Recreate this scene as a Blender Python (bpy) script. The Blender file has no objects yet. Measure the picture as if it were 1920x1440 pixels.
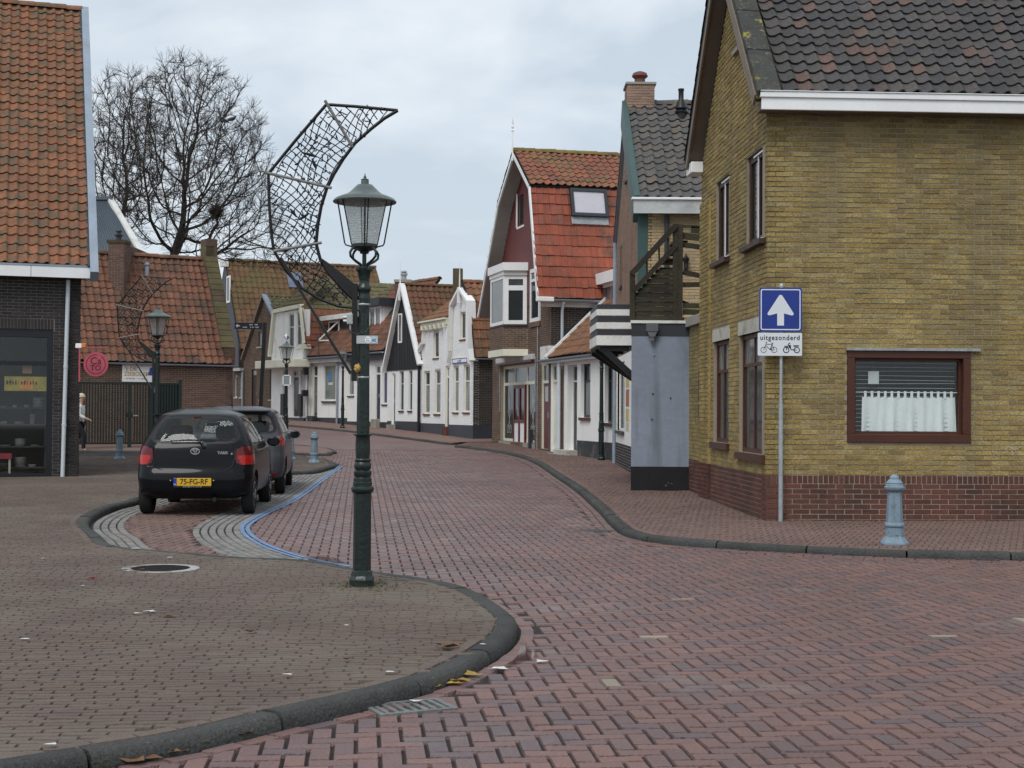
import bpy, bmesh, math, random
import numpy as np
from mathutils import Vector, Matrix
from math import sin, cos, pi, radians, atan, sqrt, floor

random.seed(7)
sc = bpy.context.scene
COL = sc.collection

# ------------------------------------------------------------------ camera
FPX = 2700.0                       # focal length in pixels of the 1920 x 1440 photograph
CAM = Vector((0, 0, 1.55))
CAMM = (Matrix.Rotation(pi/2 + atan(50/FPX), 3, 'X') @ Matrix.Rotation(0.006, 3, 'Z'))
cd = bpy.data.cameras.new('camera'); cam = bpy.data.objects.new('camera', cd); COL.objects.link(cam)
cam.matrix_world = Matrix.Translation(CAM) @ CAMM.to_4x4()
cd.sensor_fit = 'HORIZONTAL'; cd.sensor_width = 36; cd.lens = 36*FPX/1920
cd.clip_start = 0.1; cd.clip_end = 3000
sc.camera = cam

# ------------------------------------------------------------------ sky, sun, exposure
SUN_EL, SUN_AZ = radians(52), radians(205)     # azimuth clockwise from +Y: behind the camera, a little left
wd = bpy.data.worlds.new('World'); sc.world = wd; wd.use_nodes = True
nt = wd.node_tree; nt.nodes.clear()
def wn(t, **kw):
    n = nt.nodes.new(t)
    for k, v in kw.items(): setattr(n, k, v)
    return n
o_ = wn('ShaderNodeOutputWorld'); b_ = wn('ShaderNodeBackground'); b_.inputs['Strength'].default_value = 0.1
sky = wn('ShaderNodeTexSky', sky_type='NISHITA'); sky.sun_disc = False
sky.sun_elevation = SUN_EL; sky.sun_rotation = SUN_AZ; sky.dust_density = 2.0
tc = wn('ShaderNodeTexCoord'); mp = wn('ShaderNodeMapping'); mp.inputs['Scale'].default_value = (1, 1, 2.4)
mp.inputs['Location'].default_value = (3.1, 0.4, 0.2)
n1 = wn('ShaderNodeTexNoise'); n1.inputs['Scale'].default_value = 4.6; n1.inputs['Detail'].default_value = 5; n1.inputs['Roughness'].default_value = 0.52
n1.inputs['Distortion'].default_value = 0.4
rp = wn('ShaderNodeValToRGB'); rp.color_ramp.elements[0].position = 0.36; rp.color_ramp.elements[1].position = 0.66
rp.color_ramp.elements[0].color = (0.55, 0.625, 0.70, 1); rp.color_ramp.elements[1].color = (0.83, 0.875, 0.91, 1)
sc_ = wn('ShaderNodeVectorMath', operation='SCALE'); sc_.inputs['Scale'].default_value = 9.7
mx = wn('ShaderNodeMix', data_type='RGBA'); mx.inputs[0].default_value = 0.84
L = nt.links.new
L(tc.outputs['Generated'], mp.inputs['Vector']); L(mp.outputs['Vector'], n1.inputs['Vector'])
L(n1.outputs['Fac'], rp.inputs['Fac']); L(rp.outputs['Color'], sc_.inputs[0])
L(sky.outputs['Color'], mx.inputs[6]); L(sc_.outputs['Vector'], mx.inputs[7])
L(mx.outputs[2], b_.inputs['Color']); L(b_.outputs['Background'], o_.inputs['Surface'])

sl = bpy.data.lights.new('sun', 'SUN'); sl.energy = 1.5; sl.angle = radians(28); sl.color = (1.0, 0.985, 0.965)
so = bpy.data.objects.new('sun', sl); COL.objects.link(so)
sd = Vector((sin(SUN_AZ)*cos(SUN_EL), cos(SUN_AZ)*cos(SUN_EL), sin(SUN_EL)))
so.rotation_euler = sd.to_track_quat('Z', 'Y').to_euler(); so.location = (-6, -10, 30)

sc.view_settings.view_transform = 'Standard'; sc.view_settings.look = 'None'
sc.view_settings.exposure = 0.28; sc.view_settings.gamma = 1.0; sc.view_settings.use_curve_mapping = False

# ------------------------------------------------------------------ terrain and pixels
KN = [(-60, 0), (18, 0), (25, .06), (38, .14), (45, .23), (54, .43), (62, .66), (70, .95), (80, 1.2), (100, 1.4), (140, 1.5), (900, 1.5)]
def hz(y):
    for (a, za), (b, zb) in zip(KN, KN[1:]):
        if y <= b: return za + (zb-za)*(y-a)/(b-a)
    return KN[-1][1]
def ray(px, py):
    return CAMM @ Vector(((px-960)/FPX, (720-py)/FPX, -1))
def at(px, py, Y):                  # point on the pixel's ray at depth Y
    d = ray(px, py); return CAM + d*(Y/d.y)
RZ = 0.03                           # the road lies this much above the terrain line, pavements 0.10
def gnd(px, py, off=RZ):           # where the pixel's ray meets the ground (+ off)
    d = ray(px, py); t = 3.0
    while t < 400:
        p = CAM + d*t
        if p.z <= hz(p.y)+off: break
        t += 0.05
    return CAM + d*t
def gz(x, y, off=0.0): return Vector((x, y, hz(y)+off))

class Fr:
    """vertical wall plane: u to the right as seen from outside, v = world height, w outwards"""
    def __init__(s, a, b):
        s.O = Vector((a[0], a[1], 0)); d = Vector((b[0]-a[0], b[1]-a[1], 0)); s.len = d.length
        s.U = d.normalized(); s.Z = Vector((0, 0, 1)); s.N = s.U.cross(s.Z)
    def p(s, u, v, w=0.0): return s.O + s.U*u + s.Z*v + s.N*w
    def uv(s, px, py, w=0.0):
        d = ray(px, py); o = s.O + s.N*w
        t = (o-CAM).dot(s.N)/d.dot(s.N); q = CAM + d*t - s.O
        return q.dot(s.U), q.z
    def rect(s, x0, y0, x1, y1, w=0.0):
        xm, ym = (x0+x1)/2, (y0+y1)/2
        return (s.uv(x0, ym, w)[0], s.uv(x1, ym, w)[0], s.uv(xm, y1, w)[1], s.uv(xm, y0, w)[1])
    def side_r(s, u=None):          # wall going back from the right corner
        u = s.len if u is None else u
        a = s.p(u, 0); b = a - s.N; return Fr(a, b)
    def side_l(s, depth, u=0.0):    # wall coming forward to the left corner
        b = s.p(u, 0); a = b - s.N*depth; return Fr(a, b)
    def back(s, w):                 # parallel plane, w outwards
        return Fr(s.p(0, 0, w), s.p(s.len, 0, w))

# ------------------------------------------------------------------ objects
BASE = {}
def tag(o, label=None, cat=None, group=None, kind=None):
    if label: o['label'] = label
    if cat: o['category'] = cat
    if group: o['group'] = group
    if kind: o['kind'] = kind
    return o
def thing(name, label, cat, loc=(0, 0, 0), rz=0.0, group=None):
    o = bpy.data.objects.new(name, None); COL.objects.link(o)
    o.location = loc; o.rotation_euler = (0, 0, rz); o.empty_display_size = 0.3
    BASE[o.name] = Vector(loc)
    return tag(o, label, cat, group)
def link(name, me, parent=None, base=None):
    o = bpy.data.objects.new(name, me); COL.objects.link(o)
    if parent is not None:
        o.parent = parent; BASE[o.name] = BASE.get(parent.name, Vector((0, 0, 0)))
    return o
def copy_tree(o, parent=None):
    c = o.copy(); COL.objects.link(c); c.parent = parent
    for ch in list(o.children): copy_tree(ch, c)
    return c

class MB:
    def __init__(s): s.v = []; s.f = []; s.m = []
    def quad(s, a, b, c, d, m=0):
        i = len(s.v); s.v += [Vector(a), Vector(b), Vector(c), Vector(d)]; s.f.append((i, i+1, i+2, i+3)); s.m.append(m)
    def poly(s, pts, m=0):
        i = len(s.v); s.v += [Vector(p) for p in pts]; s.f.append(tuple(range(i, i+len(pts)))); s.m.append(m)
    def hexa(s, p, m=0):             # p: 4 bottom (ccw from above), 4 top
        i = len(s.v); s.v += [Vector(q) for q in p]
        for f in ((3, 2, 1, 0), (4, 5, 6, 7), (0, 1, 5, 4), (1, 2, 6, 5), (2, 3, 7, 6), (3, 0, 4, 7)):
            s.f.append(tuple(i+k for k in f)); s.m.append(m)
        return s
    def box(s, fr, u0, u1, v0, v1, w0, w1, m=0):     # in a wall frame; w1 outwards
        P = fr.p
        return s.hexa([P(u0, v0, w1), P(u1, v0, w1), P(u1, v0, w0), P(u0, v0, w0),
                       P(u0, v1, w1), P(u1, v1, w1), P(u1, v1, w0), P(u0, v1, w0)], m)
    def cube(s, x0, x1, y0, y1, z0, z1, m=0):
        return s.hexa([(x0, y0, z0), (x1, y0, z0), (x1, y1, z0), (x0, y1, z0), (x0, y0, z1), (x1, y0, z1), (x1, y1, z1), (x0, y1, z1)], m)
    def bar(s, a, b, w, h, up=(0, 0, 1), m=0):       # rectangular bar from a to b
        a, b = Vector(a), Vector(b); d = (b-a).normalized(); up = Vector(up)
        x = d.cross(up)
        if x.length < 1e-4: x = d.cross(Vector((1, 0, 0)))
        x.normalize(); y = x.cross(d).normalized(); x *= w/2; y *= h/2
        return s.hexa([a-x-y, a+x-y, b+x-y, b-x-y, a-x+y, a+x+y, b+x+y, b-x+y], m)
    def tube(s, pts, r, n=6, m=0, cap=True):
        pts = [Vector(p) for p in pts]; rs = r if isinstance(r, (list, tuple)) else [r]*len(pts)
        rings = []; x = None
        for k, p in enumerate(pts):
            d = (pts[min(k+1, len(pts)-1)] - pts[max(k-1, 0)]).normalized()
            if x is None:
                x = d.cross(Vector((0, 0, 1)))
                if x.length < 1e-3: x = d.cross(Vector((0, 1, 0)))
            x = (x - d*x.dot(d)).normalized(); y = d.cross(x)
            i = len(s.v)
            s.v += [p + (x*cos(2*pi*j/n) + y*sin(2*pi*j/n))*rs[k] for j in range(n)]; rings.append(i)
        for a, b in zip(rings, rings[1:]):
            for j in range(n):
                s.f.append((a+j, a+(j+1) % n, b+(j+1) % n, b+j)); s.m.append(m)
        if cap:
            s.f.append(tuple(rings[0]+j for j in reversed(range(n)))); s.m.append(m)
            s.f.append(tuple(rings[-1]+j for j in range(n))); s.m.append(m)
        return s
    def lathe(s, prof, n=16, c=(0, 0, 0), m=0, rot=0.0, close=True):
        c = Vector(c); rings = []
        for r, z in prof:
            i = len(s.v)
            s.v += [c + Vector((r*cos(2*pi*j/n+rot), r*sin(2*pi*j/n+rot), z)) for j in range(n)]; rings.append(i)
        for a, b in zip(rings, rings[1:]):
            for j in range(n):
                s.f.append((a+j, a+(j+1) % n, b+(j+1) % n, b+j)); s.m.append(m)
        if close:
            s.f.append(tuple(rings[0]+j for j in reversed(range(n)))); s.m.append(m)
            s.f.append(tuple(rings[-1]+j for j in range(n))); s.m.append(m)
        return s
    def prism(s, fr, uv, w0, w1, m=0):               # polygon (ccw from outside) in a wall frame, extruded w0..w1
        n = len(uv); i = len(s.v)
        s.v += [fr.p(u, v, w1) for u, v in uv] + [fr.p(u, v, w0) for u, v in uv]
        s.f.append(tuple(range(i, i+n))); s.m.append(m)
        s.f.append(tuple(range(i+2*n-1, i+n-1, -1))); s.m.append(m)
        for k in range(n):
            k2 = (k+1) % n
            s.f.append((i+k, i+n+k, i+n+k2, i+k2)); s.m.append(m)
        return s
    def mesh(s, name, off=Vector((0, 0, 0)), smooth=False):
        me = bpy.data.meshes.new(name)
        me.from_pydata([tuple(v-off) for v in s.v], [], s.f)
        if smooth: me.polygons.foreach_set('use_smooth', [True]*len(me.polygons))
        if any(s.m): me.polygons.foreach_set('material_index', s.m)
        me.update(); return me
    def build(s, name, mat, parent=None, smooth=False, local=False, bevel=0.0):
        off = Vector((0, 0, 0)) if (local or parent is None) else BASE.get(parent.name, Vector((0, 0, 0)))
        me = s.mesh(name, off, smooth)
        for q in (mat if isinstance(mat, (list, tuple)) else [mat]): me.materials.append(q)
        o = link(name, me, parent)
        if smooth: autosmooth(me, 40)
        if bevel:
            b = o.modifiers.new('bevel', 'BEVEL'); b.width = bevel; b.segments = 2; b.limit_method = 'ANGLE'; b.angle_limit = radians(40)
        return o
def autosmooth(me, deg):
    bm = bmesh.new(); bm.from_mesh(me); a = radians(deg)
    bmesh.ops.remove_doubles(bm, verts=bm.verts, dist=1e-5)
    for e in bm.edges:
        if len(e.link_faces) == 2 and e.calc_face_angle(0) > a: e.smooth = False
    bm.to_mesh(me); bm.free()

# ------------------------------------------------------------------ materials
def M(name, cols, rough=0.8, noise=(3.0, 0.25), fine=(60.0, 0.15), bump=(40.0, 0.2), moss=None, stain=None, spec=0.35, metal=0.0, coat=0.0, rvar=0.0, streak=None):
    """cols: one colour or several picked at random for each loose piece; noise / fine: (scale, amount) of value variation;
    moss / stain: (colour, noise scale, threshold, softness)"""
    if not isinstance(cols[0], (tuple, list)): cols = [cols]
    m = bpy.data.materials.new(name); m.use_nodes = True; t = m.node_tree; N = t.nodes; lk = t.links.new
    bs = N['Principled BSDF']; bs.inputs['Roughness'].default_value = rough; bs.inputs['Metallic'].default_value = metal
    bs.inputs['Specular IOR Level'].default_value = spec
    if coat: bs.inputs['Coat Weight'].default_value = coat; bs.inputs['Coat Roughness'].default_value = 0.06
    geo = N.new('ShaderNodeNewGeometry')
    pos = geo.outputs['Position']
    if len(cols) > 1:
        oi = N.new('ShaderNodeObjectInfo'); ad = N.new('ShaderNodeMath'); ad.operation = 'ADD'; fr = N.new('ShaderNodeMath'); fr.operation = 'FRACT'
        lk(geo.outputs['Random Per Island'], ad.inputs[0]); lk(oi.outputs['Random'], ad.inputs[1]); lk(ad.outputs[0], fr.inputs[0])
        cr = N.new('ShaderNodeValToRGB'); cr.color_ramp.interpolation = 'CONSTANT' if len(cols) > 6 else 'LINEAR'
        el = cr.color_ramp.elements; n = len(cols)
        el.remove(el[1])
        for k, c in enumerate(cols):
            ps = k/(n-1) if n <= 6 else k/n
            e = el[0] if k == 0 else el.new(ps)
            e.position = ps; e.color = (*c, 1)
        lk(fr.outputs[0], cr.inputs[0]); col = cr.outputs[0]
    else:
        rg = N.new('ShaderNodeRGB'); rg.outputs[0].default_value = (*cols[0], 1); col = rg.outputs[0]
    def nz(scale, detail=4, rgh=.6):
        n = N.new('ShaderNodeTexNoise'); n.inputs['Scale'].default_value = scale; n.inputs['Detail'].default_value = detail; n.inputs['Roughness'].default_value = rgh
        lk(pos, n.inputs['Vector']); return n.outputs['Fac']
    for sca, amt in (noise, fine):
        if amt <= 0: continue
        mr = N.new('ShaderNodeMapRange'); mr.inputs[1].default_value = 0.25; mr.inputs[2].default_value = 0.75
        mr.inputs[3].default_value = 1-amt; mr.inputs[4].default_value = 1+amt
        lk(nz(sca), mr.inputs[0])
        vm = N.new('ShaderNodeVectorMath'); vm.operation = 'SCALE'; lk(col, vm.inputs[0]); lk(mr.outputs[0], vm.inputs['Scale']); col = vm.outputs[0]
    for lay in (stain, moss):
        if not lay: continue
        c, sca, th, sf = lay
        mr = N.new('ShaderNodeMapRange'); mr.inputs[1].default_value = th-sf; mr.inputs[2].default_value = th+sf; lk(nz(sca, 6, .65), mr.inputs[0])
        mi = N.new('ShaderNodeMix'); mi.data_type = 'RGBA'; mi.inputs[7].default_value = (*c, 1)
        lk(mr.outputs[0], mi.inputs[0]); lk(col, mi.inputs[6]); col = mi.outputs[2]
    if streak:          # rain streaks: noise stretched downwards
        c, sca, th, sf = streak; mpn = N.new('ShaderNodeMapping'); mpn.inputs['Scale'].default_value = (1, 1, .09); lk(pos, mpn.inputs['Vector'])
        n = N.new('ShaderNodeTexNoise'); n.inputs['Scale'].default_value = sca; n.inputs['Detail'].default_value = 5; lk(mpn.outputs[0], n.inputs['Vector'])
        mr = N.new('ShaderNodeMapRange'); mr.inputs[1].default_value = th-sf; mr.inputs[2].default_value = th+sf; mr.inputs[4].default_value = .8; lk(n.outputs['Fac'], mr.inputs[0])
        mi = N.new('ShaderNodeMix'); mi.data_type = 'RGBA'; mi.inputs[7].default_value = (*c, 1); lk(mr.outputs[0], mi.inputs[0]); lk(col, mi.inputs[6]); col = mi.outputs[2]
    lk(col, bs.inputs['Base Color'])
    if rvar:
        mr = N.new('ShaderNodeMapRange'); mr.inputs[3].default_value = rough-rvar; mr.inputs[4].default_value = rough+rvar
        lk(nz(1.3, 5), mr.inputs[0]); lk(mr.outputs[0], bs.inputs['Roughness'])
    if bump and bump[1] > 0:
        b = N.new('ShaderNodeBump'); b.inputs['Strength'].default_value = bump[1]; b.inputs['Distance'].default_value = 0.02
        lk(nz(bump[0]), b.inputs['Height']); lk(b.outputs[0], bs.inputs['Normal'])
    return m
def glass_clear(name, tint=(.95, .97, .965), refl=1.0):
    m = bpy.data.materials.new(name); m.use_nodes = True; t = m.node_tree; N = t.nodes; N.clear(); lk = t.links.new
    o = N.new('ShaderNodeOutputMaterial'); mi = N.new('ShaderNodeMixShader'); tr = N.new('ShaderNodeBsdfTransparent'); gl = N.new('ShaderNodeBsdfGlossy')
    f = N.new('ShaderNodeLayerWeight'); f.inputs['Blend'].default_value = 0.5; gl.inputs['Roughness'].default_value = 0.03
    tr.inputs['Color'].default_value = (*tint, 1); gl.inputs['Color'].default_value = (refl, refl, refl, 1)
    pw_ = N.new('ShaderNodeMath'); pw_.operation = 'POWER'; pw_.inputs[1].default_value = 4.0; lk(f.outputs['Facing'], pw_.inputs[0])
    mu = N.new('ShaderNodeMath'); mu.operation = 'MULTIPLY_ADD'; mu.inputs[1].default_value = 0.6; mu.inputs[2].default_value = 0.03
    lk(pw_.outputs[0], mu.inputs[0]); lk(mu.outputs[0], mi.inputs[0]); lk(tr.outputs[0], mi.inputs[1]); lk(gl.outputs[0], mi.inputs[2]); lk(mi.outputs[0], o.inputs['Surface'])
    return m

MOSS = (.075, .085, .025)
m_yel = M('yellow_brick', [(.27, .19, .066), (.34, .245, .085), (.225, .16, .062), (.30, .215, .072), (.37, .28, .11), (.25, .20, .09)], .85, (.8, .26), (38, .42), (55, .9), stain=((.16, .13, .065), .9, .68, .14), streak=((.19, .15, .075), 2.2, .62, .12))
m_redb = M('red_plinth_brick', [(.105, .04, .03), (.135, .05, .036), (.085, .034, .029), (.118, .045, .034)], .8, (1.5, .25), (50, .3), (50, .5), stain=((.035, .028, .022), 1.3, .62, .12))
m_mort = M('mortar', (.30, .26, .20), .95, (2, .2), (60, .2))
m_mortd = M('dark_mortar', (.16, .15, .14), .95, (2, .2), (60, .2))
m_dkb = M('dark_brick', [(.030, .024, .024), (.045, .034, .031), (.022, .019, .021), (.038, .032, .034)], .75, (2, .2), (60, .3), (50, .4))
m_brb = M('brown_brick', [(.13, .078, .055), (.165, .10, .068), (.10, .062, .048), (.145, .09, .068)], .85, (1.2, .25), (60, .3), (50, .4), stain=((.04, .033, .028), .8, .63, .1))
m_rstb = M('russet_brick', [(.12, .066, .05), (.15, .085, .064), (.10, .055, .045), (.135, .08, .065)], .85, (.9, .22), (60, .25), (50, .4))
m_shb = M('shaded_dark_brick', [(.036, .026, .022), (.05, .035, .028), (.028, .022, .02)], .85, (1.2, .25), (60, .25), (50, .4))  # dark brick for side walls, their shade mixed into the colour
m_tanb = M('tan_brick', [(.40, .29, .155), (.46, .335, .185), (.35, .255, .14), (.43, .325, .195)], .85, (1.2, .2), (60, .25), (50, .4))
m_pinkb = M('pinkish_brick', [(.28, .18, .13), (.33, .22, .16), (.25, .16, .12)], .85, (1.2, .2), (60, .25), (50, .4))
m_whb = M('white_painted_brick', [(.83, .835, .82), (.86, .865, .85), (.80, .805, .79)], .6, (1.2, .04), (30, .04), (50, .35), stain=((.66, .65, .61), 1.6, .72, .12))
m_whm = M('white_painted_mortar', (.70, .70, .685), .8, (2, .06), (60, .06))
m_whr = M('white_render', (.83, .825, .80), .75, (1.1, .05), (30, .05), (60, .25), stain=((.68, .66, .61), 1.8, .72, .15), streak=((.66, .64, .59), 5, .70, .12))
m_white = M('white_paint', (.82, .82, .81), .45, (1.5, .06), (30, .04), (30, .05))
m_cream = M('cream_paint', (.74, .72, .58), .5, (1.5, .08), (30, .05), (30, .05))
m_greyp = M('pale_grey_paint', (.50, .51, .50), .55, (1.2, .12), (20, .08), (30, .1), stain=((.3, .3, .28), 1.5, .66, .12))
m_offw = M('weathered_white_paint', (.70, .70, .66), .5, (1.5, .12), (20, .08), (30, .1), stain=((.36, .35, .31), 2.2, .66, .1))
m_dgrey = M('dark_grey_paint', (.035, .038, .045), .5, (1.5, .12), (30, .1), (30, .1))
m_slate = M('slate_blue_base_paint', (.055, .062, .075), .6, (1.5, .15), (30, .1), (40, .2))
m_black = M('black_paint', (.014, .014, .016), .45, (2, .2), (40, .1), (40, .1))
m_blkbd = M('black_boards', [(.017, .018, .02), (.022, .022, .024), (.014, .015, .016)], .6, (2, .2), (40, .15), (30, .2))
m_blackiron = M('black_iron', (.011, .011, .012), .42, (5, .2), (60, .2), (60, .2))
m_green = M('dark_green_iron', (.008, .017, .0145), .32, (6, .3), (60, .2), (30, .25), stain=((.05, .065, .055), 14, .70, .04), spec=.5)
m_lampcap = M('grey_green_lamp_roof', (.08, .105, .098), .35, (5, .2), (50, .15), (40, .1), stain=((.16, .17, .15), 7, .68, .06), spec=.5)
m_bol = M('blue_grey_bollard_paint', (.19, .26, .32), .55, (5, .15), (40, .1), (60, .3), stain=((.10, .10, .085), 11, .655, .05), streak=((.13, .16, .18), 14, .60, .10))
m_blueg = M('blue_grey_render', (.235, .27, .33), .8, (.8, .14), (14, .08), (30, .25), stain=((.16, .18, .215), 1.2, .66, .14), streak=((.14, .155, .18), 4.0, .63, .10))
m_brown = M('brown_window_paint', (.07, .025, .014), .4, (3, .15), (40, .1), (30, .1))
m_dbrown = M('dark_brown_wood', (.045, .021, .015), .5, (3, .2), (40, .15), (30, .15))
m_soff = M('brown_soffit', (.19, .15, .115), .7, (2, .12), (40, .08), (30, .1))
m_redc = M('dark_red_cladding', (.135, .035, .033), .5, (2, .1), (30, .05), (30, .05))
m_redp = M('dark_red_paint', (.10, .012, .018), .35, (3, .1), (30, .05), (30, .05))
m_gsoff = M('grey_soffit', (.30, .28, .25), .7, (2, .1), (30, .05), (30, .05))
m_grn = M('green_bargeboard', (.045, .085, .08), .5, (3, .12), (30, .08), (30, .1))
m_zinc = M('zinc', (.25, .30, .36), .45, (2, .15), (20, .1), (20, .1), spec=.5)
m_lead = M('lead_flashing', (.30, .32, .33), .55, (6, .25), (30, .2), (20, .3))
m_pvc = M('grey_white_pipe', (.55, .60, .63), .4, (3, .06), (40, .05), (30, .05))
m_galv = M('galvanised_steel', (.36, .40, .42), .42, (12, .22), (60, .2), (40, .1), metal=.35)
m_stone = M('grey_stone', (.33, .31, .27), .85, (3, .2), (50, .2), (40, .4), stain=((.16, .16, .12), 3, .6, .12))
m_lint = M('pale_stone_lintel', (.46, .44, .38), .85, (3, .15), (40, .15), (40, .3), stain=((.2, .19, .15), 5, .62, .1))
m_conc = M('mossy_concrete_verge', (.055, .055, .05), .95, (4, .3), (40, .3), (30, .8), moss=((.30, .26, .05), 5.5, .62, .035), stain=((.16, .16, .13), 9, .64, .05))
m_kerb = M('wet_mossy_kerb', [(.036, .037, .036), (.052, .052, .049), (.044, .045, .043), (.06, .059, .055)], .75, (3, .3), (70, .5), (45, .9), stain=((.13, .13, .12), 48, .66, .04), moss=((.035, .05, .014), 1.1, .64, .07), rvar=.12)
m_tile_o = M('orange_tile', [(.215, .088, .045), (.255, .108, .055), (.19, .085, .048), (.23, .095, .048)], .85, (1.6, .22), (30, .3), (40, .5), stain=((.105, .085, .055), 4.5, .54, .09), moss=((.15, .11, .03), 1.1, .70, .07))
m_tile_r = M('rust_tile', [(.18, .080, .048), (.21, .098, .06), (.155, .072, .048), (.195, .085, .05)], .85, (1.3, .22), (30, .3), (40, .5), stain=((.075, .055, .042), 1.6, .55, .12))
m_tile_red = M('red_tile', [(.27, .070, .040), (.31, .085, .048), (.225, .065, .042), (.29, .077, .042), (.24, .088, .06)], .8, (.9, .22), (30, .3), (40, .4), stain=((.11, .07, .052), 1.6, .60, .10), moss=((.16, .11, .06), .9, .69, .08))
m_tile_redm = M('mossy_red_tile', [(.235, .082, .05), (.27, .10, .062), (.19, .076, .05)], .85, (1.0, .22), (30, .25), (40, .4), stain=((.10, .075, .05), 1.8, .58, .1), moss=((.135, .11, .045), 1.0, .60, .10))
m_tile_g = M('grey_tile', [(.085, .08, .077), (.11, .10, .092), (.068, .066, .066), (.095, .09, .086), (.13, .105, .08)], .8, (1.5, .2), (30, .35), (40, .5), stain=((.14, .135, .12), 20, .70, .05), rvar=.1)
m_tile_dk = M('dark_grey_tile', [(.056, .053, .054), (.070, .065, .063), (.062, .058, .058), (.05, .048, .05), (.078, .068, .063), (.06, .057, .056), (.092, .07, .062), (.066, .062, .061), (.052, .05, .051), (.075, .066, .062), (.115, .075, .062), (.064, .06, .058)], .72, (1.0, .22), (30, .35), (40, .5), stain=((.17, .17, .145), 24, .715, .04), moss=((.11, .12, .085), 1.3, .70, .09), rvar=.12)
m_tile_b = M('mossy_brown_tile', [(.125, .068, .035), (.15, .085, .045), (.105, .06, .035)], .9, (.5, .25), (20, .3), (40, .5), moss=((.105, .09, .035), .35, .60, .10))
m_tile_br = M('rusty_brown_tile', [(.135, .062, .035), (.165, .078, .045), (.11, .055, .035)], .9, (.7, .22), (20, .3), (40, .5), stain=((.09, .075, .045), 1.2, .58, .1))
m_tile_mg = M('green_mossed_tile', [(.12, .105, .055), (.145, .125, .065), (.10, .09, .05)], .9, (.6, .2), (20, .3), (40, .5), stain=((.16, .07, .035), .8, .66, .08))
m_ridge_m = M('mossy_ridge_tile', [(.15, .12, .04), (.19, .14, .045), (.13, .085, .04)], .9, (1.5, .3), (30, .3), (40, .6))
m_pav = M('road_paver', [(.165, .096, .087), (.19, .106, .092), (.148, .09, .086), (.172, .097, .086), (.155, .096, .09), (.18, .10, .085), (.20, .108, .09), (.138, .09, .09), (.165, .09, .08), (.125, .088, .09), (.178, .102, .092), (.158, .092, .084)], .46, (.30, .20), (70, .28), (60, .7), stain=((.225, .185, .17), .7, .66, .09), rvar=.26, spec=.6)
m_pavfar = M('road_brick_far', (.165, .098, .088), .5, (.5, .15), (14, .35), (20, .5), rvar=.15)
m_pavy = M('yellowish_paver', [(.25, .215, .165), (.29, .25, .19), (.22, .19, .155)], .7, (2, .15), (70, .2), (60, .4))
m_foot = M('footpath_brick', [(.120, .089, .074), (.138, .10, .081), (.106, .081, .07), (.128, .092, .073), (.115, .091, .08)], .78, (.45, .2), (70, .25), (60, .5), stain=((.16, .135, .105), .6, .6, .14), rvar=.2)
m_footr = M('reddish_footpath_brick', [(.165, .105, .09), (.19, .118, .099), (.144, .096, .086), (.175, .11, .09)], .75, (.5, .18), (70, .25), (60, .5), rvar=.12)
m_joint = M('joint_sand', (.03, .026, .024), .95, (3, .3), (60, .3))
m_jointg = M('mossy_joint', (.062, .060, .038), .95, (3, .4), (60, .3))
m_sett = M('grey_sett', [(.20, .195, .185), (.255, .25, .24), (.165, .16, .155), (.225, .215, .20), (.24, .20, .18)], .75, (1, .15), (60, .2), (50, .4))
m_ground = M('ground', (.10, .095, .08), .95, (.2, .3), (5, .2))
m_bluel = M('blue_line_paint', (.13, .23, .40), .6, (3, .25), (40, .25), (60, .3), stain=((.20, .21, .22), 5, .58, .05))
m_blkglass = M('dark_window_glass', (.010, .012, .014), .05, (1.5, .5), (8, .2), (1.6, .06), spec=.28)
m_curt = M('net_curtain_behind_glass', (.26, .27, .265), .10, (4, .25), (30, .15), (2, .04), spec=.35, streak=((.04, .045, .05), 9, .50, .10))
m_midglass = M('grey_window_glass', (.04, .046, .048), .06, (2, .6), (9, .3), (1.6, .05), spec=.35)
m_glass = glass_clear('clear_glass')
m_cglass = glass_clear('car_glass', (.70, .76, .76))
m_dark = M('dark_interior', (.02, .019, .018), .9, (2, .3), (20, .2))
m_wood = M('weathered_dark_wood', [(.035, .029, .02), (.045, .037, .025), (.028, .024, .018)], .85, (2, .3), (30, .35), (25, .6), moss=((.05, .055, .02), 2.0, .64, .1))
m_bark = M('bark', (.035, .030, .026), .95, (2, .3), (30, .3), (20, .6), moss=((.05, .055, .025), 1.0, .6, .12))
m_twig = M('twig', (.040, .030, .026), .95, (2, .2), (30, .1), None)
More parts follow.
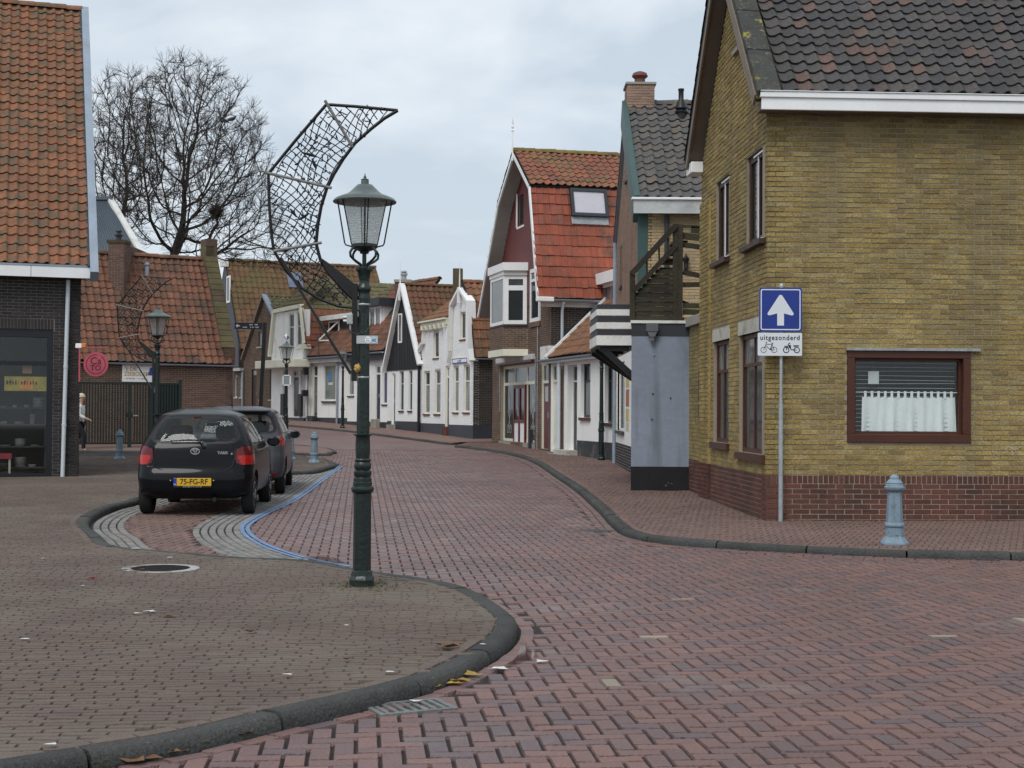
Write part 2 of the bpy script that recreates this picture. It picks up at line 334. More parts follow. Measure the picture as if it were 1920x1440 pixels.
# ------------------------------------------------------------------ building helpers
def slices(poly, v):                       # u-intervals of a polygon at height v
    xs = []
    n = len(poly)
    for i in range(n):
        (u0, v0), (u1, v1) = poly[i], poly[(i+1) % n]
        if (v0 <= v < v1) or (v1 <= v < v0): xs.append(u0 + (u1-u0)*(v-v0)/(v1-v0))
    xs.sort(); return list(zip(xs[::2], xs[1::2]))
def wall(parent, fr, outline, holes, mat, name='wall', thick=.25, w=0.0):
    """flat wall with rectangular openings and their reveals"""
    bm = bmesh.new(); E = []
    off = BASE.get(parent.name, Vector((0, 0, 0))) if parent else Vector((0, 0, 0))
    def loop(pts):
        vs = [bm.verts.new(fr.p(u, v, w)-off) for u, v in pts]
        return [bm.edges.new((vs[i], vs[(i+1) % len(vs)])) for i in range(len(vs))]
    E += loop(outline); HE = []
    for (u0, u1, v0, v1) in holes: e = loop([(u0, v0), (u1, v0), (u1, v1), (u0, v1)]); E += e; HE += e
    bmesh.ops.triangle_fill(bm, use_beauty=True, edges=E, normal=fr.N)
    r = bmesh.ops.extrude_edge_only(bm, edges=E)
    bmesh.ops.translate(bm, vec=-fr.N*thick, verts=[g for g in r['geom'] if isinstance(g, bmesh.types.BMVert)])
    bmesh.ops.recalc_face_normals(bm, faces=bm.faces)
    me = bpy.data.meshes.new(name); bm.to_mesh(me); bm.free(); me.materials.append(mat)
    return link(name, me, parent)
BRK = {}
def bricks(parent, fr, outline, holes, mat, ch=.0625, L=.22, j=.011, proud=.009, w=0.0, nparts=0, v0=None, name='brick', soldier=False, rough=.0015, grow=0.0):
    """running-bond bricks, each a real piece standing proud of the mortar"""
    vs = [p[1] for p in outline]; lo, hi = (min(vs) if v0 is None else v0), max(vs)
    out = []; row = 0; v = lo
    h, l = (L, ch) if soldier else (ch, L)
    while v < hi-.02:
        vm = v+h/2
        for (a, b) in slices(outline, min(vm, hi-1e-4)):
            iv = [(a, b)]
            for (u0, u1, q0, q1) in holes:
                if q0-.002 < v+h-j and q1+.002 > v:
                    n = []
                    for (x, y) in iv:
                        if u1 <= x or u0 >= y: n.append((x, y)); continue
                        if u0 > x: n.append((x, u0))
                        if u1 < y: n.append((u1, y))
                    iv = n
            for (x, y) in iv:
                k = floor((x - (row % 2)*l/2)/l)
                while True:
                    s = k*l + (row % 2)*l/2; e = s+l-j
                    if s >= y: break
                    s2, e2 = max(s, x+.001), min(e, y-.001)
                    if e2-s2 > .03: out.append((s2, e2, v, min(v+h-j, hi), abs(e2-s2-(l-j)) < 1e-4))
                    k += 1
        v += h; row += 1
    parts = []
    if nparts:
        full = [b for b in out if b[4]]
        full.sort(key=lambda b: (fr.p((b[0]+b[1])/2, b[2], w)-CAM).length)
        parts = full[:nparts]; ps = set(map(tuple, parts)); out = [b for b in out if tuple(b) not in ps]
    rnd = random.Random(len(out))
    mb = MB(); c = .003
    def one(mb, F, s, e, a, b, pr):
        P = F
        i = len(mb.v)
        mb.v += [P(s, a, -.004), P(e, a, -.004), P(e, b, -.004), P(s, b, -.004), P(s+c, a+c, pr), P(e-c, a+c, pr), P(e-c, b-c, pr), P(s+c, b-c, pr)]
        mb.f += [(i+4, i+5, i+6, i+7), (i, i+1, i+5, i+4), (i+1, i+2, i+6, i+5), (i+2, i+3, i+7, i+6), (i+3, i, i+4, i+7)]
        mb.m += [0]*5
    for (s, e, a, b, _) in out:
        one(mb, lambda u, v_, w_: fr.p(u, v_, w+w_), s, e, a, b, proud + rnd.uniform(-rough, rough*2))
    if out:
        o = mb.build(name, mat, parent); o['kind'] = 'stuff'
    if parts:
        mb = MB(); one(mb, lambda u, v_, w_: Vector((u, -w_, v_)), 0, l-j, 0, h-j, proud)
        me = mb.mesh(name); me.materials.append(mat)
        rot = Matrix((fr.U, -fr.N, fr.Z)).transposed().to_4x4(); off = BASE.get(parent.name, Vector((0, 0, 0)))
        for (s, e, a, b, _) in parts:
            o = link(name, me, parent); o.matrix_local = Matrix.Translation(fr.p(s, a, w+rnd.uniform(-rough, rough*2))-off) @ rot
def window(parent, fr, r, fm, fw=.06, rec=.10, cols=(), rows=(), glass=None, sill=None, dep=.06, bw=None, name='window', rowcols=None, frame_out=0.0):
    """frame with bars, one pane each; sill=(material, height, out, side)"""
    u0, u1, v0, v1 = r; bw = bw or fw*.7; glass = glass or m_blkglass
    mb = MB(); w1 = -rec+frame_out; w0 = w1-dep
    mb.box(fr, u0, u0+fw, v0, v1, w0, w1); mb.box(fr, u1-fw, u1, v0, v1, w0, w1)
    mb.box(fr, u0+fw, u1-fw, v0, v0+fw, w0, w1-.001); mb.box(fr, u0+fw, u1-fw, v1-fw, v1, w0, w1-.001)
    ys = [v0+fw] + [v0+(v1-v0)*t for t in rows] + [v1-fw]
    panes = []
    for k in range(len(ys)-1):
        a = ys[k] + (bw/2 if k else 0); b = ys[k+1] - (bw/2 if k < len(ys)-2 else 0)
        if k: mb.box(fr, u0+fw, u1-fw, ys[k]-bw/2, ys[k]+bw/2, w0, w1-.004)
        cc = cols if rowcols is None else rowcols[k]
        xs = [u0+fw] + [u0+(u1-u0)*t for t in cc] + [u1-fw]
        for i in range(len(xs)-1):
            x = xs[i] + (bw/2 if i else 0); y = xs[i+1] - (bw/2 if i < len(xs)-2 else 0)
            if i: mb.box(fr, xs[i]-bw/2, xs[i]+bw/2, a, b, w0, w1-.007)
            panes.append((x, y, a, b))
    f = mb.build(name, fm, parent)
    for k, (x, y, a, b) in enumerate(panes):
        g = MB(); wm = (w0+w1)/2; t = .004
        g.box(fr, x-.004, y+.004, a-.004, b+.004, wm-t, wm+t)
        g.build('pane', glass[k] if isinstance(glass, list) else glass, f)
    if sill:
        m, hh, out, sd_ = sill; g = MB(); g.box(fr, u0-sd_, u1+sd_, v0-hh, v0-.002, -rec-.02, out)
        g.build('sill', m, f)
    return f
def door(parent, fr, r, fm, dm, fw=.07, rec=.12, transom=None, glass=None, panel=None, name='door', handle=True, lights=()):
    """frame, leaf, optional transom light (fraction of height) and glazed rectangles in the leaf (fractions)"""
    u0, u1, v0, v1 = r; mb = MB(); w1 = -rec; w0 = w1-.08
    mb.box(fr, u0, u0+fw, v0, v1, w0, w1); mb.box(fr, u1-fw, u1, v0, v1, w0, w1); mb.box(fr, u0+fw, u1-fw, v1-fw, v1, w0, w1-.001)
    top = v1-fw
    if transom:
        tv = v0+(v1-v0)*transom; mb.box(fr, u0+fw, u1-fw, tv, tv+fw, w0, w1-.002)
    f = mb.build(name, fm, parent)
    if transom:
        g = MB(); g.box(fr, u0+fw, u1-fw, tv+fw, v1-fw, w0+.03, w0+.04); g.build('pane', glass or m_blkglass, f); top = tv
    g = MB(); g.box(fr, u0+fw+.002, u1-fw-.002, v0+.02, top-.002, w0+.01, w1-.03)
    du, dv = u1-u0-2*fw, top-v0
    for (a, b, c, d) in lights:
        g.box(fr, u0+fw+du*a-.03, u0+fw+du*b+.03, v0+dv*c-.03, v0+dv*d+.03, w1-.04, w1-.018)
    g.build('leaf', dm, f)
    for (a, b, c, d) in lights:
        q = MB(); q.box(fr, u0+fw+du*a, u0+fw+du*b, v0+dv*c, v0+dv*d, w1-.03, w1-.014); q.build('light', panel or m_blkglass, f)
    if handle:
        q = MB(); q.box(fr, u1-fw-.11, u1-fw-.08, v0+.95, v0+1.12, w1-.03, w1+.015); q.build('handle', m_galv, f)
    return f
TM = {}
def tile_mesh(w, e, mat, style):
    k = (round(w, 4), round(e, 4), mat.name, style)
    if k in TM: return TM[k]
    if style == 'pan': pr = [(0, .030), (.12, .008), (.32, 0), (.52, .006), (.68, .030), (.82, .052), (.95, .046), (1.07, .022)]
    elif style == 'flat': pr = [(0, .022), (.10, .020), (.16, .004), (.5, .006), (.84, .004), (.90, .022), (1.03, .024)]
    else: pr = [(0, .012), (.25, 0), (.5, .012), (.75, .026), (1.04, .014)]
    s = w/.22; ln = e*1.12; lift = .030; th = .022
    v = []; f = []; n = len(pr)
    for (x, z) in pr: v.append((x*w, 0, z*s+lift))
    for (x, z) in pr: v.append((x*w, ln, z*s-.002))
    for (x, z) in pr: v.append((x*w, .004, z*s+lift-th))
    for i in range(n-1):
        f.append((i, i+1, n+i+1, n+i)); f.append((2*n+i, 2*n+i+1, i+1, i))
    me = bpy.data.meshes.new('roof_tile'); me.from_pydata(v, [], f); me.materials.append(mat)
    me.polygons.foreach_set('use_smooth', [True]*len(f)); autosmooth(me, 50)
    TM[k] = me; return me
def tile_roof(parent, O, U, V, width, height, mat, tw=.22, ex=.30, style='pan', nparts=0, deck=True, skip=None, name='roof_tile', jit=.006, deckmat=None):
    """tiles laid from the eave corner O along U (right) and V (up the slope); the nearest nparts are single objects"""
    O = Vector(O); U = Vector(U).normalized(); V = Vector(V).normalized(); Nn = U.cross(V)
    nu = max(1, round(width/tw)); tw = width/nu; nv = max(1, round(height/ex)); ex = height/nv
    me = tile_mesh(tw, ex, mat, style); off = BASE.get(parent.name, Vector((0, 0, 0)))
    if deck and not skip:
        mb = MB(); mb.hexa([O-Nn*.08, O+U*width-Nn*.08, O+U*width+V*height-Nn*.08, O+V*height-Nn*.08, O-Nn*.004, O+U*width-Nn*.004, O+U*width+V*height-Nn*.004, O+V*height-Nn*.004])
        mb.build('roof_deck', deckmat or m_dark, parent)
    pos = [(i, j) for j in range(nv) for i in range(nu) if not (skip and skip((i+.5)*tw, (j+.5)*ex))]
    pos.sort(key=lambda q: (O + U*(q[0]*tw) + V*(q[1]*ex) - CAM).length)
    rnd = random.Random(nu*1000+nv)
    B = Matrix((U, V, Nn)).transposed()
    base_v = [v.co.copy() for v in me.vertices]; base_f = [tuple(p.vertices) for p in me.polygons]
    vv = []; ff = []
    for k, (i, j) in enumerate(pos):
        P = O + U*(i*tw + rnd.uniform(-jit, jit)*.5) + V*(j*ex + rnd.uniform(-jit, jit)) + Nn*(rnd.uniform(0, jit) + .012 + .008*sin(i*tw*1.3+nv)+.008*sin(j*ex*1.6+i*tw*.7))
        R2 = B @ Matrix.Rotation(rnd.uniform(-1, 1)*jit*1.5, 3, 'Z') @ Matrix.Rotation(rnd.uniform(-1, 1)*jit*1.2, 3, 'X')
        if k < nparts:
            o = link(name, me, parent); o.matrix_local = Matrix.Translation(P-off) @ R2.to_4x4()
        else:
            b = len(vv); vv += [tuple(R2 @ c + P - off) for c in base_v]; ff += [tuple(b+q for q in f) for f in base_f]
    if vv:
        m2 = bpy.data.meshes.new(name); m2.from_pydata(vv, [], ff); m2.materials.append(mat)
        m2.polygons.foreach_set('use_smooth', [True]*len(ff)); autosmooth(m2, 50)
        o = link(name, m2, parent); o['kind'] = 'stuff'
def ridge(parent, A, B_, r, ln, mat, name='ridge_tile'):
    A, B_ = Vector(A), Vector(B_); n = max(1, round((B_-A).length/ln)); d = (B_-A)/n
    x = d.cross(Vector((0, 0, 1))).normalized(); y = x.cross(d).normalized(); dn = d.normalized()
    mb = MB(); k = 7; l = d.length*1.06
    for t in range(k):
        a0, a1 = pi*t/k, pi*(t+1)/k
        for (p, q, s) in (((r*cos(a0), r*sin(a0)), (r*cos(a1), r*sin(a1)), 1),):
            e = 1.12
            mb.quad((p[0], 0, p[1]), (p[0]*e, l, p[1]*e), (q[0]*e, l, q[1]*e), (q[0], 0, q[1]))
            mb.quad((p[0]*e, l, p[1]*e), (p[0]*e*.8, l, p[1]*e*.8), (q[0]*e*.8, l, q[1]*e*.8), (q[0]*e, l, q[1]*e))
    me = mb.mesh(name, smooth=True); me.materials.append(mat); autosmooth(me, 45)
    off = BASE.get(parent.name, Vector((0, 0, 0))); Rm = Matrix((x, dn, y)).transposed().to_4x4()
    for t in range(n):
        o = link(name, me, parent); o.matrix_local = Matrix.Translation(A+d*t-off+y*random.uniform(-.008, .008)) @ Rm
def gutter(parent, A, B_, r=.06, mat=None, name='gutter'):
    A, B_ = Vector(A), Vector(B_); d = (B_-A).normalized(); x = d.cross(Vector((0, 0, 1))).normalized(); z = Vector((0, 0, 1))
    mb = MB(); k = 6
    for t in range(k):
        a0, a1 = pi+pi*t/k, pi+pi*(t+1)/k
        P = lambda a, rr, q: q + x*(rr*cos(a)) + z*(rr*sin(a))
        mb.quad(P(a0, r, A), P(a1, r, A), P(a1, r, B_), P(a0, r, B_)); mb.quad(P(a0, r-.008, B_), P(a1, r-.008, B_), P(a1, r-.008, A), P(a0, r-.008, A))
    return mb.build(name, mat or m_zinc, parent)
def text(parent, fr, s, u, v, size, mat, w=.004, align='CENTER', name='lettering', xs=1.0, bold=0.0, depth=.002, spc=1.0):
    cu = bpy.data.curves.new('t', 'FONT'); cu.body = s; cu.size = size; cu.align_x = align; cu.align_y = 'CENTER'; cu.offset = bold; cu.extrude = depth/2
    cu.resolution_u = 3; cu.space_character = spc
    ob = bpy.data.objects.new('t', cu); me = bpy.data.meshes.new_from_object(ob); bpy.data.objects.remove(ob); bpy.data.curves.remove(cu)
    off = BASE.get(parent.name, Vector((0, 0, 0)))
    for q in me.vertices: q.co = fr.p(u + q.co.x*xs, v + q.co.y, w + q.co.z) - off
    me.materials.clear(); me.materials.append(mat); me.name = name
    return link(name, me, parent)
def ring2d(mb, fr, cu, cv, r, t, w, n=20, ry=None, depth=.002):
    ry = ry or r
    for k in range(n):
        a0, a1 = 2*pi*k/n, 2*pi*(k+1)/n
        P = lambda a, d, ww: fr.p(cu+(r+d)*cos(a), cv+(ry+d)*sin(a), ww)
        mb.quad(P(a0, -t/2, w), P(a0, t/2, w), P(a1, t/2, w), P(a1, -t/2, w))
        mb.quad(P(a0, t/2, w), P(a0, t/2, w-depth), P(a1, t/2, w-depth), P(a1, t/2, w))
def stroke(mb, fr, pts, t, w):
    for (a, b) in zip(pts, pts[1:]):
        mb.bar(fr.p(a[0], a[1], w), fr.p(b[0], b[1], w), t, .002, up=fr.N)
def pipe(parent, pts, r, mat, name='downpipe', n=10):
    return MB().tube(pts, r, n).build(name, mat, parent, smooth=True)
def inpoly(x, y, P):
    c = False; n = len(P); j = n-1
    for i in range(n):
        xi, yi = P[i][0], P[i][1]; xj, yj = P[j][0], P[j][1]
        if (yi > y) != (yj > y) and x < (xj-xi)*(y-yi)/(yj-yi)+xi: c = not c
        j = i
    return c

def marks(parent, fr, u, v, width, h, mat, w, n=14, name='lettering'):
    """a line of lettering too small to read in the photograph: short strokes of uneven height and spacing"""
    rn = random.Random(int(width*1000)+n); q = MB(); x = u-width/2; st = width/n
    for k in range(n):
        if rn.random() < .14: x += st; continue
        hh = h*rn.uniform(.6, 1.0); ww = st*rn.uniform(.25, .6); q.box(fr, x, x+ww, v-h/2, v-h/2+hh, w-.001, w+.0005)
        if rn.random() < .5: q.box(fr, x+ww, x+st*.85, v-h/2+hh*.45, v-h/2+hh*.65, w-.001, w+.0004)
        x += st
    return q.build(name, mat, parent)
# ------------------------------------------------------------------ ground, road, pavements
CAMI = CAMM.transposed()
def proj(p):
    q = CAMI @ (Vector(p)-CAM)
    if q.z > -.1: return None
    return 960 + q.x/-q.z*FPX, 720 - q.y/-q.z*FPX
def inframe(p, mx=260, my=130):
    q = proj(p); return q is not None and -mx < q[0] < 1920+mx and -my < q[1] < 1440+my
def sheet(name, poly, off, mat, parent=None):
    bm = bmesh.new(); vs = [bm.verts.new((p[0], p[1], 0)) for p in poly]
    E = [bm.edges.new((vs[i], vs[(i+1) % len(vs)])) for i in range(len(vs))]
    bmesh.ops.triangle_fill(bm, use_beauty=True, edges=E, normal=(0, 0, 1))
    for (y, _) in KN[1:-1]:
        bmesh.ops.bisect_plane(bm, geom=bm.verts[:]+bm.edges[:]+bm.faces[:], plane_co=(0, y, 0), plane_no=(0, 1, 0))
    for v in bm.verts: v.co.z = hz(v.co.y)+off
    bmesh.ops.recalc_face_normals(bm, faces=bm.faces)
    for f in bm.faces:
        if f.normal.z < 0: f.normal_flip()
    me = bpy.data.meshes.new(name); bm.to_mesh(me); bm.free(); me.materials.append(mat)
    o = link(name, me, parent)
    if parent is None: o['kind'] = 'structure'
    return o
def smooth_path(pts, step=.15):
    pts = [Vector((p[0], p[1], 0)) for p in pts]; out = []
    for i in range(len(pts)-1):
        p0, p1, p2, p3 = pts[max(i-1, 0)], pts[i], pts[i+1], pts[min(i+2, len(pts)-1)]
        n = max(2, int((p2-p1).length/step))
        for k in range(n):
            t = k/n
            out.append(.5*((2*p1) + (p2-p0)*t + (2*p0-5*p1+4*p2-p3)*t*t + (3*p1-p0-3*p2+p3)*t**3))
    out.append(pts[-1]); 
    # even resample
    res = [out[0]]; acc = 0
    for a, b in zip(out, out[1:]):
        d = (b-a).length
        while acc + d >= step:
            t = (step-acc)/d; a = a+(b-a)*t; res.append(a.copy()); d = (b-a).length; acc = 0
        acc += d
    res.append(out[-1]); return res
def offset(path, d):               # to the left of the walking direction
    o = []
    for i, p in enumerate(path):
        t = (path[min(i+1, len(path)-1)] - path[max(i-1, 0)]); t.normalize(); o.append(p + Vector((-t.y, t.x, 0))*d)
    return o
def pg(lst): return [gnd(*q) for q in lst]

LK = smooth_path(pg([(-330, 1530), (-60, 1487), (200, 1441), (330, 1420), (500, 1378), (690, 1332), (830, 1290), (918, 1246), (960, 1212), (971, 1185),
      (958, 1148, .1), (905, 1113, .1), (850, 1094, .1), (780, 1081, .1), (720, 1073, .1), (650, 1062, .1), (600, 1052, .1), (520, 1047, .1), (440, 1043, .1),
      (300, 1031, .1), (215, 1022, .1), (188, 1012), (170, 998), (168, 985), (185, 970), (220, 956), (258, 946)]) +
      [Vector((-5.85, 26, 0)), Vector((-5.5, 30, 0)), gnd(545, 891), gnd(590, 888), gnd(620, 880), gnd(629, 872, .1), gnd(622, 864, .1), Vector((-5.3, 39.2, 0)), Vector((-7, 39.8, 0)), Vector((-11, 39.6, 0)), Vector((-17, 39.0, 0))])
RK = smooth_path(pg([(2500, 1062), (1920, 1052), (1700, 1047), (1450, 1036), (1250, 1021), (1180, 1008), (1152, 992), (1120, 958), (1080, 922), (1040, 894), (1000, 868), (955, 853), (900, 844), (852, 839)]))
RK2 = smooth_path(pg([(862, 833), (838, 834), (760, 824), (640, 809), (545, 800)]) + [Vector((-14.5, 71, 0)), Vector((-19, 77, 0))])
LK2 = smooth_path([Vector((-20, 42.2, 0)), Vector((-9, 42.6, 0)), gnd(600, 855), gnd(622, 852), gnd(632, 846, .1), gnd(618, 840, .1), gnd(590, 837, .1), Vector((-9.5, 52, 0)), Vector((-12.5, 58, 0))])
KW = .145
# the sheets
sheet('ground', [(-500, -60), (500, -60), (500, 900), (-500, 900)], -.08, m_ground)
road = sheet('road', [(-30, -4), (30, -4), (30, 46), (-30, 46)], RZ-.014, m_joint)
sheet('far_road_surface', [(-30, 46), (30, 46), (30, 110), (-60, 110)], RZ, m_pavfar, road)
LPOLY = [(p.x, p.y) for p in offset(LK, KW)] + [(-17, 20), (-14, 4)]
RPOLY = [(p.x, p.y) for p in reversed(offset(RK, -KW))] + [(13, 15), (13, 42), (5, 50), (-1.4, 50.6)]
RPOLY2 = [(p.x, p.y) for p in reversed(offset(RK2, -KW))] + [(-1.2, 50.5), (6, 52), (2, 66), (-10, 82), (-20, 84)]
LPOLY2 = [(p.x, p.y) for p in offset(LK2, KW)] + [(-16, 66), (-24, 52)]
pl = sheet('pavement', LPOLY, .10-.010, m_jointg); pr = sheet('pavement', RPOLY, .10-.010, m_jointg)
pr2 = sheet('pavement', RPOLY2, .10, m_footr); pl2 = sheet('pavement', LPOLY2, .10, m_footr)

def kerbs(path, side, parent, hgt=.10, stone=1.0):
    """row of separate rounded kerb stones swept along the path; side +1: pavement on the left"""
    n = max(2, round(stone/.15)); w = KW*side
    prof = [(0, -.05), (0, .055), (.010, .085), (.032, .103), (.07, .108), (KW-.012, .106), (KW+.004, .098), (KW+.004, -.05)]
    for s in range(0, len(path)-1, n):
        seg = path[s:min(s+n+1, len(path))]
        if len(seg) < 2: continue
        mid = seg[len(seg)//2]
        if not inframe((mid.x, mid.y, hz(mid.y)), 500, 300): continue
        mb = MB(); rings = []; jz = random.uniform(-.006, .006)
        i0 = path.index(seg[0])
        for k, p in enumerate(seg):
            g = i0+k; t = (path[min(g+1, len(path)-1)] - path[max(g-1, 0)]).normalized(); nn = Vector((-t.y, t.x, 0))*side
            q = p + t*(.010 if k == 0 else (-.010 if k == len(seg)-1 else 0))
            rings.append(len(mb.v)); mb.v += [Vector((q.x, q.y, hz(q.y)+jz)) + nn*a + Vector((0, 0, z)) for a, z in prof]
        m = len(prof)
        for a, b in zip(rings, rings[1:]):
            for j in range(m-1):
                f = (a+j, b+j, b+j+1, a+j+1) if side < 0 else (a+j+1, b+j+1, b+j, a+j); mb.f.append(f); mb.m.append(0)
        for a, fl in ((rings[0], side > 0), (rings[-1], side < 0)):
            q = tuple(a+j for j in range(m)); mb.f.append(q if fl else q[::-1]); mb.m.append(0)
        mb.build('kerb_stone', m_kerb, parent, smooth=True)
kerbs(LK, 1, pl); kerbs(RK, -1, pr); kerbs(RK2, -1, pr2); kerbs(LK2, 1, pl2)

def pmesh(l, w, top=.0, c=.005, dp=.02):
    mb = MB(); i = 0
    mb.v = [Vector(q) for q in ((-l/2, -w/2, -dp), (l/2, -w/2, -dp), (l/2, w/2, -dp), (-l/2, w/2, -dp), (-l/2+c, -w/2+c, 0), (l/2-c, -w/2+c, 0), (l/2-c, w/2-c, 0), (-l/2+c, w/2-c, 0))]
    # low shoulder so the edge reads as worn
    mb.f = [(4, 5, 6, 7), (0, 1, 5, 4), (1, 2, 6, 5), (2, 3, 7, 6), (3, 0, 4, 7)]; mb.m = [0]*5
    return mb
def near_path(paths, d):
    A = np.concatenate([np.array([(p.x, p.y) for p in q]) for q in paths]) if paths else None
    def f(x, y): return A is not None and float(np.min((A[:, 0]-x)**2 + (A[:, 1]-y)**2)) < d*d
    return f
def lay(parent, items, mat, l, w, off, nparts=300, name='paver', jit=.0025, joint=.007, alt=None):
    """items: (x, y, angle[, length]) -> pavers; nearest ones single objects, the rest one mesh"""
    items = sorted(items, key=lambda q: q[0]**2+q[1]**2)
    pm = pmesh(l-joint, w-joint); me = pm.mesh(name); me.materials.append(mat)
    P0 = pm.v; out = {0: ([], []), 1: ([], [])}; rnd = random.Random(len(items)); base = BASE.get(parent.name, Vector((0, 0, 0))); np_ = 0
    me2 = None
    for (x, y, a) in items:
        z = hz(y)+off+rnd.uniform(-jit, jit)+.004*sin(x*1.9+y*.5)*sin(y*1.3); a += rnd.uniform(-.018, .018)
        tx, ty = rnd.gauss(0, .012), rnd.gauss(0, .012)
        is_alt = alt is not None and alt(x, y, rnd)
        vis = inframe((x, y, z), 0, 0)
        R3 = Matrix.Rotation(a, 3, 'Z') @ Matrix.Rotation(tx, 3, 'X') @ Matrix.Rotation(ty, 3, 'Y')
        if np_ < nparts and vis and not is_alt:
            o = link(name, me, parent); o.matrix_local = Matrix.Translation((x, y, z)) @ R3.to_4x4(); np_ += 1
        else:
            V, F = out[1 if is_alt else 0]; b = len(V); T = Vector((x, y, z))
            V += [tuple(R3 @ p + T) for p in P0]; F += [tuple(b+i for i in f) for f in pm.f]
    for k, (V, F) in out.items():
        if not V: continue
        m = bpy.data.meshes.new(name); m.from_pydata(V, [], F); m.materials.append(mat if k == 0 else m_pavy)
        o = link(name, m, parent); o['kind'] = 'stuff'
def herring(k, w, ang, x0, x1, y0, y1, test):
    """herringbone of bricks w wide and k*w long"""
    ca, sa = cos(ang), sin(ang); R_ = max(abs(x0), abs(x1), abs(y0), abs(y1))*1.5; n = int(R_/w)+2
    out = []
    cx, cy = (x0+x1)/2, (y0+y1)/2; hx = (x1-x0)/2+1; hy = (y1-y0)/2+1; rr = sqrt(hx*hx+hy*hy); m = int(rr/w)+2
    for j in range(-m, m):
        for i in range(-m, m):
            q = (i-j) % (2*k)
            if q == 0: px, py, a = (i+k/2)*w, (j+.5)*w, 0
            elif q == 2*k-1: px, py, a = (i+.5)*w, (j+k/2)*w, pi/2
            else: continue
            X = cx + px*ca - py*sa; Y = cy + px*sa + py*ca
            if x0 < X < x1 and y0 < Y < y1 and inframe((X, Y, hz(Y))) and test(X, Y): out.append((X, Y, a+ang))
    return out
def course(path, d0, l, w, rows, test=None, along=True):
    """rows of pavers laid along a path, d0 from it (left positive), stepping outwards"""
    out = []
    for r in range(rows):
        q = offset(path, d0 + (w if d0 >= 0 else -w)*r); q = [p for p in q]
        acc = (r % 2)*l/2
        for a, b in zip(q, q[1:]):
            s = (b-a).length; 
            if s < 1e-5: continue
            while acc < s:
                p = a+(b-a)*(acc/s); ang = math.atan2(b.y-a.y, b.x-a.x)
                if inframe((p.x, p.y, hz(p.y))) and (test is None or test(p.x, p.y)): out.append((p.x, p.y, ang))
                acc += l
            acc -= s
    return out
# parking bay and its blue line
BL = smooth_path(pg([(640, 874), (622, 887), (600, 903), (575, 922), (545, 941), (500, 962), (470, 979), (459, 991), (468, 1006), (500, 1025), (545, 1041), (585, 1051), (650, 1064)]))
BAY = [(p.x, p.y) for p in BL] + [(p.x, p.y) for p in offset([q for q in LK if q.y > 12.5 and q.x < -1.2 and q.y < 35.5], .05)]
lkv = [p for p in LK if p.y < 40]
nearL = near_path([lkv[::2]], .165); nearR = near_path([RK[::2]], .27); nearB = near_path([BL[::2]], .66); nearB2 = near_path([BL[::2]], .06)
notpav = lambda x, y: not inpoly(x, y, LPOLY) and not inpoly(x, y, RPOLY)
def t_road(x, y): return notpav(x, y) and not nearL(x, y) and not nearR(x, y) and not inpoly(x, y, BAY) and not nearB2(x, y) and not inpoly(x, y, LPOLY2) and not inpoly(x, y, RPOLY2)
def alt(x, y, rnd): return rnd.random() < (.022 if (x-2.6)**2/5+(y-9.8)**2/1.2 < 1 else .0014)
it = herring(2, .105, radians(6), -8, 9, 4.6, 46, t_road)
lay(road, it, m_pav, .21, .105, RZ, 300, alt=alt, joint=.012)
it = course([p for p in RK if p.y < 46 and p.x < 8], .06, .21, .105, 2) + course([p for p in LK if p.y < 13.9 and p.x > -4], -.065, .21, .105, 1)
lay(road, it, m_pav, .21, .105, RZ+.001, 0, joint=.010)
lay(road, course(BL, -.10, .11, .10, 6, lambda x, y: inpoly(x, y, BAY) and not nearL(x, y)) +
    course([p for p in LK if 14.8 < p.y < 34 and p.x < -3.2], -.09, .11, .10, 4, lambda x, y: inpoly(x, y, BAY)), m_sett, .11, .10, RZ+.001, 60, name='sett', joint=.017)
nearBK = near_path([[p for p in LK if 14.8 < p.y < 34 and p.x < -3.2][::2]], .46)
lay(road, herring(2, .105, radians(-3), -8, -1, 12, 35, lambda x, y: inpoly(x, y, BAY) and not nearB(x, y) and not nearBK(x, y) and not nearL(x, y)), m_footr, .21, .105, RZ, 40)
for k, d in enumerate((-.035, .035)):
    q = offset(BL, d); q = [p for p in q if notpav(p.x, p.y)]
    mb = MB(); e0 = offset(q, .026); e1 = offset(q, -.026)
    for a, b, c, d_ in zip(e0, e1, e1[1:], e0[1:]):
        Z = lambda p: Vector((p.x, p.y, hz(p.y)+RZ+.006+.0015*k))
        mb.quad(Z(a), Z(b), Z(c), Z(d_))
    mb.build('blue_line', m_bluel, road)
# pavement bricks
nearLi = near_path([offset(lkv, KW)[::2]], .10); nearRi = near_path([offset(RK, -KW)[::2]], .10)
def bond(l, w, ang, x0, x1, y0, y1, test):      # plain running bond
    ca, sa = cos(ang), sin(ang); cx, cy = (x0+x1)/2, (y0+y1)/2; rr = sqrt((x1-x0)**2+(y1-y0)**2)/2; out = []
    rb_ = random.Random(8)
    for j in range(-int(rr/w), int(rr/w)+1):
        sh = .5*(j % 2)+rb_.uniform(-.16, .16)
        for i in range(-int(rr/l)-1, int(rr/l)+1):
            px, py = (i+sh)*l, j*w; X = cx+px*ca-py*sa; Y = cy+px*sa+py*ca
            if x0 < X < x1 and y0 < Y < y1 and inframe((X, Y, hz(Y))) and test(X, Y): out.append((X, Y, ang))
    return out
lay(pl, bond(.207, .069, radians(5), -13, 1, 4.6, 40, lambda x, y: inpoly(x, y, LPOLY) and not nearLi(x, y)), m_foot, .207, .069, .10, 300, joint=.006, name='paver', jit=.0018)
lay(pl, course([p for p in LK if p.y < 39], KW+.05, .207, .09, 1), m_foot, .207, .09, .10, 0, name='paver')
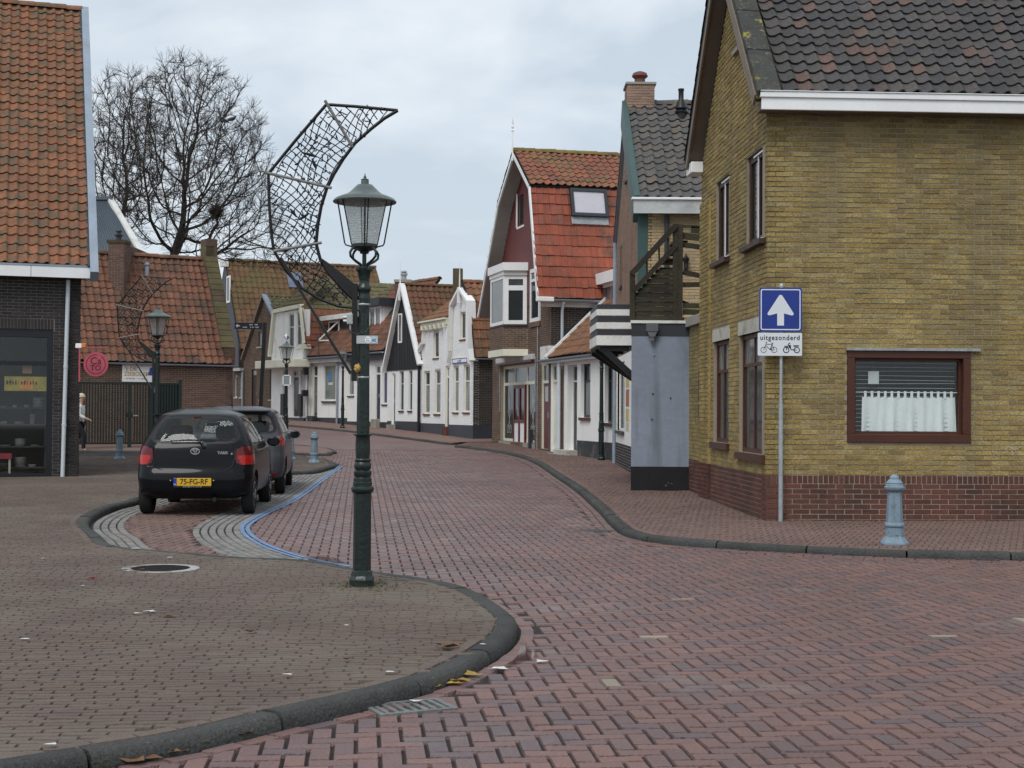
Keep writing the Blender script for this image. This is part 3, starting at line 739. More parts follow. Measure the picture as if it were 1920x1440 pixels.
lay(pr, herring(3, .069, radians(-20), -2, 9, 14, 50, lambda x, y: inpoly(x, y, RPOLY) and not nearRi(x, y)), m_footr, .207, .069, .10, 120, joint=.006, name='paver')
lay(pr, course([p for p in RK if p.x < 9], -KW-.05, .207, .09, 1), m_footr, .207, .09, .10, 0, name='paver')
# ------------------------------------------------------------------ yellow brick corner house (right)
def slopeV(inw, pitch): return (inw.normalized()*cos(pitch) + Vector((0, 0, 1))*sin(pitch)).normalized()
C0 = gnd(1437, 976, .10); gdir = Vector((-.0519, 1, 0)).normalized()
GLEN = 4.75
YG = Fr(C0+gdir*GLEN, C0); YF = Fr(C0, C0 + Vector((gdir.y, -gdir.x, 0)))
ZB = .02
house = thing('brick_house', 'yellow brick corner house with red brick plinth and dark grey tiled roof', 'house', (C0.x, C0.y, 0))
zr = YF.uv(1440, 890)[1]; ze = YF.uv(1500, 214)[1]; FW = 6.6
# street wall with the picture window
wr = YF.rect(1588, 658, 1819, 830); wh = (wr[0]+.03, wr[1]-.03, wr[2]+.03, wr[3]-.03)
outl = [(0, ZB), (FW, ZB), (FW, ze), (0, ze)]
wall(house, YF, outl, [wh], m_mort, thick=.28)
bricks(house, YF, [(0, zr), (FW, zr), (FW, ze), (0, ze)], [wr], m_yel, .0675, .235, .010, .007, nparts=300, rough=.003)
bricks(house, YF, [(0, zr-.112), (FW, zr-.112), (FW, zr), (0, zr)], [], m_redb, .070, .112, .010, .007, soldier=True, nparts=90)
bricks(house, YF, [(0, ZB), (FW, ZB), (FW, zr-.112), (0, zr-.112)], [], m_redb, .0675, .235, .010, .007, v0=zr-.112-.0675*13, nparts=150)
# gable wall to the street with four windows
ap = GLEN/2; zt = ze+ap*1.07
gout = [(0, ZB), (GLEN, ZB), (GLEN, ze+.10), (ap, zt), (0, ze+.10)]
wl = YG.rect(1338, 640, 1367, 826); wl2 = YG.rect(1386, 624, 1434, 850)
wu = YG.rect(1343, 347, 1368, 491); wu2 = YG.rect(1400, 284, 1435, 456)
wl2 = (wl2[0], min(wl2[1], GLEN-.06), wl2[2], wl2[3]); wu2 = (wu2[0], min(wu2[1], GLEN-.06), wu2[2], wu2[3])
wl = (wl[0], wl[1], wl2[2]+.10, wl2[3]); wu = (wu[0], wu[1], wu2[2], wu2[3])
vent = YG.rect(1380, 66, 1389, 92)
H = [wl, wl2, wu, wu2]
wall(house, YG, gout, H, m_mort, thick=.28)
lint = [(r[0]-.06, min(r[1]+.06, GLEN-.01), r[3], r[3]+.19) for r in (wl, wl2)]
bricks(house, YG, [(0, zr), (GLEN, zr), (GLEN, ze+.10), (ap, zt), (0, ze+.10)], H+lint+[vent], m_yel, .0675, .235, .010, .007, nparts=120, rough=.003)
bricks(house, YG, [(0, ZB), (GLEN, ZB), (GLEN, zr), (0, zr)], [], m_redb, .0675, .235, .010, .007, v0=zr-.0675*14, nparts=60)
for (a, b, c, d) in lint: MB().box(YG, a, b, c, d, -.05, .012).build('lintel', m_lint, house)
mb = MB(); mb.box(YG, vent[0], vent[1], vent[2], vent[3], -.05, .004)
vt = mb.build('vent', m_dbrown, house); MB().box(YG, vent[0]-.04, vent[1]+.04, vent[2]-.06, vent[2], -.02, .06).build('sill', m_stone, vt)
# corner pier at the far end of the gable and the low return beyond it
pu = YG.rect(1317, 700, 1333, 760)
MB().box(YG, pu[0], pu[1], zr, ze-.55, 0, .05).build('pier_core', m_yel, house); MB().box(YG, pu[0], pu[1], ZB, zr, 0, .05).build('pier_core', m_redb, house)
bricks(house, YG.back(.05), [(pu[0]-.008, zr), (pu[1]+.008, zr), (pu[1]+.008, ze-.55), (pu[0]-.008, ze-.55)], [], m_yel, .0675, .235, .010, .008)
bricks(house, YG.back(.05), [(pu[0]-.008, ZB), (pu[1]+.008, ZB), (pu[1]+.008, zr), (pu[0]-.008, zr)], [], m_redb, .0675, .235, .010, .008)
# windows
def timber_window(r, split):
    window(house, YG, r, m_brown, .065, .05, cols=(.45,), rows=split, glass=[m_midglass, m_midglass, m_curt, m_curt][:2*(len(split)+1)], sill=(m_brown, .10, .06, .06))
timber_window(wl, (.70,)); timber_window(wl2, (.74,))
for r in (wu, wu2):
    f = window(house, YG, r, m_dbrown, .10, .04, cols=(.5,), glass=m_blkglass, sill=(m_dbrown, .07, .10, .07))
    a, b, c, d = r; q = MB()
    q.box(YG, (a+b)/2-.008, (a+b)/2+.008, c+.05, d-.02, -.045, -.03); q.box(YG, a+.3*(b-a), b-.02, d-.055, d-.03, -.0445, -.02); q.box(YG, (a+b)/2+.013, b-.05, c+.05, c+.062, -.0445, -.032)
    q.build('white_bar', m_white, f)
# picture window: frame, glass, blind slats, half curtain, dim room
a, b, c, d = wr; q = MB(); fw = .10
for (x0, x1, y0, y1, dd) in ((a, b, c, c+fw*1.1, 0), (a, b, d-fw, d, 0), (a, a+fw, c+fw*1.1, d-fw, .002), (b-fw, b, c+fw*1.1, d-fw, .002)): q.box(YF, x0, x1, y0, y1, -.16, .035-dd)
pw = q.build('window', m_brown, house, bevel=.006)
MB().box(YF, a+fw, b-fw, c+fw, d-fw, -.10, -.094).build('pane', m_glass, pw)
q = MB(); q.box(YF, a+fw-.02, b-fw+.02, c+fw, c+fw+.05, -.10, -.05); q.box(YF, a+fw, a+fw+.035, c+fw, d-fw, -.12, -.06); q.box(YF, b-fw-.035, b-fw, c+fw, d-fw, -.12, -.06); q.box(YF, a+fw, b-fw, d-fw-.04, d-fw, -.12, -.06)
q.build('inner_frame', m_brown, pw)
MB().box(YF, a-.02, b+.12, d, d+.035, -.02, .07).build('flashing', m_lead, pw)
m_blind = M('pale_blind_slat', (.42, .44, .43), .5, (3, .1), (30, .05), None)
ns = 17; top = d-fw-.06; botv = c+fw+.06
for k in range(ns):
    v = top - (top-botv)*k/(ns-1); sag = random.uniform(-.012, .012)
    MB().hexa([YF.p(a+fw+.05, v, -.155), YF.p(b-fw-.05, v+sag, -.155), YF.p(b-fw-.05, v+sag+.004, -.180), YF.p(a+fw+.05, v+.004, -.180),
               YF.p(a+fw+.05, v+.003, -.155), YF.p(b-fw-.05, v+sag+.003, -.155), YF.p(b-fw-.05, v+sag+.007, -.180), YF.p(a+fw+.05, v+.007, -.180)]).build('blind_slat', m_blind, pw)
m_cloth = M('white_cloth', (.78, .80, .79), .9, (3, .06), (60, .08), (80, .15))
cu0, cu1, cv0, cv1 = YF.rect(1622, 744, 1797, 811); mb = MB(); n = 90; rows_ = 8
rn = random.Random(4); ph = [rn.uniform(0, 6) for _ in range(6)]
for j in range(rows_+1):
    t = j/rows_; wid = .06*(1-t)
    for i in range(n+1):
        s = i/n; u = cu0-wid*.3 + (cu1-cu0+wid*.6)*s; v = cv0 + (cv1-cv0)*t - .012*abs(sin(s*13*pi))*(t > .9)
        w = -.135 + (.014*sin(s*38+ph[0]+t*.8) + .010*sin(s*61+ph[1]-t) + .008*sin(s*23+ph[2]+2*t))*(1.25-.75*t)
        mb.v.append(YF.p(u, v, w))
for j in range(rows_):
    for i in range(n):
        q0 = j*(n+1)+i; mb.f.append((q0, q0+1, q0+n+2, q0+n+1)); mb.m.append(0)
cur = mb.build('curtain', m_cloth, pw, smooth=True)
q = MB()
for k in range(14):
    u = cu0 + (cu1-cu0)*(k+.3)/14; q.box(YF, u, u+.035, cv1-.02, cv1+.075, -.140, -.136)
q.build('curtain_tab', m_cloth, pw)
MB().tube([YF.p(a+fw, cv1+.06, -.138), YF.p(b-fw, cv1+.06, -.138)], .006).build('curtain_rod', m_white, pw)
m_paper = M('paper', (.55, .56, .55), .8, (5, .05), (40, .05), None)
r4 = YF.rect(1628, 696, 1648, 720, -.11); MB().box(YF, r4[0], r4[1], r4[2], r4[3], -.115, -.112).build('paper_notice', m_paper, pw)
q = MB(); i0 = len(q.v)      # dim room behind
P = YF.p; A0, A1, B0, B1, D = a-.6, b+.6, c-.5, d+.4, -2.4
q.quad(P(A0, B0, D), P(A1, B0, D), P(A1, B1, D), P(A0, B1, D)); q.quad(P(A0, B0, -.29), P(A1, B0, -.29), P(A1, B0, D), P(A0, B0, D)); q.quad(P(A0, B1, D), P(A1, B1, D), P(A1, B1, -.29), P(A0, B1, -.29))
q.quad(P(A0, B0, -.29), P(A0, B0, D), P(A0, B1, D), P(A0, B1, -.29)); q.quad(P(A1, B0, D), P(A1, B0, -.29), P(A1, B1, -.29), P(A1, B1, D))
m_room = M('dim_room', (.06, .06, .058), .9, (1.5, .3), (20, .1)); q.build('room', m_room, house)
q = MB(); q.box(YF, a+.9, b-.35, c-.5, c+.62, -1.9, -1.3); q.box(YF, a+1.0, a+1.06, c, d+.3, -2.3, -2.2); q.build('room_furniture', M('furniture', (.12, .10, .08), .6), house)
# faint chalk scrawl
m_chalk = M('faded_chalk', (.33, .29, .20), .9, (20, .3), (60, .3), None)
q = MB(); g = lambda x, y: YF.uv(x, y)
for pts in ([(1862, 862), (1860, 828), (1864, 826)], [(1858, 858), (1866, 856)], [(1872, 856), (1876, 836), (1874, 830)], [(1869, 844), (1881, 840)], [(1884, 850), (1890, 838), (1897, 842), (1894, 853), (1885, 851)], [(1902, 838), (1904, 852), (1910, 836)], [(1899, 844), (1914, 838)]):
    stroke(q, YF, [g(*p) for p in pts], .012, .016)
q.build('scrawl', m_chalk, house)
# eaves box, gutter and roof
oh = .34; ro = .24; inn = -YF.N
mb = MB(); mb.box(YF, -ro+.1, FW, ze+.00, ze+.10, -.02, oh-.02)
mb.build('soffit', m_soff, house)
mb = MB(); mb.box(YF, -ro+.08, FW, ze-.02, ze+.14, oh-.02, oh+.02); mb.build('fascia', m_white, house, bevel=.008)
mb = MB(); mb.box(YF, -ro+.06, FW, ze+.14, ze+.215, oh-.06, oh+.045); mb.box(YF, -ro+.06, FW, ze+.215, ze+.228, oh+.02, oh+.06); mb.build('gutter', m_white, house, bevel=.01)
pitch = atan(1.07); Vn = slopeV(inn, pitch); e0 = YF.p(0, ze+.20, oh-.02)
slen = (ap+oh-.02)/cos(pitch)
Or = e0 - YF.U*(ro-.36)
tile_roof(house, Or, YF.U, Vn, FW+ro-.36, slen, m_tile_dk, .205, .215, 'pan', nparts=300, skip=lambda u, v: abs(u-2.52) < .45 and v > 3.05, jit=.010)
# far slope
e1 = YG.p(0, 0) ; e1 = Vector((e1.x, e1.y, ze+.2)) - YF.N*(oh-.02)
Vf = slopeV(YF.N, pitch); tile_roof(house, e1+YF.U*FW, -YF.U, Vf, FW+ro, slen, m_tile_dk, .205, .215, 'pan')
ridge(house, YF.p(-ro, ze+.2+slen*sin(pitch)+.01, -ap), YF.p(FW, ze+.2+slen*sin(pitch)+.01, -ap), .13, .38, m_tile_dk)
# mossy verge stones on the near slope (each a slab)
nv = 4; Nn = YF.U.cross(Vn)
for k in range(nv):
    a0 = e0 - YF.U*(ro-.02) + Vn*(slen/nv*k-.04) ; x = YF.U*.33; y = Vn*(slen/nv-.012)
    MB().hexa([a0-Nn*.08, a0+x-Nn*.08, a0+x+y-Nn*.08, a0+y-Nn*.08, a0+Nn*.075, a0+x+Nn*.055, a0+x+y+Nn*.055, a0+y+Nn*.075]).build('verge_stone', m_conc, house, bevel=.02)
# barge boards and soffit under the overhanging verge
for (e, V_, sgn) in ((e0, Vn, 1), (e1, Vf, -1)):
    Nn2 = (YF.U.cross(V_) if sgn > 0 else V_.cross(YF.U))
    if Nn2.z < 0: Nn2 = -Nn2
    A = e - YF.U*ro - Nn2*.10; B_ = A + V_*slen
    MB().hexa([A-Nn2*.10, A+YF.U*.03-Nn2*.10, B_+YF.U*.03-Nn2*.10, B_-Nn2*.10, A+Nn2*.07, A+YF.U*.03+Nn2*.07, B_+YF.U*.03+Nn2*.07, B_+Nn2*.07]).build('bargeboard', m_soff, house)
    A = e - YF.U*(ro-.03) - Nn2*.12; B_ = A + V_*slen
    MB().hexa([A-Nn2*.02, A+YF.U*ro-Nn2*.02, B_+YF.U*ro-Nn2*.02, B_-Nn2*.02, A, A+YF.U*ro, B_+YF.U*ro, B_]).build('verge_soffit', m_soff, house)
# white box end of the far gutter
q = MB(); q.box(YF, -ro+.04, .02, ze-.02, ze+.16, -GLEN-oh-.03, -GLEN+.10); q.build('eaves_end', m_white, house, bevel=.01)
q = MB(); q.box(YF, -ro+.02, FW, ze+.14, ze+.22, -GLEN-oh-.05, -GLEN-oh+.06); q.build('gutter', m_white, house, bevel=.01)
# roof window at the top right
sk = e0 + YF.U*2.30 + Vn*3.22; Nn = YF.U.cross(Vn)
def slab(o, u0, u1, v0, v1, n0, n1, U, V, N): return [o+U*u0+V*v0+N*n0, o+U*u1+V*v0+N*n0, o+U*u1+V*v1+N*n0, o+U*u0+V*v1+N*n0, o+U*u0+V*v0+N*n1, o+U*u1+V*v0+N*n1, o+U*u1+V*v1+N*n1, o+U*u0+V*v1+N*n1]
q = MB()
for (x0, x1, y0, y1) in ((-.06, .62, -.06, 0), (-.06, .62, .8, .86), (-.06, 0, 0, .8), (.56, .62, 0, .8)): q.hexa(slab(sk, x0, x1, y0, y1, 0, .12, YF.U, Vn, Nn))
rw = q.build('roof_window', M('maroon_frame', (.05, .015, .03), .4), house)
m_skyg = M('sky_glass', (.35, .37, .40), .08, (2, .1), (9, .05), None, spec=.8)
MB().hexa(slab(sk, 0, .56, 0, .8, .05, .08, YF.U, Vn, Nn)).build('pane', m_skyg, rw)
MB().hexa(slab(sk, -.16, .72, -.2, -.06, .02, .05, YF.U, Vn, Nn)).build('apron', M('rusty_apron', (.22, .10, .04), .7, (12, .4), (40, .3)), rw)
# back and far walls so the shell is closed
mb = MB(); mb.box(YF, FW-.2, FW, ZB, ze, -GLEN, -.3); mb.box(YF, 0, FW, ZB, ze, -GLEN+.01, -GLEN+.25); mb.build('back_wall', m_mort, house)

# low return wall between the pier and the annex
rt = Fr(C0+gdir*(GLEN+1.5), C0+gdir*(GLEN+.001)); rz_ = rt.uv(1310, 606)[1]
wall(house, rt, [(0, ZB), (1.5, ZB), (1.5, rz_), (0, rz_)], [], m_mort, 'return_wall', w=-.06)
bricks(house, rt, [(0, zr), (1.5, zr), (1.5, rz_), (0, rz_)], [], m_yel, .0675, .235, .010, .007, w=-.06)
bricks(house, rt, [(0, ZB), (1.5, ZB), (1.5, zr), (0, zr)], [], m_redb, .0675, .235, .010, .007, w=-.06)
MB().box(rt, -.1, 1.5, rz_, rz_+.16, -.3, .02).build('return_coping', m_stone, house)
r = rt.rect(1311, 694, 1316, 790, -.05); MB().box(rt, r[0], r[1], r[2], r[3], -.06, -.035).build('narrow_window', m_dbrown, house)
# ------------------------------------------------------------------ dark brick shop (left)
cr = gnd(147, 893, .10); cr = Vector((cr.x, cr.y, 0)); sdir = Vector((.945, .327, 0)).normalized(); SW = 6.0
SF = Fr(cr - sdir*SW, cr)
shop = thing('brick_shop', 'dark brown brick shop with orange tiled roof and white gutter board', 'shop', (cr.x, cr.y, 0))
zb = hz(cr.y)-.1; zg = SF.uv(100, 521)[1]
uo = SF.uv(99, 750)[0]; vo0 = SF.uv(60, 897)[1]; vo1 = SF.uv(60, 617)[1]
opening = (uo-2.6, uo, vo0, vo1)
outl = [(0, zb), (SW, zb), (SW, zg+.3), (0, zg+.3)]
wall(shop, SF, outl, [opening], m_mortd, thick=.3)
sold = (uo-2.8, uo+.02, vo1, vo1+.215)
bricks(shop, SF, outl, [opening, sold], m_dkb, .062, .22, .011, .008, nparts=300)
bricks(shop, SF, [(sold[0], sold[2]), (sold[1], sold[2]), (sold[1], sold[3]), (sold[0], sold[3])], [], m_dkb, .0625, .215, .011, .008, soldier=True)
sr = SF.side_r(); wall(shop, sr, [(0, zb), (6, zb), (6, zg+.3), (3, zg+4.0), (0, zg+.3)], [], m_mortd)
bricks(shop, sr, [(0, zb), (6, zb), (6, zg+.3), (3, zg+4.0), (0, zg+.3)], [], m_dkb, .062, .22, .011, .008)
# shop front
a, b, c, d = opening; q = MB(); fw = .09; vt = SF.uv(60, 681)[1]
q.box(SF, b-fw-.03, b, c, d, -.14, -.02); q.box(SF, a, b-fw-.03, d-.16, d, -.14, -.021); q.box(SF, a, b-fw-.03, c, c+.10, -.14, -.022); q.box(SF, a, b-fw-.03, vt-.04, vt+.04, -.13, -.024); q.box(SF, b-1.45, b-1.38, c+.10, d-.16, -.13, -.026)
m_anth = M('anthracite_frame', (.013, .015, .02), .35, (3, .1), (40, .05), None)
sf = q.build('shop_window', m_anth, shop)
for (x0, x1, y0, y1) in ((b-1.38, b-fw-.03, c+.10, vt-.04), (b-1.38, b-fw-.03, vt+.04, d-.16), (a, b-1.45, c+.10, vt-.04), (a, b-1.45, vt+.04, d-.16)):
    MB().box(SF, x0, x1, y0, y1, -.09, -.084).build('pane', m_glass, sf)
# room with shelves and crockery
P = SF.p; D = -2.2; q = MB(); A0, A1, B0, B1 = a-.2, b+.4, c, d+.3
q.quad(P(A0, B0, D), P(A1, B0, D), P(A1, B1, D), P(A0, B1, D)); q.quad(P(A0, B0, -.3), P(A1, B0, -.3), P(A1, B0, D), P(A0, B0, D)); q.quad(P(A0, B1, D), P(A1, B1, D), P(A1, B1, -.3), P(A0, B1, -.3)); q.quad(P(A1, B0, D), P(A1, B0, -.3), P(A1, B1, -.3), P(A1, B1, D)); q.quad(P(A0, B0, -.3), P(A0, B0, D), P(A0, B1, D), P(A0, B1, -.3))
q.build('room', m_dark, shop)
rk = thing('shelf_rack', 'dark shelf rack with stacked crockery behind the shop window', 'shelf', SF.p(b-.62, c, -.8)); m_shelf = M('shelf_wood', (.05, .045, .04), .7)
q = MB(); [q.box(SF, x, x+.04, c+.01, c+2.0, -1.0, -.6) for x in (b-1.12, b-.14)]; q.build('upright', m_shelf, rk)
shv = [SF.uv(60, y)[1] for y in (878, 838, 796, 764)]
m_crock = M('crockery', [(.42, .42, .40), (.30, .29, .26), (.5, .5, .48), (.22, .21, .2)], .4)
for k, v in enumerate(shv):
    MB().box(SF, b-1.08, b-.14, v-.025, v, -1.0, -.55).build('shelf', m_shelf, rk)
rn = random.Random(5)
for k, v in enumerate(shv):
    u = b-1.0
    while u < b-.3:
        r = rn.uniform(.05, .12); hh = rn.choice((.03, .05, .08, .16, .2)); cpt = SF.p(u+r, v, -.72)
        o = thing('crockery_stack', 'pale crockery stack on the %s of the rack behind the shop window' % ('lowest shelf', 'second shelf up', 'third shelf up', 'top shelf')[k], 'crockery', cpt, group='crockery on the shop shelves')
        nn = max(1, int(hh/.025)); q = MB()
        for t in range(nn): q.lathe([(r*.6, t*.025+.001), (r, t*.025+.018), (r*.98, t*.025+.023), (r*.5, t*.025+.01)], 14)
        q.build('plates', m_crock, o, smooth=True, local=True)
        u += 2*r+rn.uniform(.03, .12)
m_post = M('yellow_poster', (.28, .22, .04), .7, (3, .4), (20, .2), None); m_orange = M('orange_print', (.55, .20, .04), .6, (5, .2), (20, .1), None)
r = SF.rect(8, 706, 92, 733, -.12); pst = thing('window_poster', 'yellow and orange poster hanging behind the shop window glass', 'poster', SF.p((r[0]+r[1])/2, r[2], -.13))
MB().box(SF, r[0], r[1], r[2], r[3], -.135, -.131).build('sheet', m_post, pst)
r2 = SF.rect(38, 712, 62, 730, -.12); MB().box(SF, r2[0], r2[1], r2[2], r2[3], -.131, -.128).build('orange_block', m_orange, pst)
r2 = SF.rect(42, 681, 60, 700, -.12); MB().box(SF, r2[0], r2[1], r2[2], r2[3], -.131, -.128).build('orange_block', M('faded_orange_print', (.26, .13, .06), .6), pst)
r3 = SF.rect(12, 712, 72, 722, -.12); m_ink = M('dark_ink', (.03, .025, .01), .7)
marks(pst, SF, (r3[0]+r3[1])/2, (r3[2]+r3[3])/2, r3[1]-r3[0], .09, m_ink, -.127, 11)
rb = SF.rect(0, 850, 22, 860, -.5); tb = thing('display_table', 'small red topped display table inside the shop', 'table', SF.p((rb[0]+rb[1])/2, c, -.6))
q = MB(); q.box(SF, rb[0]-.5, rb[1], rb[2], rb[3], -.9, -.3); q.build('top', M('red_cloth', (.25, .03, .04), .7), tb)
for x in (rb[0]-.45, rb[1]-.06):
    for w in (-.85, -.36): MB().box(SF, x, x+.04, c, rb[2], w, w+.04).build('leg', M('pale_leg', (.4, .38, .3), .6), tb)
# gutter board and downpipe
r0 = SF.uv(182, 510, .35)[0]; g0 = SF.uv(100, 520, .35)[1]; g1 = SF.uv(100, 499, .35)[1]
q = MB(); q.box(SF, -.3, r0, g0, g1, .31, .35); q.box(SF, r0-.03, r0-.0001, g0, g1, -.4, .31); fb = q.build('fascia', m_white, shop, bevel=.006)
MB().box(SF, -.3, r0-.03, g0+.02, g0+.05, -.02, .31).build('soffit', m_dgrey, shop)
MB().box(SF, -.3, r0, g1, g1+.035, .12, .36).build('gutter', m_zinc, shop)
ju = SF.uv(58, 510, .35)[0]; MB().box(SF, ju-.004, ju+.004, g0, g1, .3505, .352).build('board_joint', m_dgrey, fb)
p0 = SF.uv(128, 525, .08); p1 = SF.uv(117, 904, .08)
dp = pipe(shop, [SF.p(p0[0], p0[1], .08), SF.p(p1[0], p1[1], .08)], .042, m_pvc)
for t in (.43, .72):
    u = p0[0]+(p1[0]-p0[0])*t; v = p0[1]+(p1[1]-p0[1])*t; MB().lathe([(.046, -.03), (.048, .03)], 12, SF.p(u, v, .08)).build('joint_collar', m_pvc, dp, smooth=True)
# roof
pit = radians(50); Vn = slopeV(-SF.N, pit); e0 = SF.p(-.3, g1+.02, .30)
vp = SF.uv(170, 490, .3)[0]; rl = vp+.3-.02; sl_ = 7.1
while proj(e0+SF.U*(rl-1)+Vn*sl_)[1] > 14: sl_ += .05
tile_roof(shop, e0, SF.U, Vn, rl, sl_, m_tile_o, .198, .262, 'pan', nparts=300, jit=.010)
A = e0 + Vn*sl_; ridge(shop, A-Vector((0, 0, .0)), A+SF.U*rl, .12, .36, m_tile_o)
Nn = SF.U.cross(Vn); V0 = e0+SF.U*(rl+.005)
MB().hexa(slab(V0, 0, .16, -.25, sl_+.05, -.16, .11, SF.U, Vn, Nn)).build('verge_flashing', m_zinc, shop)
MB().hexa(slab(V0, -.05, .0, -.05, sl_, -.04, .075, SF.U, Vn, Nn)).build('verge_edge', m_dgrey, shop)
bk = SF.p(0, 0, 0)
Vb = slopeV(SF.N, pit); top = A; e2 = top + SF.U*rl - Vb*sl_
MB().hexa(slab(e2, 0, rl, 0, sl_, -.1, 0, -SF.U, Vb, (-SF.U).cross(Vb))).build('rear_slope', m_tile_o, shop)
# hanging round sign and the amber flasher on the side wall
hs = at(180, 683, 28.4); hf = Fr((hs.x-.5, hs.y), (hs.x+.5, hs.y)); m_pink = M('dusty_pink', (.42, .075, .105), .55, (4, .08), (30, .05), None)
hang = thing('round_sign', 'round dusty pink hanging sign with handwritten lettering at the brick shop corner', 'sign', (hs.x, hs.y, hs.z))
R_ = 23/2700*28.4; n = 36
MB().prism(hf, [(.5+R_*cos(2*pi*k/n), hs.z+R_*sin(2*pi*k/n)) for k in range(n)], -.015, .015).build('disc', m_pink, hang)
bx = at(150, 655, 28.4).x; q = MB(); q.box(hf, bx-hf.O.x-.02, .5+.22, hs.z+R_+.085, hs.z+R_+.105, -.012, .012); q.box(hf, bx-hf.O.x-.02, bx-hf.O.x+.01, hs.z-.35, hs.z+R_+.085, -.014, .014)
for du in (-.06, .06): q.box(hf, .5+du-.006, .5+du+.006, hs.z+R_-.02, hs.z+R_+.09, -.006, .006)
q.build('bracket', m_pink, hang)
m_ink2 = M('sign_ink', (.05, .012, .02), .6)
text(hang, hf, 'Ca', .5, hs.z+.062, .20, m_ink2, .018); text(hang, hf, 'TO', .5, hs.z-.075, .15, m_ink2, .018)
q = MB(); rr = R_*.78
for k in range(26):
    if k in (4, 5): continue
    a0, a1 = 2*pi*k/26, 2*pi*(k+1)/26; stroke(q, hf, [(.5+rr*cos(a0), hs.z+rr*sin(a0)), (.5+rr*cos(a1), hs.z+rr*sin(a1))], .012, .017)
q.build('drawn_ring', m_ink2, hang)
fl = at(152, 648, 28.0); ff = Fr((fl.x-.5, fl.y), (fl.x+.5, fl.y)); fz = thing('alarm_beacon', 'small white and amber alarm beacon fixed at the brick shop corner', 'beacon', (fl.x, fl.y, fl.z))
MB().box(ff, .40, .52, fl.z-.05, fl.z+.04, -.04, .04).build('housing', m_white, fz, bevel=.01); MB().box(ff, .52, .60, fl.z-.04, fl.z+.045, -.035, .035).build('lens', m_orange, fz, bevel=.012)

# ------------------------------------------------------------------ restaurant house behind the gate
Rc = at(437, 680, 50.0); Rc = Vector((Rc.x, Rc.y, 0)); rd = Vector((.84, .545, 0)).normalized(); RW = 9.0
RF = Fr(Rc-rd*RW, Rc); rest = thing('restaurant_house', 'russet brick restaurant house with steep orange tiled roof behind the green gate', 'house', (Rc.x, Rc.y, hz(50)))
ze = RF.uv(430, 675)[1]; zb = hz(50)-.4
outl = [(0, zb), (RW, zb), (RW, ze), (0, ze)]; wall(rest, RF, outl, [], m_mort)
bricks(rest, RF, outl, [], m_rstb, .064, .22, .011, .006)
hd = 2.05; zrid = RF.back(-hd).uv(392, 489)[1]; pit = math.atan2(zrid-ze, hd); Vn = slopeV(-RF.N, pit); slh = hd/cos(pit)+.18
e0 = RF.p(0, ze, 0) - Vn*.18
tile_roof(rest, e0, RF.U, Vn, RW-.1, slh, m_tile_r, .235, .285, 'pan', nparts=300, jit=.014)
Vb = slopeV(RF.N, pit); tp = e0+Vn*slh
MB().hexa(slab(tp+RF.U*RW-Vb*slh, 0, RW, 0, slh, -.1, 0, -RF.U, Vb, (-RF.U).cross(Vb))).build('rear_slope', m_tile_r, rest)
ridge(rest, tp, tp+RF.U*(RW-.2), .12, .36, m_tile_r)
gutter(rest, e0-Vector((0, 0, .03))+RF.N*.05, e0+RF.U*(RW+.1)-Vector((0, 0, .03))+RF.N*.05, .06)
# brick parapet gable at the right end, mossy on top
sr = RF.side_r(); pz = .34
prof = [(-.05, ze-.2), (.25, ze-.2), (hd+.2, zrid+.12), (hd+.2, zrid+.75), (hd-.35, zrid+.75), (hd-.35, zrid+.12), (-.05, ze+.42)]
q = MB(); q.prism(Fr(sr.p(0, 0, .05), sr.p(1, 0, .05)), prof, -.42, 0); q.build('parapet', m_brb, rest)
wall(rest, sr, [(0, zb), (2*hd, zb), (2*hd, ze), (hd, zrid), (0, ze)], [], m_brb)
m_mossb = M('mossy_brick', [(.09, .08, .04), (.12, .10, .05), (.08, .06, .04)], .95, (2, .3), (40, .3), (40, .6))
fp = Fr(sr.p(0, 0, .055), sr.p(1, 0, .055))
bricks(rest, RF.back(.055), [(RW-.36, ze-.05), (RW+.05, ze-.05), (RW+.05, ze+.42), (RW-.36, ze+.42)], [], m_brb, .064, .22)
q = MB()
for t in range(16):
    f0, f1 = t/16, (t+1)/16
    p0 = sr.p(-.05+(hd-.3)*f0, ze+.42+(zrid-.30-ze)*f0, -.20); p1 = sr.p(-.05+(hd-.3)*f1, ze+.42+(zrid-.30-ze)*f1, -.20)
    q.bar(p0, p1+(p0-p1)*.08, .48, .07)
q.build('coping', m_mossb, rest)
q = MB(); q.prism(Fr(sr.p(0, 0, -.02), sr.p(1, 0, -.02)), [(hd-.35, zrid-.3), (hd+.15, zrid-.3), (hd+.15, zrid+.50), (hd-.35, zrid+.50)], -.36, 0); q.build('parapet_stack', m_mossb, rest)
# chimney breast on the slope
cb = at(217, 560, 49.0); w_ = 15/2700*49; cbf = Fr((cb.x-w_, cb.y), (cb.x+w_, cb.y)); ct = cbf.uv(217, 455)[1]
q = MB(); q.box(cbf, 0, 2*w_, ze+.6, ct, -3.0, -.02); ch = q.build('chimney', m_mort, rest)
bricks(ch, cbf, [(0, ze+.8), (2*w_, ze+.8), (2*w_, ct), (0, ct)], [], m_rstb, .064, .22, w=-.02)
bricks(ch, cbf.side_r(), [(0, ze+.8), (2.5, ze+.8), (2.5, ct), (0, ct)], [], m_rstb, .064, .22)
MB().box(cbf, -.05, 2*w_+.05, ct, ct+.10, -.7, .03).build('chimney_cap', m_mossb, ch)
MB().lathe([(.10, 0), (.10, .15), (.15, .17), (.15, .2), (.08, .22), (.08, .30), (.12, .32), (.10, .36)], 12, cbf.p(w_, ct+.1, -.3)).build('chimney_pot', m_dgrey, ch, smooth=True)
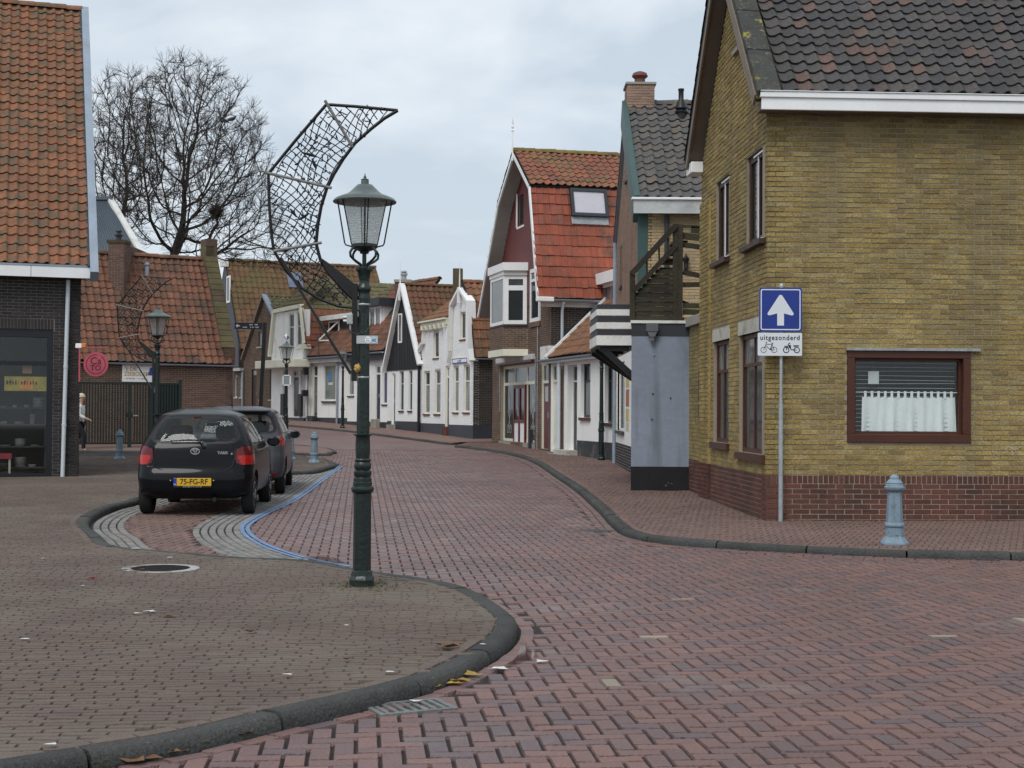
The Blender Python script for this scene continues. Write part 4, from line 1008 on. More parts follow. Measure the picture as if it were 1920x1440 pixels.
vp_ = RF.back(-hd*.8).uv(276, 500); vpt = RF.p(vp_[0], vp_[1]-.25, -hd*.8)
MB().lathe([(.07, -.1), (.07, .28), (.10, .3), (.10, .36), (.03, .4)], 12, vpt).build('vent_pipe', m_zinc, rest, smooth=True)
# restaurant board
bf = RF.back(.03); r = (bf.uv(229, 700)[0], bf.uv(296, 700)[0], bf.uv(255, 716)[1], bf.uv(255, 677)[1])
bd = thing('restaurant_board', 'white painted restaurant board with gold lettering on the brick wall above the gate', 'sign', bf.p((r[0]+r[1])/2, r[2], 0))
MB().box(bf, r[0], r[1], r[2], r[3], -.02, .02).build('board', m_white, bd)
bw_, bh_ = r[1]-r[0], r[3]-r[2]; m_gold = M('gold_letters', (.50, .33, .10), .5); m_bluep = M('blue_print', (.04, .07, .30), .5); m_gl = M('grey_letters', (.2, .2, .22), .5)
text(bd, bf, 'RESTAURANT', r[0]+bw_*.52, r[3]-bh_*.10, .13, m_gl, .023); text(bd, bf, "'t DE", r[0]+bw_*.07, r[3]-bh_*.38, .20, m_gold, .023, 'LEFT', bold=.004)
text(bd, bf, 'ZEEBODEM', r[0]+bw_*.05, r[3]-bh_*.63, .19, m_gold, .023, 'LEFT', xs=.9, bold=.004); marks(bd, bf, r[0]+bw_*.38, r[3]-bh_*.84, bw_*.66, .06, m_gl, .022, 24)
q = MB(); cx, cy = r[0]+bw_*.86, r[2]+bh_*.5
for (x, y, rx, ry) in ((0, .06, .13, .10), (-.08, -.05, .09, .08), (.09, -.10, .10, .07), (.02, .20, .06, .06)):
    q.prism(bf, [(cx+x+rx*cos(2*pi*k/14), cy+y+ry*sin(2*pi*k/14)) for k in range(14)], .0205+abs(x)*.01, .024+abs(x)*.01+y*.004)
q.build('emblem', m_bluep, bd)

# ------------------------------------------------------------------ green railing gate
ga, gb = at(120, 780, 44.2), at(341, 780, 45.6); GF = Fr(ga, gb); zg0 = hz(45)+.08; zt = GF.uv(250, 717)[1]
m_gate = M('dark_green_gate_paint', (.016, .028, .024), .45, (4, .2), (40, .15), (40, .2))
m_gatep = M('pale_ground_strip', (.36, .32, .25), .9, (3, .2), (40, .2))
gt = thing('railing_gate', 'tall dark green vertical bar gate in front of the restaurant wall', 'gate', GF.p(GF.len/2, zg0))
u = .05; GL = GF.len
posts = [GF.uv(x, 780)[0] for x in (243, 283, 337)]
for k, pu_ in enumerate(posts): MB().box(GF, pu_-.05, pu_+.05, zg0, zt+.10*(k == 2), -.06, .06).build('post', m_gate, gt)
q = MB(); q.box(GF, 0, GL-.06, zt-.06, zt, -.02, .02); q.build('top_rail', m_gate, gt); q = MB(); q.box(GF, 0, GL-.06, zg0+.12, zg0+.18, -.02, .02); q.build('bottom_rail', m_gate, gt)
me = None; barm = MB().box(GF, 0, .045, zg0+.15, zt-.03, -.012, .012).mesh('bar', BASE[gt.name]); barm.materials.append(m_gate)
while u < GL-.1:
    if min(abs(u+.02-p) for p in posts) > .07:
        o = link('bar', barm, gt); o.location = GF.U*u
    u += .085
MB().box(GF, posts[0]-.09, posts[0]+.09, zg0+.95, zg0+1.1, -.04, .07).build('lock', m_gate, gt); MB().box(GF, posts[0]+.1, posts[0]+.25, zg0+1.0, zg0+1.03, .05, .07).build('handle', m_galv, gt)
MB().box(GF, posts[1]+.05, posts[2]-.02, zg0+.15, zt-.02, -.06, -.03).build('infill_panel', m_gate, gt)
MB().box(GF, -1, GL, zg0-.09, zg0-.0, -.35, .15).build('threshold', m_gatep, gt)
# ------------------------------------------------------------------ grey-tiled house behind the yellow one
YN = 30.0; gx = at(1200, 500, YN).x
GH = Fr((gx, YN), (gx+6, YN)); GD = 6.5; gh = thing('brick_house', 'tan brick house with grey tiled roof and green bargeboard above the wooden stair', 'house', (gx, YN, hz(YN)))
ze = GH.uv(1250, 378)[1]; zb = hz(YN)-.1; hd = GD/2; zrid = GH.back(-hd).uv(1260, 187)[1]-.30
wall(gh, GH, [(0, zb), (6, zb), (6, ze), (0, ze)], [], m_mort); bricks(gh, GH, [(0, zb+2.2), (2.6, zb+2.2), (2.6, ze), (0, ze)], [], m_tanb, .066, .23, .010, .006, nparts=200, rough=.002)
gs = GH.side_l(GD); gable = [(0, zb), (GD, zb), (GD, ze), (hd, zrid), (0, ze)]
sw = [gs.rect(1174, 295, 1179, 330), gs.rect(1163, 510, 1170, 600)]
zgf = gs.uv(1165, 668)[1]; gw = gs.rect(1158, 680, 1172, 808)
wall(gh, gs, gable, [gw], m_mort); bricks(gh, gs, [(0, zgf), (GD, zgf), (GD, ze), (hd, zrid), (0, ze)], [], m_pinkb, .066, .23, .011, .010)
wall(gh, gs, [(0, zb), (GD, zb), (GD, zgf), (0, zgf)], [gw], m_whr, 'ground_floor_render', thick=.1, w=.015)
bricks(gh, gs, [(0, zb), (GD, zb), (GD, gs.uv(1170, 832)[1]), (0, gs.uv(1170, 832)[1])], [], m_dkb, .066, .23, .011, .012, w=.016)
window(gh, gs, gw, m_white, .06, .04, glass=m_midglass, sill=(m_dgrey, .08, .07, .04))
m_pos = M('printed_poster', [(.5, .48, .40), (.16, .35, .10), (.45, .10, .08), (.55, .45, .12), (.6, .6, .55)], .6, (4, .2), (20, .2), None)
for k, (y0, y1) in enumerate(((700, 726), (730, 762), (766, 790), (792, 808))):
    for (xa, xb) in ((1175, 1181), (1155.5, 1157.2)):
        r = gs.rect(xa, y0, xb, y1); MB().box(gs, r[0], r[1], r[2], r[3], .016, .022).build('poster', m_pos, gh)
for (u0, u1, v0, v1) in ((hd-.45, hd-.15, ze+1.0, ze+1.7), (1.2, 1.75, ze-1.35, ze-.35)): window(gh, gs, (u0, u1, v0, v1), m_dbrown, .05, -.02, glass=m_blkglass, sill=(m_dbrown, .06, .06, .03))
pit = math.atan2(zrid-ze, hd); Vn = slopeV(-GH.N, pit); ov = .28; e0 = GH.p(-.10, ze+.18, 0) - Vn*ov; slh = hd/cos(pit)+ov
tile_roof(gh, e0, GH.U, Vn, 5.5, slh, m_tile_g, .235, .29, 'pan', nparts=160, jit=.016)
Vb = slopeV(GH.N, pit); tp = e0+Vn*slh
MB().hexa(slab(tp+GH.U*5.5-Vb*slh, 0, 5.5, 0, slh, -.1, 0, -GH.U, Vb, (-GH.U).cross(Vb))).build('rear_slope', m_tile_g, gh)
ridge(gh, tp, tp+GH.U*5.5, .11, .36, m_tile_g)
# bargeboards: green on the near side, grey zinc edge on the far side
A = e0-GH.U*.05; MB().hexa(slab(A, 0, .12, 0, slh, -.55, .10, GH.U, Vn, GH.U.cross(Vn))).build('bargeboard', m_grn, gh)
q = MB(); q.box(GH, -.05, .16, zb+2.6, ze+.05, -.12, .02); q.build('corner_board', m_grn, gh)
b0 = tp+GH.U*.02-Vb*slh; MB().hexa(slab(b0, 0, .10, 0, slh, -.14, .05, GH.U, Vb, (-GH.U).cross(Vb))).build('verge_trim', m_zinc, gh)
pipe(gh, [gs.p(-.1, zb, .05), gs.p(-.1, ze-.1, .05)], .05, m_zinc)
q = MB(); q.box(GH, -.16, 5.4, ze-.28, ze+.0, .22, .26); q.build('fascia', m_greyp, gh); q = MB(); q.box(GH, -.20, 5.4, ze, ze+.05, .10, .30); q.build('gutter', m_white, gh, bevel=.01)
# chimney on the gable, flue with lead apron
c0 = at(1176, 240, 33.0); c1 = at(1227, 240, 33.0); cf = Fr((c0.x, c0.y), (c1.x, c0.y)); ct = cf.uv(1200, 158)[1]; cw = cf.len
q = MB(); q.box(cf, 0, cw, zrid-1.6, ct, -.7, 0); ch = q.build('chimney', m_mort, gh); co = [(0, zrid-1.6), (cw, zrid-1.6), (cw, ct), (0, ct)]
bricks(ch, cf, co, [], m_pinkb, .064, .22); cl = cf.side_l(.7); bricks(ch, cl, [(0, zrid-1.6), (.7, zrid-1.6), (.7, ct), (0, ct)], [], m_pinkb, .064, .22)
MB().box(cf, -.04, cw+.04, ct, ct+.05, -.74, .04).build('chimney_cap', m_stone, ch)
MB().lathe([(.13, 0), (.12, .14), (.15, .16), (.19, .20), (.16, .27), (.07, .31)], 14, cf.p(cw*.5, ct+.05, -.3)).build('chimney_pot', M('terracotta_pot', (.14, .045, .035), .6), ch, smooth=True)
fp_ = GH.back(-hd*.83); fu, fv = fp_.uv(1277, 200); fl0 = GH.p(fu, zrid-.55, -hd*.83)
MB().lathe([(.10, -.2), (.10, .42), (.135, .44), (.135, .47), (.10, .49), (.14, .53), (.075, .72), (.06, .74), (.06, .92), (.07, .94), (.07, .98)], 14, fl0).build('flue', m_blackiron, gh, smooth=True)
MB().hexa(slab(fl0-Vn*.33, -.3, .3, 0, .5, -.02, .06, GH.U, Vn, GH.U.cross(Vn))).build('flue_apron', m_lead, gh)
pipe(gh, [GH.p(.55, ze-.3, .06), GH.p(.55, zb+2.5, .06)], .05, m_dgrey)
wl_ = at(1285, 494, YN); q = thing('wall_lantern', 'small black wall lantern on the tan brick wall behind the wooden stair', 'lantern', (wl_.x, YN-.1, wl_.z))
MB().lathe([(.02, -.16), (.05, -.12), (.045, -.02), (.075, .09), (.03, .14), (.01, .2)], 8, (0, 0, 0)).build('body', m_blackiron, q, local=True); MB().bar((0, 0, -.13), (0, .12, -.13), .03, .04).build('arm', m_blackiron, q, local=True)

# ------------------------------------------------------------------ blue-grey annex with terrace, balcony and wooden stair
YA = 25.4; a0 = at(1183, 900, YA); a1 = at(1304, 900, YA); AF = Fr((a0.x, YA), (a1.x, YA)); AW = AF.len; AD = 4.4
an = thing('annex', 'blue grey rendered annex with black base, flat roof and painted band', 'annex', (a0.x, YA, hz(YA)))
zb = hz(YA)+.02; zbase = AF.uv(1240, 875)[1]; zband = AF.uv(1240, 630)[1]; zt = AF.uv(1240, 601)[1]
def abox(u0, u1, v0, v1, w1, m, nm):
    s_ = AD*.088; P = AF.p; MB().hexa([P(u0, v0, w1), P(u1, v0, w1), P(u1, v0, -AD), P(u0+s_, v0, -AD), P(u0, v1, w1), P(u1, v1, w1), P(u1, v1, -AD), P(u0+s_, v1, -AD)]).build(nm, m, an)
abox(0, AW, zbase, zband, 0, m_blueg, 'wall')
m_peel = M('peeling_black_paint', (.012, .012, .014), .55, (3, .2), (40, .1), (30, .3), stain=((.28, .25, .20), 5.0, .66, .02))
abox(-.004, AW, zb-.2, zbase, .006, m_peel, 'base')
abox(-.004, AW, zband, zt-.05, .008, m_dgrey, 'band')
abox(-.02, AW+.05, zt-.05, zt, .03, m_offw, 'edge_trim')
r = AF.rect(1211, 608, 1233, 622); q = MB(); q.box(AF, r[0], r[1], r[2], r[3], .01, .13); 
q.prism(AF, [(r[0]+.06, r[2]-.10), (r[1]-.06, r[2]-.10), (r[1]-.01, r[2]), (r[0]+.01, r[2])], .02, .12); q.box(AF, r[0]+.07, r[1]-.07, r[2]-.17, r[2]-.10, .03, .11); q.build('rain_hopper', M('grey_hopper_paint', (.13, .135, .145), .6), an, bevel=.006)
for (x, y) in ((1226, 666), (1224, 738), (1222, 786), (1257, 746)):
    u, v = AF.uv(x, y); MB().box(AF, u-.012, u+.012, v-.012, v+.012, -.02, .02).build('bracket_stub', m_galv if y == 666 else m_dgrey, an, bevel=.004)
# balcony, striped boards on two faces with a splayed corner
bp = [at(1183, 600, 25.9), at(1120, 600, 25.9), at(1107, 600, 27.6), at(1107, 600, 29.6)]
bal = thing('balcony', 'black and white striped board balcony on the street side of the annex', 'balcony', (bp[1].x, bp[1].y, 2.2))
f1 = Fr((bp[1].x, bp[1].y), (bp[0].x, bp[0].y)); f0 = Fr((bp[2].x, bp[2].y), (bp[1].x, bp[1].y))
zs = [f1.uv(1150, y)[1] for y in (570, 579.5, 592, 604, 617, 628.5, 648)]
for k in range(6):
    mt = m_dgrey if k % 2 == 0 else m_offw; g_ = M('grey_side_board', (.12, .125, .13), .55) if (k == 0) else mt
    MB().box(f1, 0, f1.len+.05, zs[k+1]+.006, zs[k]-.006, -.025, .0 if k % 2 == 0 else .012).build('board', mt, bal)
    MB().box(f0, 0, f0.len-.003, zs[k+1]+.006, zs[k]-.006, -.025, .0 if k % 2 == 0 else .012).build('board', mt, bal)
zlo = zs[-1]
q = MB(); pts = [Vector((p.x, p.y, 0)) for p in bp]; bk = Vector((a0.x+.15, 29.6, 0)); br_ = Vector((a0.x+.15, 25.95, 0))
poly = [pts[1], br_, bk, pts[3], pts[2]]
q.poly([p+Vector((0, 0, zlo-.02)) for p in reversed(poly)]); q.poly([p+Vector((0, 0, zlo+.08)) for p in poly])
for i in range(5): A, B_ = poly[i], poly[(i+1) % 5]; q.quad(A+Vector((0, 0, zlo-.02)), B_+Vector((0, 0, zlo-.02)), B_+Vector((0, 0, zlo+.08)), A+Vector((0, 0, zlo+.08)))
q.build('deck', m_black, bal)
for (yy, m_) in ((26.0, m_black), (27.3, m_greyp), (28.6, m_black)):
    MB().bar((a0.x+.03+(yy-YA)*.088, yy, zlo-.55), (pts[1].x+.10, yy, zlo-.04), .07, .11).build('brace', m_black, bal); MB().bar((a0.x, yy, zlo-.05), (pts[1].x+.05, yy, zlo-.05), .08, .09).build('joist', m_black, bal)
# wooden stair and fence on the annex roof
YS = 25.55; S = Fr((at(1183, 500, YS).x, YS), (at(1304, 500, YS).x, YS)); st = thing('wooden_stair', 'dark weathered wooden stair with plank sides on the annex roof', 'stair', (S.O.x, YS, zt))
g = lambda x, y: S.uv(x, y)
def sb(x0, y0, x1, y1, w, h, nm='rail', d=0.0):
    a, b = g(x0, y0), g(x1, y1); MB().bar(S.p(a[0], a[1], d), S.p(b[0], b[1], d), w, h, up=(0, 0, 1) if abs(x1-x0) > 4 else (1, 0, 0)).build(nm, m_wood, st)
for (x, y0) in ((1186, 508), (1267, 420)):
    a = g(x, y0); MB().box(S, a[0]-.045, a[0]+.045, zt, a[1], -.08, .04).build('post', m_wood, st, bevel=.006)
a = g(1276, 421); MB().box(S, a[0]-.04, a[0]+.04, zt, a[1], -.07, .045).build('post', m_wood, st, bevel=.006)
sb(1184, 514, 1266, 424, .05, .10, 'handrail', .05); sb(1188, 546, 1268, 460, .05, .09, 'stringer', .03)
for t in (.32, .60, .80, .93):
    x = 1184+82*t; y = 514-90*t; sb(x+2, y+4, x+3, y+33, .05, .03, 'baluster', .02)
# plank side, below the stringer: boards overlapping louvre-like
for k in range(11):
    y1 = 600-k*8.7; y0 = y1-7.6; xl = 1188 if y0 > 545 else 1188+(545-y0)*80/86+4
    if xl > 1262: break
    u0, v0 = g(xl, y1); u1, v1 = g(1267, y0); MB().box(S, u0, u1, v0, v1, -.035, -.005 if k % 2 else .010).build('plank', m_wood, st)
    if k % 2 == 0: pass
# treads rising behind the plank side
for k in range(9):
    x = 1195+k*8.5; y = 590-k*17; u, v = g(x, y); MB().box(S, u, u+.26, v, v+.04, -.85, -.07).build('tread', m_wood, st)
# fence to the right of the posts, uneven boards
for (x0, y0, x1, y1, hh) in ((1276, 424, 1320, 425, .045), (1296, 430, 1320, 432, .12), (1279, 442, 1320, 446, .12), (1278, 458, 1320, 464, .09), (1281, 510, 1320, 518, .09), (1281, 534, 1320, 533, .09), (1281, 573, 1320, 573, .09), (1281, 584, 1320, 586, .10), (1279, 600, 1320, 600, .09)):
    a, b = g(x0, y0), g(x1, y1); MB().bar(S.p(a[0], a[1], -.03), S.p(b[0], b[1], -.03), .03, hh).build('fence_board', m_wood, st)
a, b = g(1283, 560), g(1304, 571); MB().bar(S.p(a[0], a[1], -.5), S.p(b[0], b[1], -.4), .04, .05).build('tread', m_wood, st)

# ------------------------------------------------------------------ red mansard house
N0 = at(1032, 840, 44.0); rdir = Vector((-.2487, .9686, 0)); RWD = 7.55
MF = Fr(N0+rdir*RWD, N0); mh = thing('mansard_house', 'tall brick shop house with dark red boarded gable and red tiled mansard roof', 'house', (N0.x, N0.y, hz(44)))
zb = hz(44)-.1; g = MF.uv
zcl = g(1025, 566)[1]                       # bottom of the red boards
ov = .50; gf = MF.back(ov)                  # verge plane
apx = gf.uv(962, 290); rb = gf.uv(991, 349); re = gf.uv(1015, 553)
ubl = gf.uv(935, 370); lf = gf.uv(908, 583)
hw = apx[0]; zt = apx[1]; zbk = rb[1]; zev = re[1]; bu = rb[0]; ub_l = 2*hw-bu
gout = [(0, zb), (RWD, zb), (RWD, zev), (bu-.15, zbk), (hw, zt-.05), (ub_l+.15, zbk), (0, zev)]
rc = lambda x0, y0, x1, y1: MF.rect(x0, y0, x1, y1)
sh_ = rc(939, 684, 1003, 829); d2 = rc(1015, 680, 1029, 832); w3 = rc(996, 503, 1014, 603)
d2 = (d2[0], min(d2[1], RWD-.08), hz(45)+.15, d2[3]); Hs = [sh_, w3, d2]; lower = [(0, zb), (RWD, zb), (RWD, zcl), (0, zcl)]
wall(mh, MF, gout, Hs, m_mort, thick=.25)
bricks(mh, MF, lower, Hs, m_brb, .0655, .22, .011, .006)
# vertical red boards of the gable
upp = [(0, zcl), (RWD, zcl), (RWD, zev), (bu-.15, zbk), (hw, zt-.05), (ub_l+.15, zbk), (0, zev)]
q = MB(); bwid = .14; u = 0
top_at = lambda u: np.interp(u, [0, ub_l+.15, hw, bu-.15, RWD], [zev, zbk, zt-.05, zbk, zev])
aw = rc(972, 363, 984, 424)
me_ = None
while u < RWD-.01:
    x1 = min(u+bwid-.02, RWD); tpv = max(zcl+.05, min(top_at(max(u, .01)), top_at(min(x1, RWD-.01))))
    cuts = [(zcl, tpv)]
    for (h0, h1, k0, k1) in (w3, aw):
        if x1 > h0 and u < h1: cuts = [c for (p, s) in cuts for c in ((p, min(s, k0)), (max(p, k1), s)) if c[1]-c[0] > .02]
    for (p, s) in cuts: MB().box(MF, u, x1, p, s, -.01, .035).build('cladding_board', m_redc, mh)
    u += bwid
window(mh, MF, aw, m_redc, .05, -.03, glass=m_blkglass, sill=(m_white, .06, .05, .04)); 
MB().box(MF, aw[0]-.09, aw[0], aw[2], aw[3]+.05, .0, .06).build('window_surround', m_white, mh)
window(mh, MF, w3, m_white, .12, -.05, rows=(.78,), glass=[m_midglass, m_curt], sill=(m_brb, .16, .05, .02))
# roof slopes: right (towards us) upper and lower, left lower
D = -MF.N; Lr = 8.0
def slope_between(lo_u, lo_z, hi_u, hi_z, mat, tw, ex, sty, np_, right=True, skip=None, L0=Lr):
    a = MF.p(lo_u, lo_z, ov); b = MF.p(hi_u, hi_z, ov); V_ = (b-a); ln = V_.length
    if right: tile_roof(mh, a, D, V_, L0+ov, ln, mat, tw, ex, sty, np_, skip=skip, jit=.012)
    else: tile_roof(mh, a+D*(L0+ov), -D, V_, L0+ov, ln, mat, tw, ex, sty, np_, jit=.012)
eo = .22
slope_between(RWD+eo, zev-.05, bu, zbk+.1, m_tile_red, .20, .34, 'flat', 300)
slope_between(bu+.12, zbk+.02, hw, zt+.12, m_tile_redm, .235, .33, 'pan', 120)
slope_between(-eo, zev-.05, ub_l, zbk+.1, m_tile_red, .25, .34, 'flat', 0, False)
slope_between(ub_l-.12, zbk+.02, hw, zt+.12, m_tile_redm, .25, .33, 'pan', 0, False)
ridge(mh, MF.p(hw, zt+.12, ov), MF.p(hw, zt+.12, -Lr), .12, .36, m_ridge_m)
# verge boards (white edge, grey soffit)
vpts = [(-eo, zev-.1), (ub_l-.05, zbk), (hw, zt+.05), (bu+.05, zbk), (RWD+eo, zev-.1)]
for (p, s) in zip(vpts, vpts[1:]):
    MB().bar(MF.p(p[0], p[1]-.04, ov-.01), MF.p(s[0], s[1]-.04, ov-.01), .05, .12).build('verge_board', m_white, mh)
    dd_ = Vector((s[0]-p[0], s[1]-p[1])).normalized(); ni = Vector((dd_.y, -dd_.x))*.14
    MB().bar(MF.p(p[0]+ni.x, p[1]+ni.y, ov/2), MF.p(s[0]+ni.x, s[1]+ni.y, ov/2), ov-.02, .03).build('verge_soffit', m_gsoff, mh)
MB().bar(MF.p(hw, zt-.2, ov+.02), MF.p(hw, zt+.75, ov+.02), .06, .05).build('finial', m_white, mh)
fn = MB(); fn.lathe([(.01, 0), (.05, .06), (.02, .12), (.045, .18), (.015, .26), (.03, .3), (.004, .5)], 8, MF.p(hw, zt+.72, ov+.02)); fn.build('finial_tip', m_white, mh, smooth=True)
# roof window
a = MF.p(RWD+eo, zev-.05, 0); b = MF.p(bu, zbk+.1, 0); Vs = (b-a).normalized(); Ns = D.cross(Vs)
pf = lambda x, y: None
def on_plane(x, y):
    d_ = ray(x, y); t = (a-CAM).dot(Ns)/d_.dot(Ns); q_ = CAM+d_*t-a; return q_.dot(D), q_.dot(Vs)
k0, k1 = on_plane(1070, 408), on_plane(1134, 360); q = MB(); fw = .10
U0, U1, V0_, V1_ = k0[0], k1[0], k0[1], k1[1]
for (x0, x1, y0, y1) in ((U0, U1, V0_, V0_+fw), (U0, U1, V1_-fw, V1_), (U0, U0+fw, V0_+fw, V1_-fw), (U1-fw, U1, V0_+fw, V1_-fw)): q.hexa(slab(a, x0, x1, y0, y1, .05, .2, D, Vs, Ns))
rw = q.build('roof_window', m_dgrey, mh); MB().hexa(slab(a, U0+fw, U1-fw, V0_+fw, V1_-fw, .12, .16, D, Vs, Ns)).build('pane', M('pale_roof_glass', (.52, .50, .54), .15, (3, .06), (20, .03), None, spec=.6), rw)
MB().hexa(slab(a, U0, U1, V0_-.24, V0_, .06, .09, D, Vs, Ns)).build('apron', m_lead, rw)
# side wall (towards us), gutter, pipe
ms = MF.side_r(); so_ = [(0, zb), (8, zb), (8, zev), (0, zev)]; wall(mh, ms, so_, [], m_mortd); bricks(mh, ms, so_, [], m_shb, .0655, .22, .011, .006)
MB().box(ms, -.3, 8, zev-.30, zev-.06, .0, .05).build('eaves_board', m_offw, mh)
gutter(mh, ms.p(-ov-.02, zev-.08, .26), ms.p(8, zev-.08, .26), .07); MB().box(ms, -ov-.03, -.0, zev-.16, zev-.02, .12, .34).build('gutter_end', m_white, mh, bevel=.02)
pp = ms.uv(1053, 600)[0]; pipe(mh, [ms.p(pp, zev-.15, .25), ms.p(pp, zev-.4, .07), ms.p(pp, zb+2.6, .07)], .05, m_pvc)
# bay window
rl_ = rc(917, 510, 1009, 690); bz0 = MF.back(.6).uv(950, 655)[1]; bz1 = MF.back(.6).uv(950, 612)[1]; bz2 = MF.back(.6).uv(950, 517)[1]; bz3 = MF.back(.6).uv(950, 497)[1]
b1_, b2_, bu1 = MF.back(.75).uv(919, 600)[0], MF.back(.75).uv(944, 600)[0], MF.uv(983, 600)[0]; bu1 = max(bu1, b2_+.25)
P0_, P1_, P2_, P3_ = MF.p(b1_-.5, 0, 0), MF.p(b1_, 0, .75), MF.p(b2_, 0, .75), MF.p(bu1, 0, 0)
bay = MB()
def ringp(z, e=0.0):
    c_ = (P0_+P1_+P2_+P3_)/4
    return [Vector((p.x, p.y, z)) + (Vector((p.x, p.y, 0))-Vector((c_.x, c_.y, 0))).normalized()*e for p in (P0_, P1_, P2_, P3_)]
def hull(lo, hi, mb):
    for k in range(3): mb.quad(lo[k], lo[k+1], hi[k+1], hi[k])
    mb.poly(list(reversed(lo))); mb.poly(hi)
q = MB(); hull(ringp(bz0), ringp(bz1), q); by = q.build('bay_brickwork', m_mort, mh)
for (A, B_) in ((P0_, P1_), (P1_, P2_), (P2_, P3_)):
    ff_ = Fr(A, B_); bricks(by, ff_, [(0, bz0), (ff_.len, bz0), (ff_.len, bz1), (0, bz1)], [], m_brb, .0655, .22, .011, .006)
q = MB(); hull(ringp(bz0-.22, .10), ringp(bz0, .10), q); q.build('bay_ledge', m_cream, mh)
q = MB(); hull(ringp(bz1, .06), ringp(bz1+.06, .06), q); q.build('bay_sill', m_dgrey, mh)
q = MB(); hull(ringp(bz2, .06), ringp(bz2+.14, .06), q); q.build('blind_box', m_offw, mh); q = MB(); hull(ringp(bz2+.14, .16), ringp(bz3+.05, .16), q); q.build('bay_roof', m_white, mh)
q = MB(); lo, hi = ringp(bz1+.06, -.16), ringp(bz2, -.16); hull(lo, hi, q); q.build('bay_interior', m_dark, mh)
for k, (A, B_) in enumerate(((P0_, P1_), (P1_, P2_), (P2_, P3_))):
    ff_ = Fr(A, B_); L_ = ff_.len
    if k == 2: window(mh, ff_, (.03, L_-.03, bz1+.06, bz2), m_white, .13, .0, rows=(.74,), glass=[m_blkglass, m_midglass], bw=.16)
    else: window(mh, ff_, (.0, L_-.0, bz1+.06, bz2), m_white, .11, .0, glass=m_midglass)
# shop front with red double door, awning case, second red door, white cupboard door
u0, u1, v0, v1 = sh_; f = window(mh, MF, (u0, u1, v0, v1), m_cream, .09, .10, rows=(.76,), rowcols=((.34, .70), (.34, .70)), glass=[m_blkglass, m_blkglass, m_blkglass, m_midglass, m_midglass, m_midglass], bw=.10)
dd0, dd1 = u0+(u1-u0)*.34+.05, u0+(u1-u0)*.70-.05; vm_ = v0+(v1-v0)*.76-.05
q = MB(); q.box(MF, dd0-.05, dd1+.05, zb, v0+.09, -.1, -.06); dv0 = hz(46)+.12
for (x0, x1) in ((dd0, (dd0+dd1)/2-.01), ((dd0+dd1)/2+.01, dd1)):
    q2 = MB(); 
    for (p, s, y0, y1) in ((x0, x0+.09, dv0, vm_), (x1-.09, x1, dv0, vm_), (x0+.09, x1-.09, dv0, dv0+.14), (x0+.09, x1-.09, dv0+.78, dv0+.88), (x0+.09, x1-.09, vm_-.12, vm_)): q2.box(MF, p, s, y0, y1, -.10, -.04)
    dl = q2.build('door', m_redp, mh); MB().box(MF, x0+.09, x1-.09, dv0+.14, dv0+.78, -.09, -.06).build('lower_panel', m_white, dl); MB().box(MF, x0+.09, x1-.09, dv0+.88, vm_-.12, -.09, -.07).build('pane', m_blkglass, dl)
MB().box(MF, (dd0+dd1)/2-.04, (dd0+dd1)/2, dv0+1.0, dv0+1.3, -.04, .0).build('door_handle', m_galv, mh)
for (x0, x1) in ((u0-.05, dd0-.12), (dd1+.12, u1+.05)): MB().box(MF, x0, x1, v0-.22, v0, -.1, .06).build('stone_sill', m_stone, mh)
# white bicycle-shaped print on the shop glass
m_pr = M('white_print', (.55, .62, .62), .6, (6, .2), (30, .1), None); sfp = MF.back(-.118)
for (cx, cw_) in (((u0+dd0-.1)/2+.02, dd0-u0), ((dd1+u1)/2+.06, u1-dd1)):
    q = MB(); s = .30
    for dx in (-.17, .17): ring2d(q, sfp, cx+dx, v0+.42, .13, .02, .0)
    for pts in ([(-.17, 0), (0, .3), (.17, 0)], [(-.1, .55), (.02, .3), (.12, .6)], [(0, .3), (0, .8), (.05, 1.2)], [(-.05, .8), (-.08, 1.3)], [(.1, .6), (.2, .72)], [(-.1, .55), (-.22, .62)], [(0, .8), (.12, .9), (.06, 1.05)]):
        stroke(q, sfp, [(cx+a_, v0+.42+b_) for a_, b_ in pts], .022, .002)
    q.build('window_print', m_pr, f)
q = MB(); q.box(MF, u0-.25, u1+.1, v1+.10, v1+.28, .02, .14); aw_ = q.build('awning_case', m_greyp, mh, bevel=.02); MB().box(MF, u0-.25, u1+.1, v1+.04, v1+.10, .03, .17).build('awning_valance', m_redp, aw_)
for x in (u0-.12, u1+.06): MB().box(MF, x, x+.04, v0+1.0, v1+.2, .0, .03).build('awning_arm_rail', m_galv, aw_)
wp = MF.uv(1009, 650)[0]; pipe(mh, [MF.p(wp, zb, .02), MF.p(wp, zcl-.55, .02), MF.p(wp-.9, zcl-.5, .02)], .015, m_galv, 'conduit', 6)
MB().box(MF, u1-.3, u1-.15, hz(46)+.1, hz(46)+.7, .02, .14).build('letter_post', m_dgrey, mh)
door(mh, MF, d2, m_cream, m_redp, .09, .03, .76, m_midglass, m_curt, lights=((.25, .8, .72, .95),))

